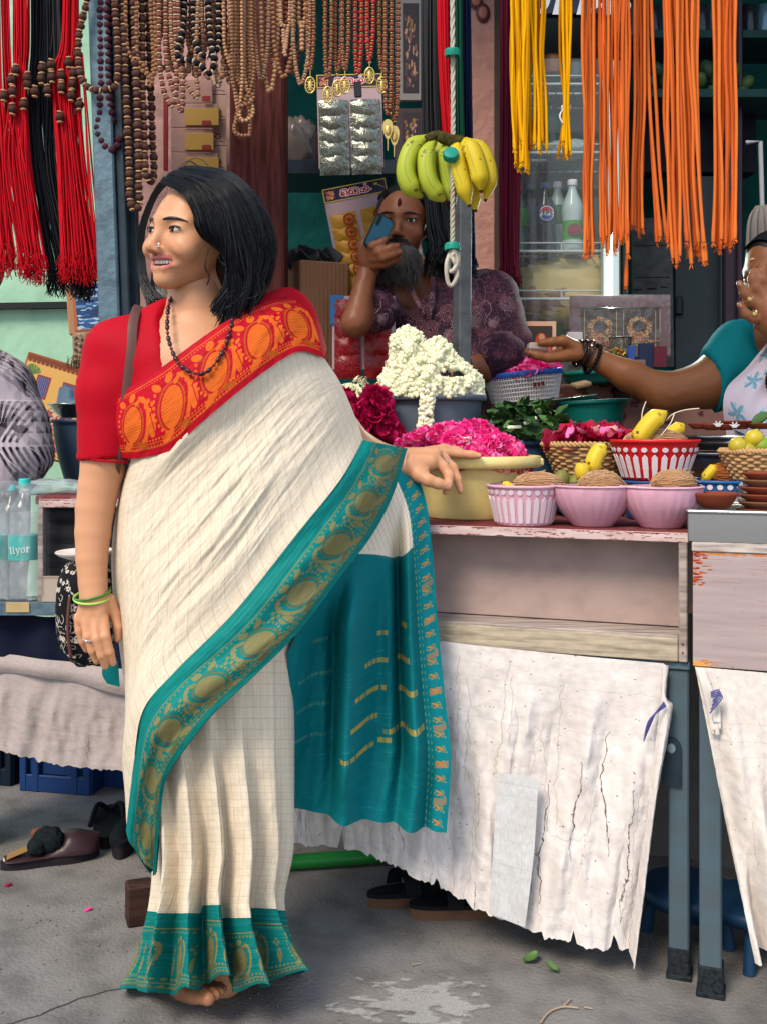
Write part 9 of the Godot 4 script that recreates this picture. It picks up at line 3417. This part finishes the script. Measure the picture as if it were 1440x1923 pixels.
func buyer() -> void:
	var z := -0.75
	var th := thing("person", "woman in a teal blouse covering her eyes and holding a crystal in her open palm", "person", Vector3(P(1440, 0, z).x, 0, z))
	var skin := lin("#80502f")
	var sk := skin_mat("skin_buyer")
	var x := Transform3D(rot(8, -62, 4), P(1458, 512, z))
	var m := M.new()
	m.tinted = true
	head_field({"cell": 0.004, "lid": 0.0012}).mesh_into(m, func(_p, _n): return skin, x)
	var f := Field.new(P(1060, 1200, z) + Vector3(0, 0, -0.25), P(1660, 560, z) + Vector3(0, 0, 0.3), 0.0125)
	f.cap(P(1462, 560, z), P(1470, 640, z), 0.055, 0.06, 0.03)
	f.cap(P(1385, 650, z), P(1560, 650, z - 0.02), 0.06, 0.06, 0.05)
	f.path([P(1470, 720, z), P(1470, 1100, z)], [0.125, 0.15], 0.05)
	f.path([P(1375, 668, z), P(1330, 722, z + 0.01), P(1246, 738, z + 0.01), P(1180, 706, z), P(1104, 668, z - 0.02)], [0.06, 0.06, 0.049, 0.039, 0.0275], 0.02)
	f.path([P(1570, 660, z), P(1560, 790, z + 0.14), P(1450, 610, z + 0.15)], [0.06, 0.046, 0.032], 0.02)
	f.mesh_into(m, func(_p, _n): return skin)
	var zp := z - 0.02
	hand_into(m, P(975, 705, zp) + Vector3(0, 0, -0.09), P(1125, 615, zp) + Vector3(0, 0, 0.12), [
		[[1104, 668, zp, 0.029], [1082, 662, zp, 0.026]], [[1082, 664, zp + 0.02, 0.022], [1054, 668, zp + 0.024, 0.015]], [[1082, 660, zp - 0.015, 0.022], [1052, 662, zp - 0.02, 0.015]],
		[[1054, 670, zp + 0.03, 0.014], [1030, 672, zp + 0.036, 0.0115], [1010, 668, zp + 0.038, 0.0105], [994, 662, zp + 0.036, 0.008]],
		[[1054, 668, zp + 0.012, 0.014], [1028, 672, zp + 0.014, 0.0115], [1006, 668, zp + 0.016, 0.0105], [989, 661, zp + 0.014, 0.008]],
		[[1052, 667, zp - 0.008, 0.0135], [1026, 669, zp - 0.008, 0.011], [1006, 665, zp - 0.008, 0.01], [990, 658, zp - 0.008, 0.008]],
		[[1052, 664, zp - 0.026, 0.0125], [1030, 666, zp - 0.03, 0.01], [1012, 662, zp - 0.03, 0.009], [1000, 657, zp - 0.03, 0.0075]],
		[[1080, 652, zp + 0.022, 0.018], [1058, 640, zp + 0.034, 0.014], [1036, 642, zp + 0.036, 0.0115], [1014, 644, zp + 0.03, 0.009]]], 0.0042, skin, 0.008)
	var zq := z + 0.13
	hand_into(m, P(1375, 640, zq) + Vector3(0, 0, -0.08), P(1500, 490, zq) + Vector3(0, 0, 0.08), [
		[[1460, 605, zq + 0.02, 0.032], [1440, 580, zq, 0.028]], [[1446, 590, zq, 0.026], [1428, 572, zq - 0.01, 0.02]], [[1446, 570, zq, 0.026], [1430, 552, zq - 0.01, 0.02]],
		[[1432, 600, zq, 0.016], [1414, 597, zq, 0.0125], [1400, 590, zq, 0.011], [1389, 572, zq, 0.0085]],
		[[1428, 578, zq - 0.005, 0.016], [1410, 566, zq, 0.0125], [1398, 552, zq, 0.0115], [1388, 532, zq, 0.0085]],
		[[1430, 558, zq - 0.005, 0.016], [1416, 540, zq, 0.0125], [1412, 524, zq, 0.011], [1414, 508, zq - 0.008, 0.0085]],
		[[1438, 548, zq - 0.01, 0.015], [1430, 526, zq, 0.012], [1430, 510, zq - 0.004, 0.0105], [1434, 496, zq - 0.01, 0.0085]],
		[[1450, 602, zq - 0.02, 0.018], [1436, 616, zq - 0.03, 0.013], [1422, 612, zq - 0.04, 0.0105]]], 0.0042, lin("#966040"), 0.008)
	part("body", m, sk, th)
	var black := mt("hair_dark", Color.WHITE)
	m = M.new()
	hair_cap(m, x, 0.066, Vector3(0.08, 0.088, 0.096))
	for k in 160:
		var d := rr(-1, 1)
		m.tube(spline([x * Vector3(d * 0.05, 0.088 - d * d * 0.02, 0.058), x * Vector3(d * 0.074, 0.108 - d * d * 0.03, 0.0), x * Vector3(d * 0.078, 0.04, -0.06), x * Vector3(d * 0.03, -0.02, -0.11)], 10), 0.0016, 4, false)
	m.ball(x * Vector3(0, -0.02, -0.125), Vector3(0.045, 0.04, 0.035), x.basis, 16, 10)
	part("hair", m, black, th)
	var gold := mt("pendant_gold", Color.WHITE)
	m = M.new()
	m.tube(PackedVector3Array([x * Vector3(-0.006, 0.04, 0.0805), x * Vector3(0.006, 0.04, 0.0805)]), 0.003, 6)
	part("forehead_mark", m, mt("mark_cream", Color("#d8b48a"), 0.7), th)
	var sf := Field.new(P(1290, 1100, z) + Vector3(0, 0, -0.25), P(1660, 590, z) + Vector3(0, 0, 0.3), 0.0115)
	sf.cap(P(1392, 650, z), P(1560, 650, z - 0.02), 0.068, 0.068, 0.05)
	sf.path([P(1470, 720, z), P(1470, 1050, z)], [0.135, 0.155], 0.05)
	sf.path([P(1385, 664, z), P(1330, 722, z + 0.01)], [0.074, 0.074], 0.03)
	sf.cut(P(1338, 708, z), Vector3(-0.86, -0.4, 0.0), P(1250, 900, z - 0.2), P(1376, 600, z + 0.2))
	sf.cap(P(1465, 570, z + 0.04), P(1455, 650, z + 0.12), 0.07, 0.055, 0.008, true)
	m = M.new()
	sf.mesh_into(m)
	for k in m.v.size():
		var p := m.v[k]
		m.v[k] += m.n[k] * 0.004 * wrinkle(p.x * 12, p.y * 16 + p.x * 9, 3.0)
	part("blouse", m, mt("blouse_teal", Color("#0d7880"), 0.75, "fine", 14.0, 0.3), th)
	var t := Tex.new(256, 256, Color("#c3b4bd"))
	for q in [[60, 90, 0.3], [150, 150, 1.2], [210, 60, 2.0], [90, 210, 0.8]]:
		for j in 5:
			var a: float = q[2] + j * TAU / 5
			t.oval(q[0] + cos(a) * 22, q[1] + sin(a) * 22, 20, 8, Color("#6d93a6"), a)
			t.oval(q[0] + cos(a + 0.4) * 30, q[1] + sin(a + 0.4) * 30, 10, 4, Color("#8fb0bd"), a + 0.8)
	m = M.new()
	cloth(m, coons(PP([[1448, 632, z + 0.075], [1500, 628, z + 0.09]]), PP([[1362, 800, z + 0.13], [1430, 830, z + 0.17], [1520, 830, z + 0.17]]), PP([[1448, 632, z + 0.075], [1400, 690, z + 0.12], [1366, 725, z + 0.13], [1358, 760, z + 0.14], [1362, 800, z + 0.13]]), PP([[1500, 628, z + 0.09], [1520, 830, z + 0.17]]), 40, 40, func(u, v): return 0.03 * sin(PI * u) * v + 0.006 * sin(u * 18 + v * 5)), 40, 40, 1.6, 1.6)
	cloth(m, coons(PP([[1362, 800, z + 0.13], [1430, 830, z + 0.17], [1520, 830, z + 0.17]]), PP([[1375, 1200, z + 0.16], [1520, 1200, z + 0.16]]), PP([[1362, 800, z + 0.13], [1375, 1200, z + 0.16]]), PP([[1520, 830, z + 0.17], [1520, 1200, z + 0.16]]), 24, 30, func(u, _v): return 0.008 * sin(u * 22)), 24, 30, 1.6, 3.0)
	part("sari", m, tex_mat("sari_leaf", t.im, 0.8), th)
	m = M.new()
	m.lathe([Vector2(0.2, 0.02), Vector2(0.18, 0.4), Vector2(0.165, 0.7), Vector2(0.15, 0.8)], Vector3(P(1470, 0, z).x, 0, z), 28, 4, 3)
	part("sari_skirt", m, mats["sari_leaf"], th)
	for q in [[1096, 0.034, 6.0, 0.0034], [1090, 0.033, -4.0, 0.003], [1084, 0.034, 3.0, 0.0038], [1102, 0.036, -8.0, 0.003]]:
		m = M.new()
		var path := PackedVector3Array()
		for k in 33:
			path.append(P(q[0], 664, zp) + rot(0, 8, 76 + q[2]) * Vector3(cos(TAU * k / 32) * q[1], 0, sin(TAU * k / 32) * q[1]))
		m.tube(path, q[3], 7, false)
		part("bangle", m, mt("bangle_dark", Color("#1c1216"), 0.2), th)
	m = M.new()
	for k in 26:
		m.ball(P(1112, 674, zp) + rot(0, 8, 66) * Vector3(cos(TAU * k / 26) * 0.039, 0, sin(TAU * k / 26) * 0.039), Vector3.ONE * 0.0058, Basis.IDENTITY, 8, 6)
	part("bead_bracelet", m, mt("black_seed", Color.WHITE), th)
	for q in [[1407, 562, zq, 40.0], [1416, 590, zq + 0.003, 80.0]]:
		m = M.new()
		var path := PackedVector3Array()
		for k in 25:
			path.append(P(q[0], q[1], q[2]) + rot(0, 0, q[3]) * Vector3(cos(TAU * k / 24) * 0.0132, 0, sin(TAU * k / 24) * 0.0132))
		m.tube(path, 0.002, 6, false)
		m.ball(P(q[0], q[1], q[2] + 0.0135), Vector3(0.006, 0.006, 0.002), Basis.IDENTITY, 10, 6)
		part("finger_ring", m, gold, th)
	nails(th, [[1388, 533, zq + 0.008, 20, 0], [1389, 573, zq + 0.008, 20, 0]], mt("nail_pink", Color.WHITE))
	m = M.new()
	for k in 16:
		m.ball(along(PP([[1462, 640, z + 0.12], [1446, 690, z + 0.15], [1440, 720, z + 0.165], [1452, 750, z + 0.17]]), k / 15.0), Vector3.ONE * 0.006, Basis.IDENTITY, 8, 6)
	part("bead_chain", m, mt("black_seed", Color.WHITE), th)
	m = M.new()
	m.box(P(1008, 652, zp + 0.01), Vector3(0.052, 0.022, 0.03), rot(0, 10, -4), 0.006)
	var cr := mt("crystal", Color("#b59a94"), 0.2)
	solo("crystal", m, cr, "rough translucent pinkish crystal block lying on the open palm", "crystal")

	var lz := -0.72
	th = thing("person", "person in a black and grey geometric tunic cut off by the left edge", "person", Vector3(P(-60, 0, lz).x, 0, lz))
	m = M.new()
	m.tinted = true
	var lx := Transform3D(rot(0, -30, 0), P(-72, 520, lz))
	head_field({"cell": 0.005}).mesh_into(m, func(_p, _n): return skin, lx)
	f = Field.new(P(-260, 1300, lz) + Vector3(0, 0, -0.25), P(130, 560, lz) + Vector3(0, 0, 0.3), 0.014)
	f.path([P(-72, 580, lz), P(-72, 700, lz)], [0.055, 0.08], 0.03)
	f.path([P(-70, 740, lz), P(-70, 940, lz)], [0.12, 0.15], 0.05)
	f.mesh_into(m, func(_p, _n): return skin)
	part("body", m, sk, th)
	m = M.new()
	hair_cap(m, lx, 0.066, Vector3(0.08, 0.088, 0.096))
	part("hair", m, black, th)
	sf = Field.new(P(-260, 1000, lz) + Vector3(0, 0, -0.25), P(140, 620, lz) + Vector3(0, 0, 0.3), 0.0115)
	sf.cap(P(-150, 730, lz), P(-10, 735, lz), 0.085, 0.085, 0.05)
	sf.path([P(-70, 740, lz), P(-70, 930, lz)], [0.14, 0.165], 0.05)
	sf.path([P(2, 738, lz), P(28, 800, lz + 0.02), P(36, 852, lz + 0.04), P(20, 890, lz + 0.05)], [0.088, 0.078, 0.078, 0.06], 0.03)
	m = M.new()
	sf.mesh_into(m)
	for k in m.v.size():
		var p := m.v[k]
		m.v[k] += m.n[k] * 0.005 * wrinkle(p.x * 10, p.y * 14, p.z * 4)
	for k in m.v.size():
		if m.v[k].y < 0.9:
			m.v[k].y -= (0.9 - m.v[k].y) * 3.0
	part("tunic", m, tex_mat("geometric", geometric_tex(), 0.8, Vector3.ONE * 2.2, true), th)
	for s in [-1, 1]:
		m = M.new()
		var hip := P(-85 + s * 35, 960, lz)
		m.tube(PackedVector3Array([hip, Vector3(hip.x, 0.5, lz), Vector3(hip.x, 0.02, lz)]), [0.085, 0.066, 0.052], 18)
		part("trouser_leg", m, mt("trouser_dark", Color("#24242c"), 0.8), th)
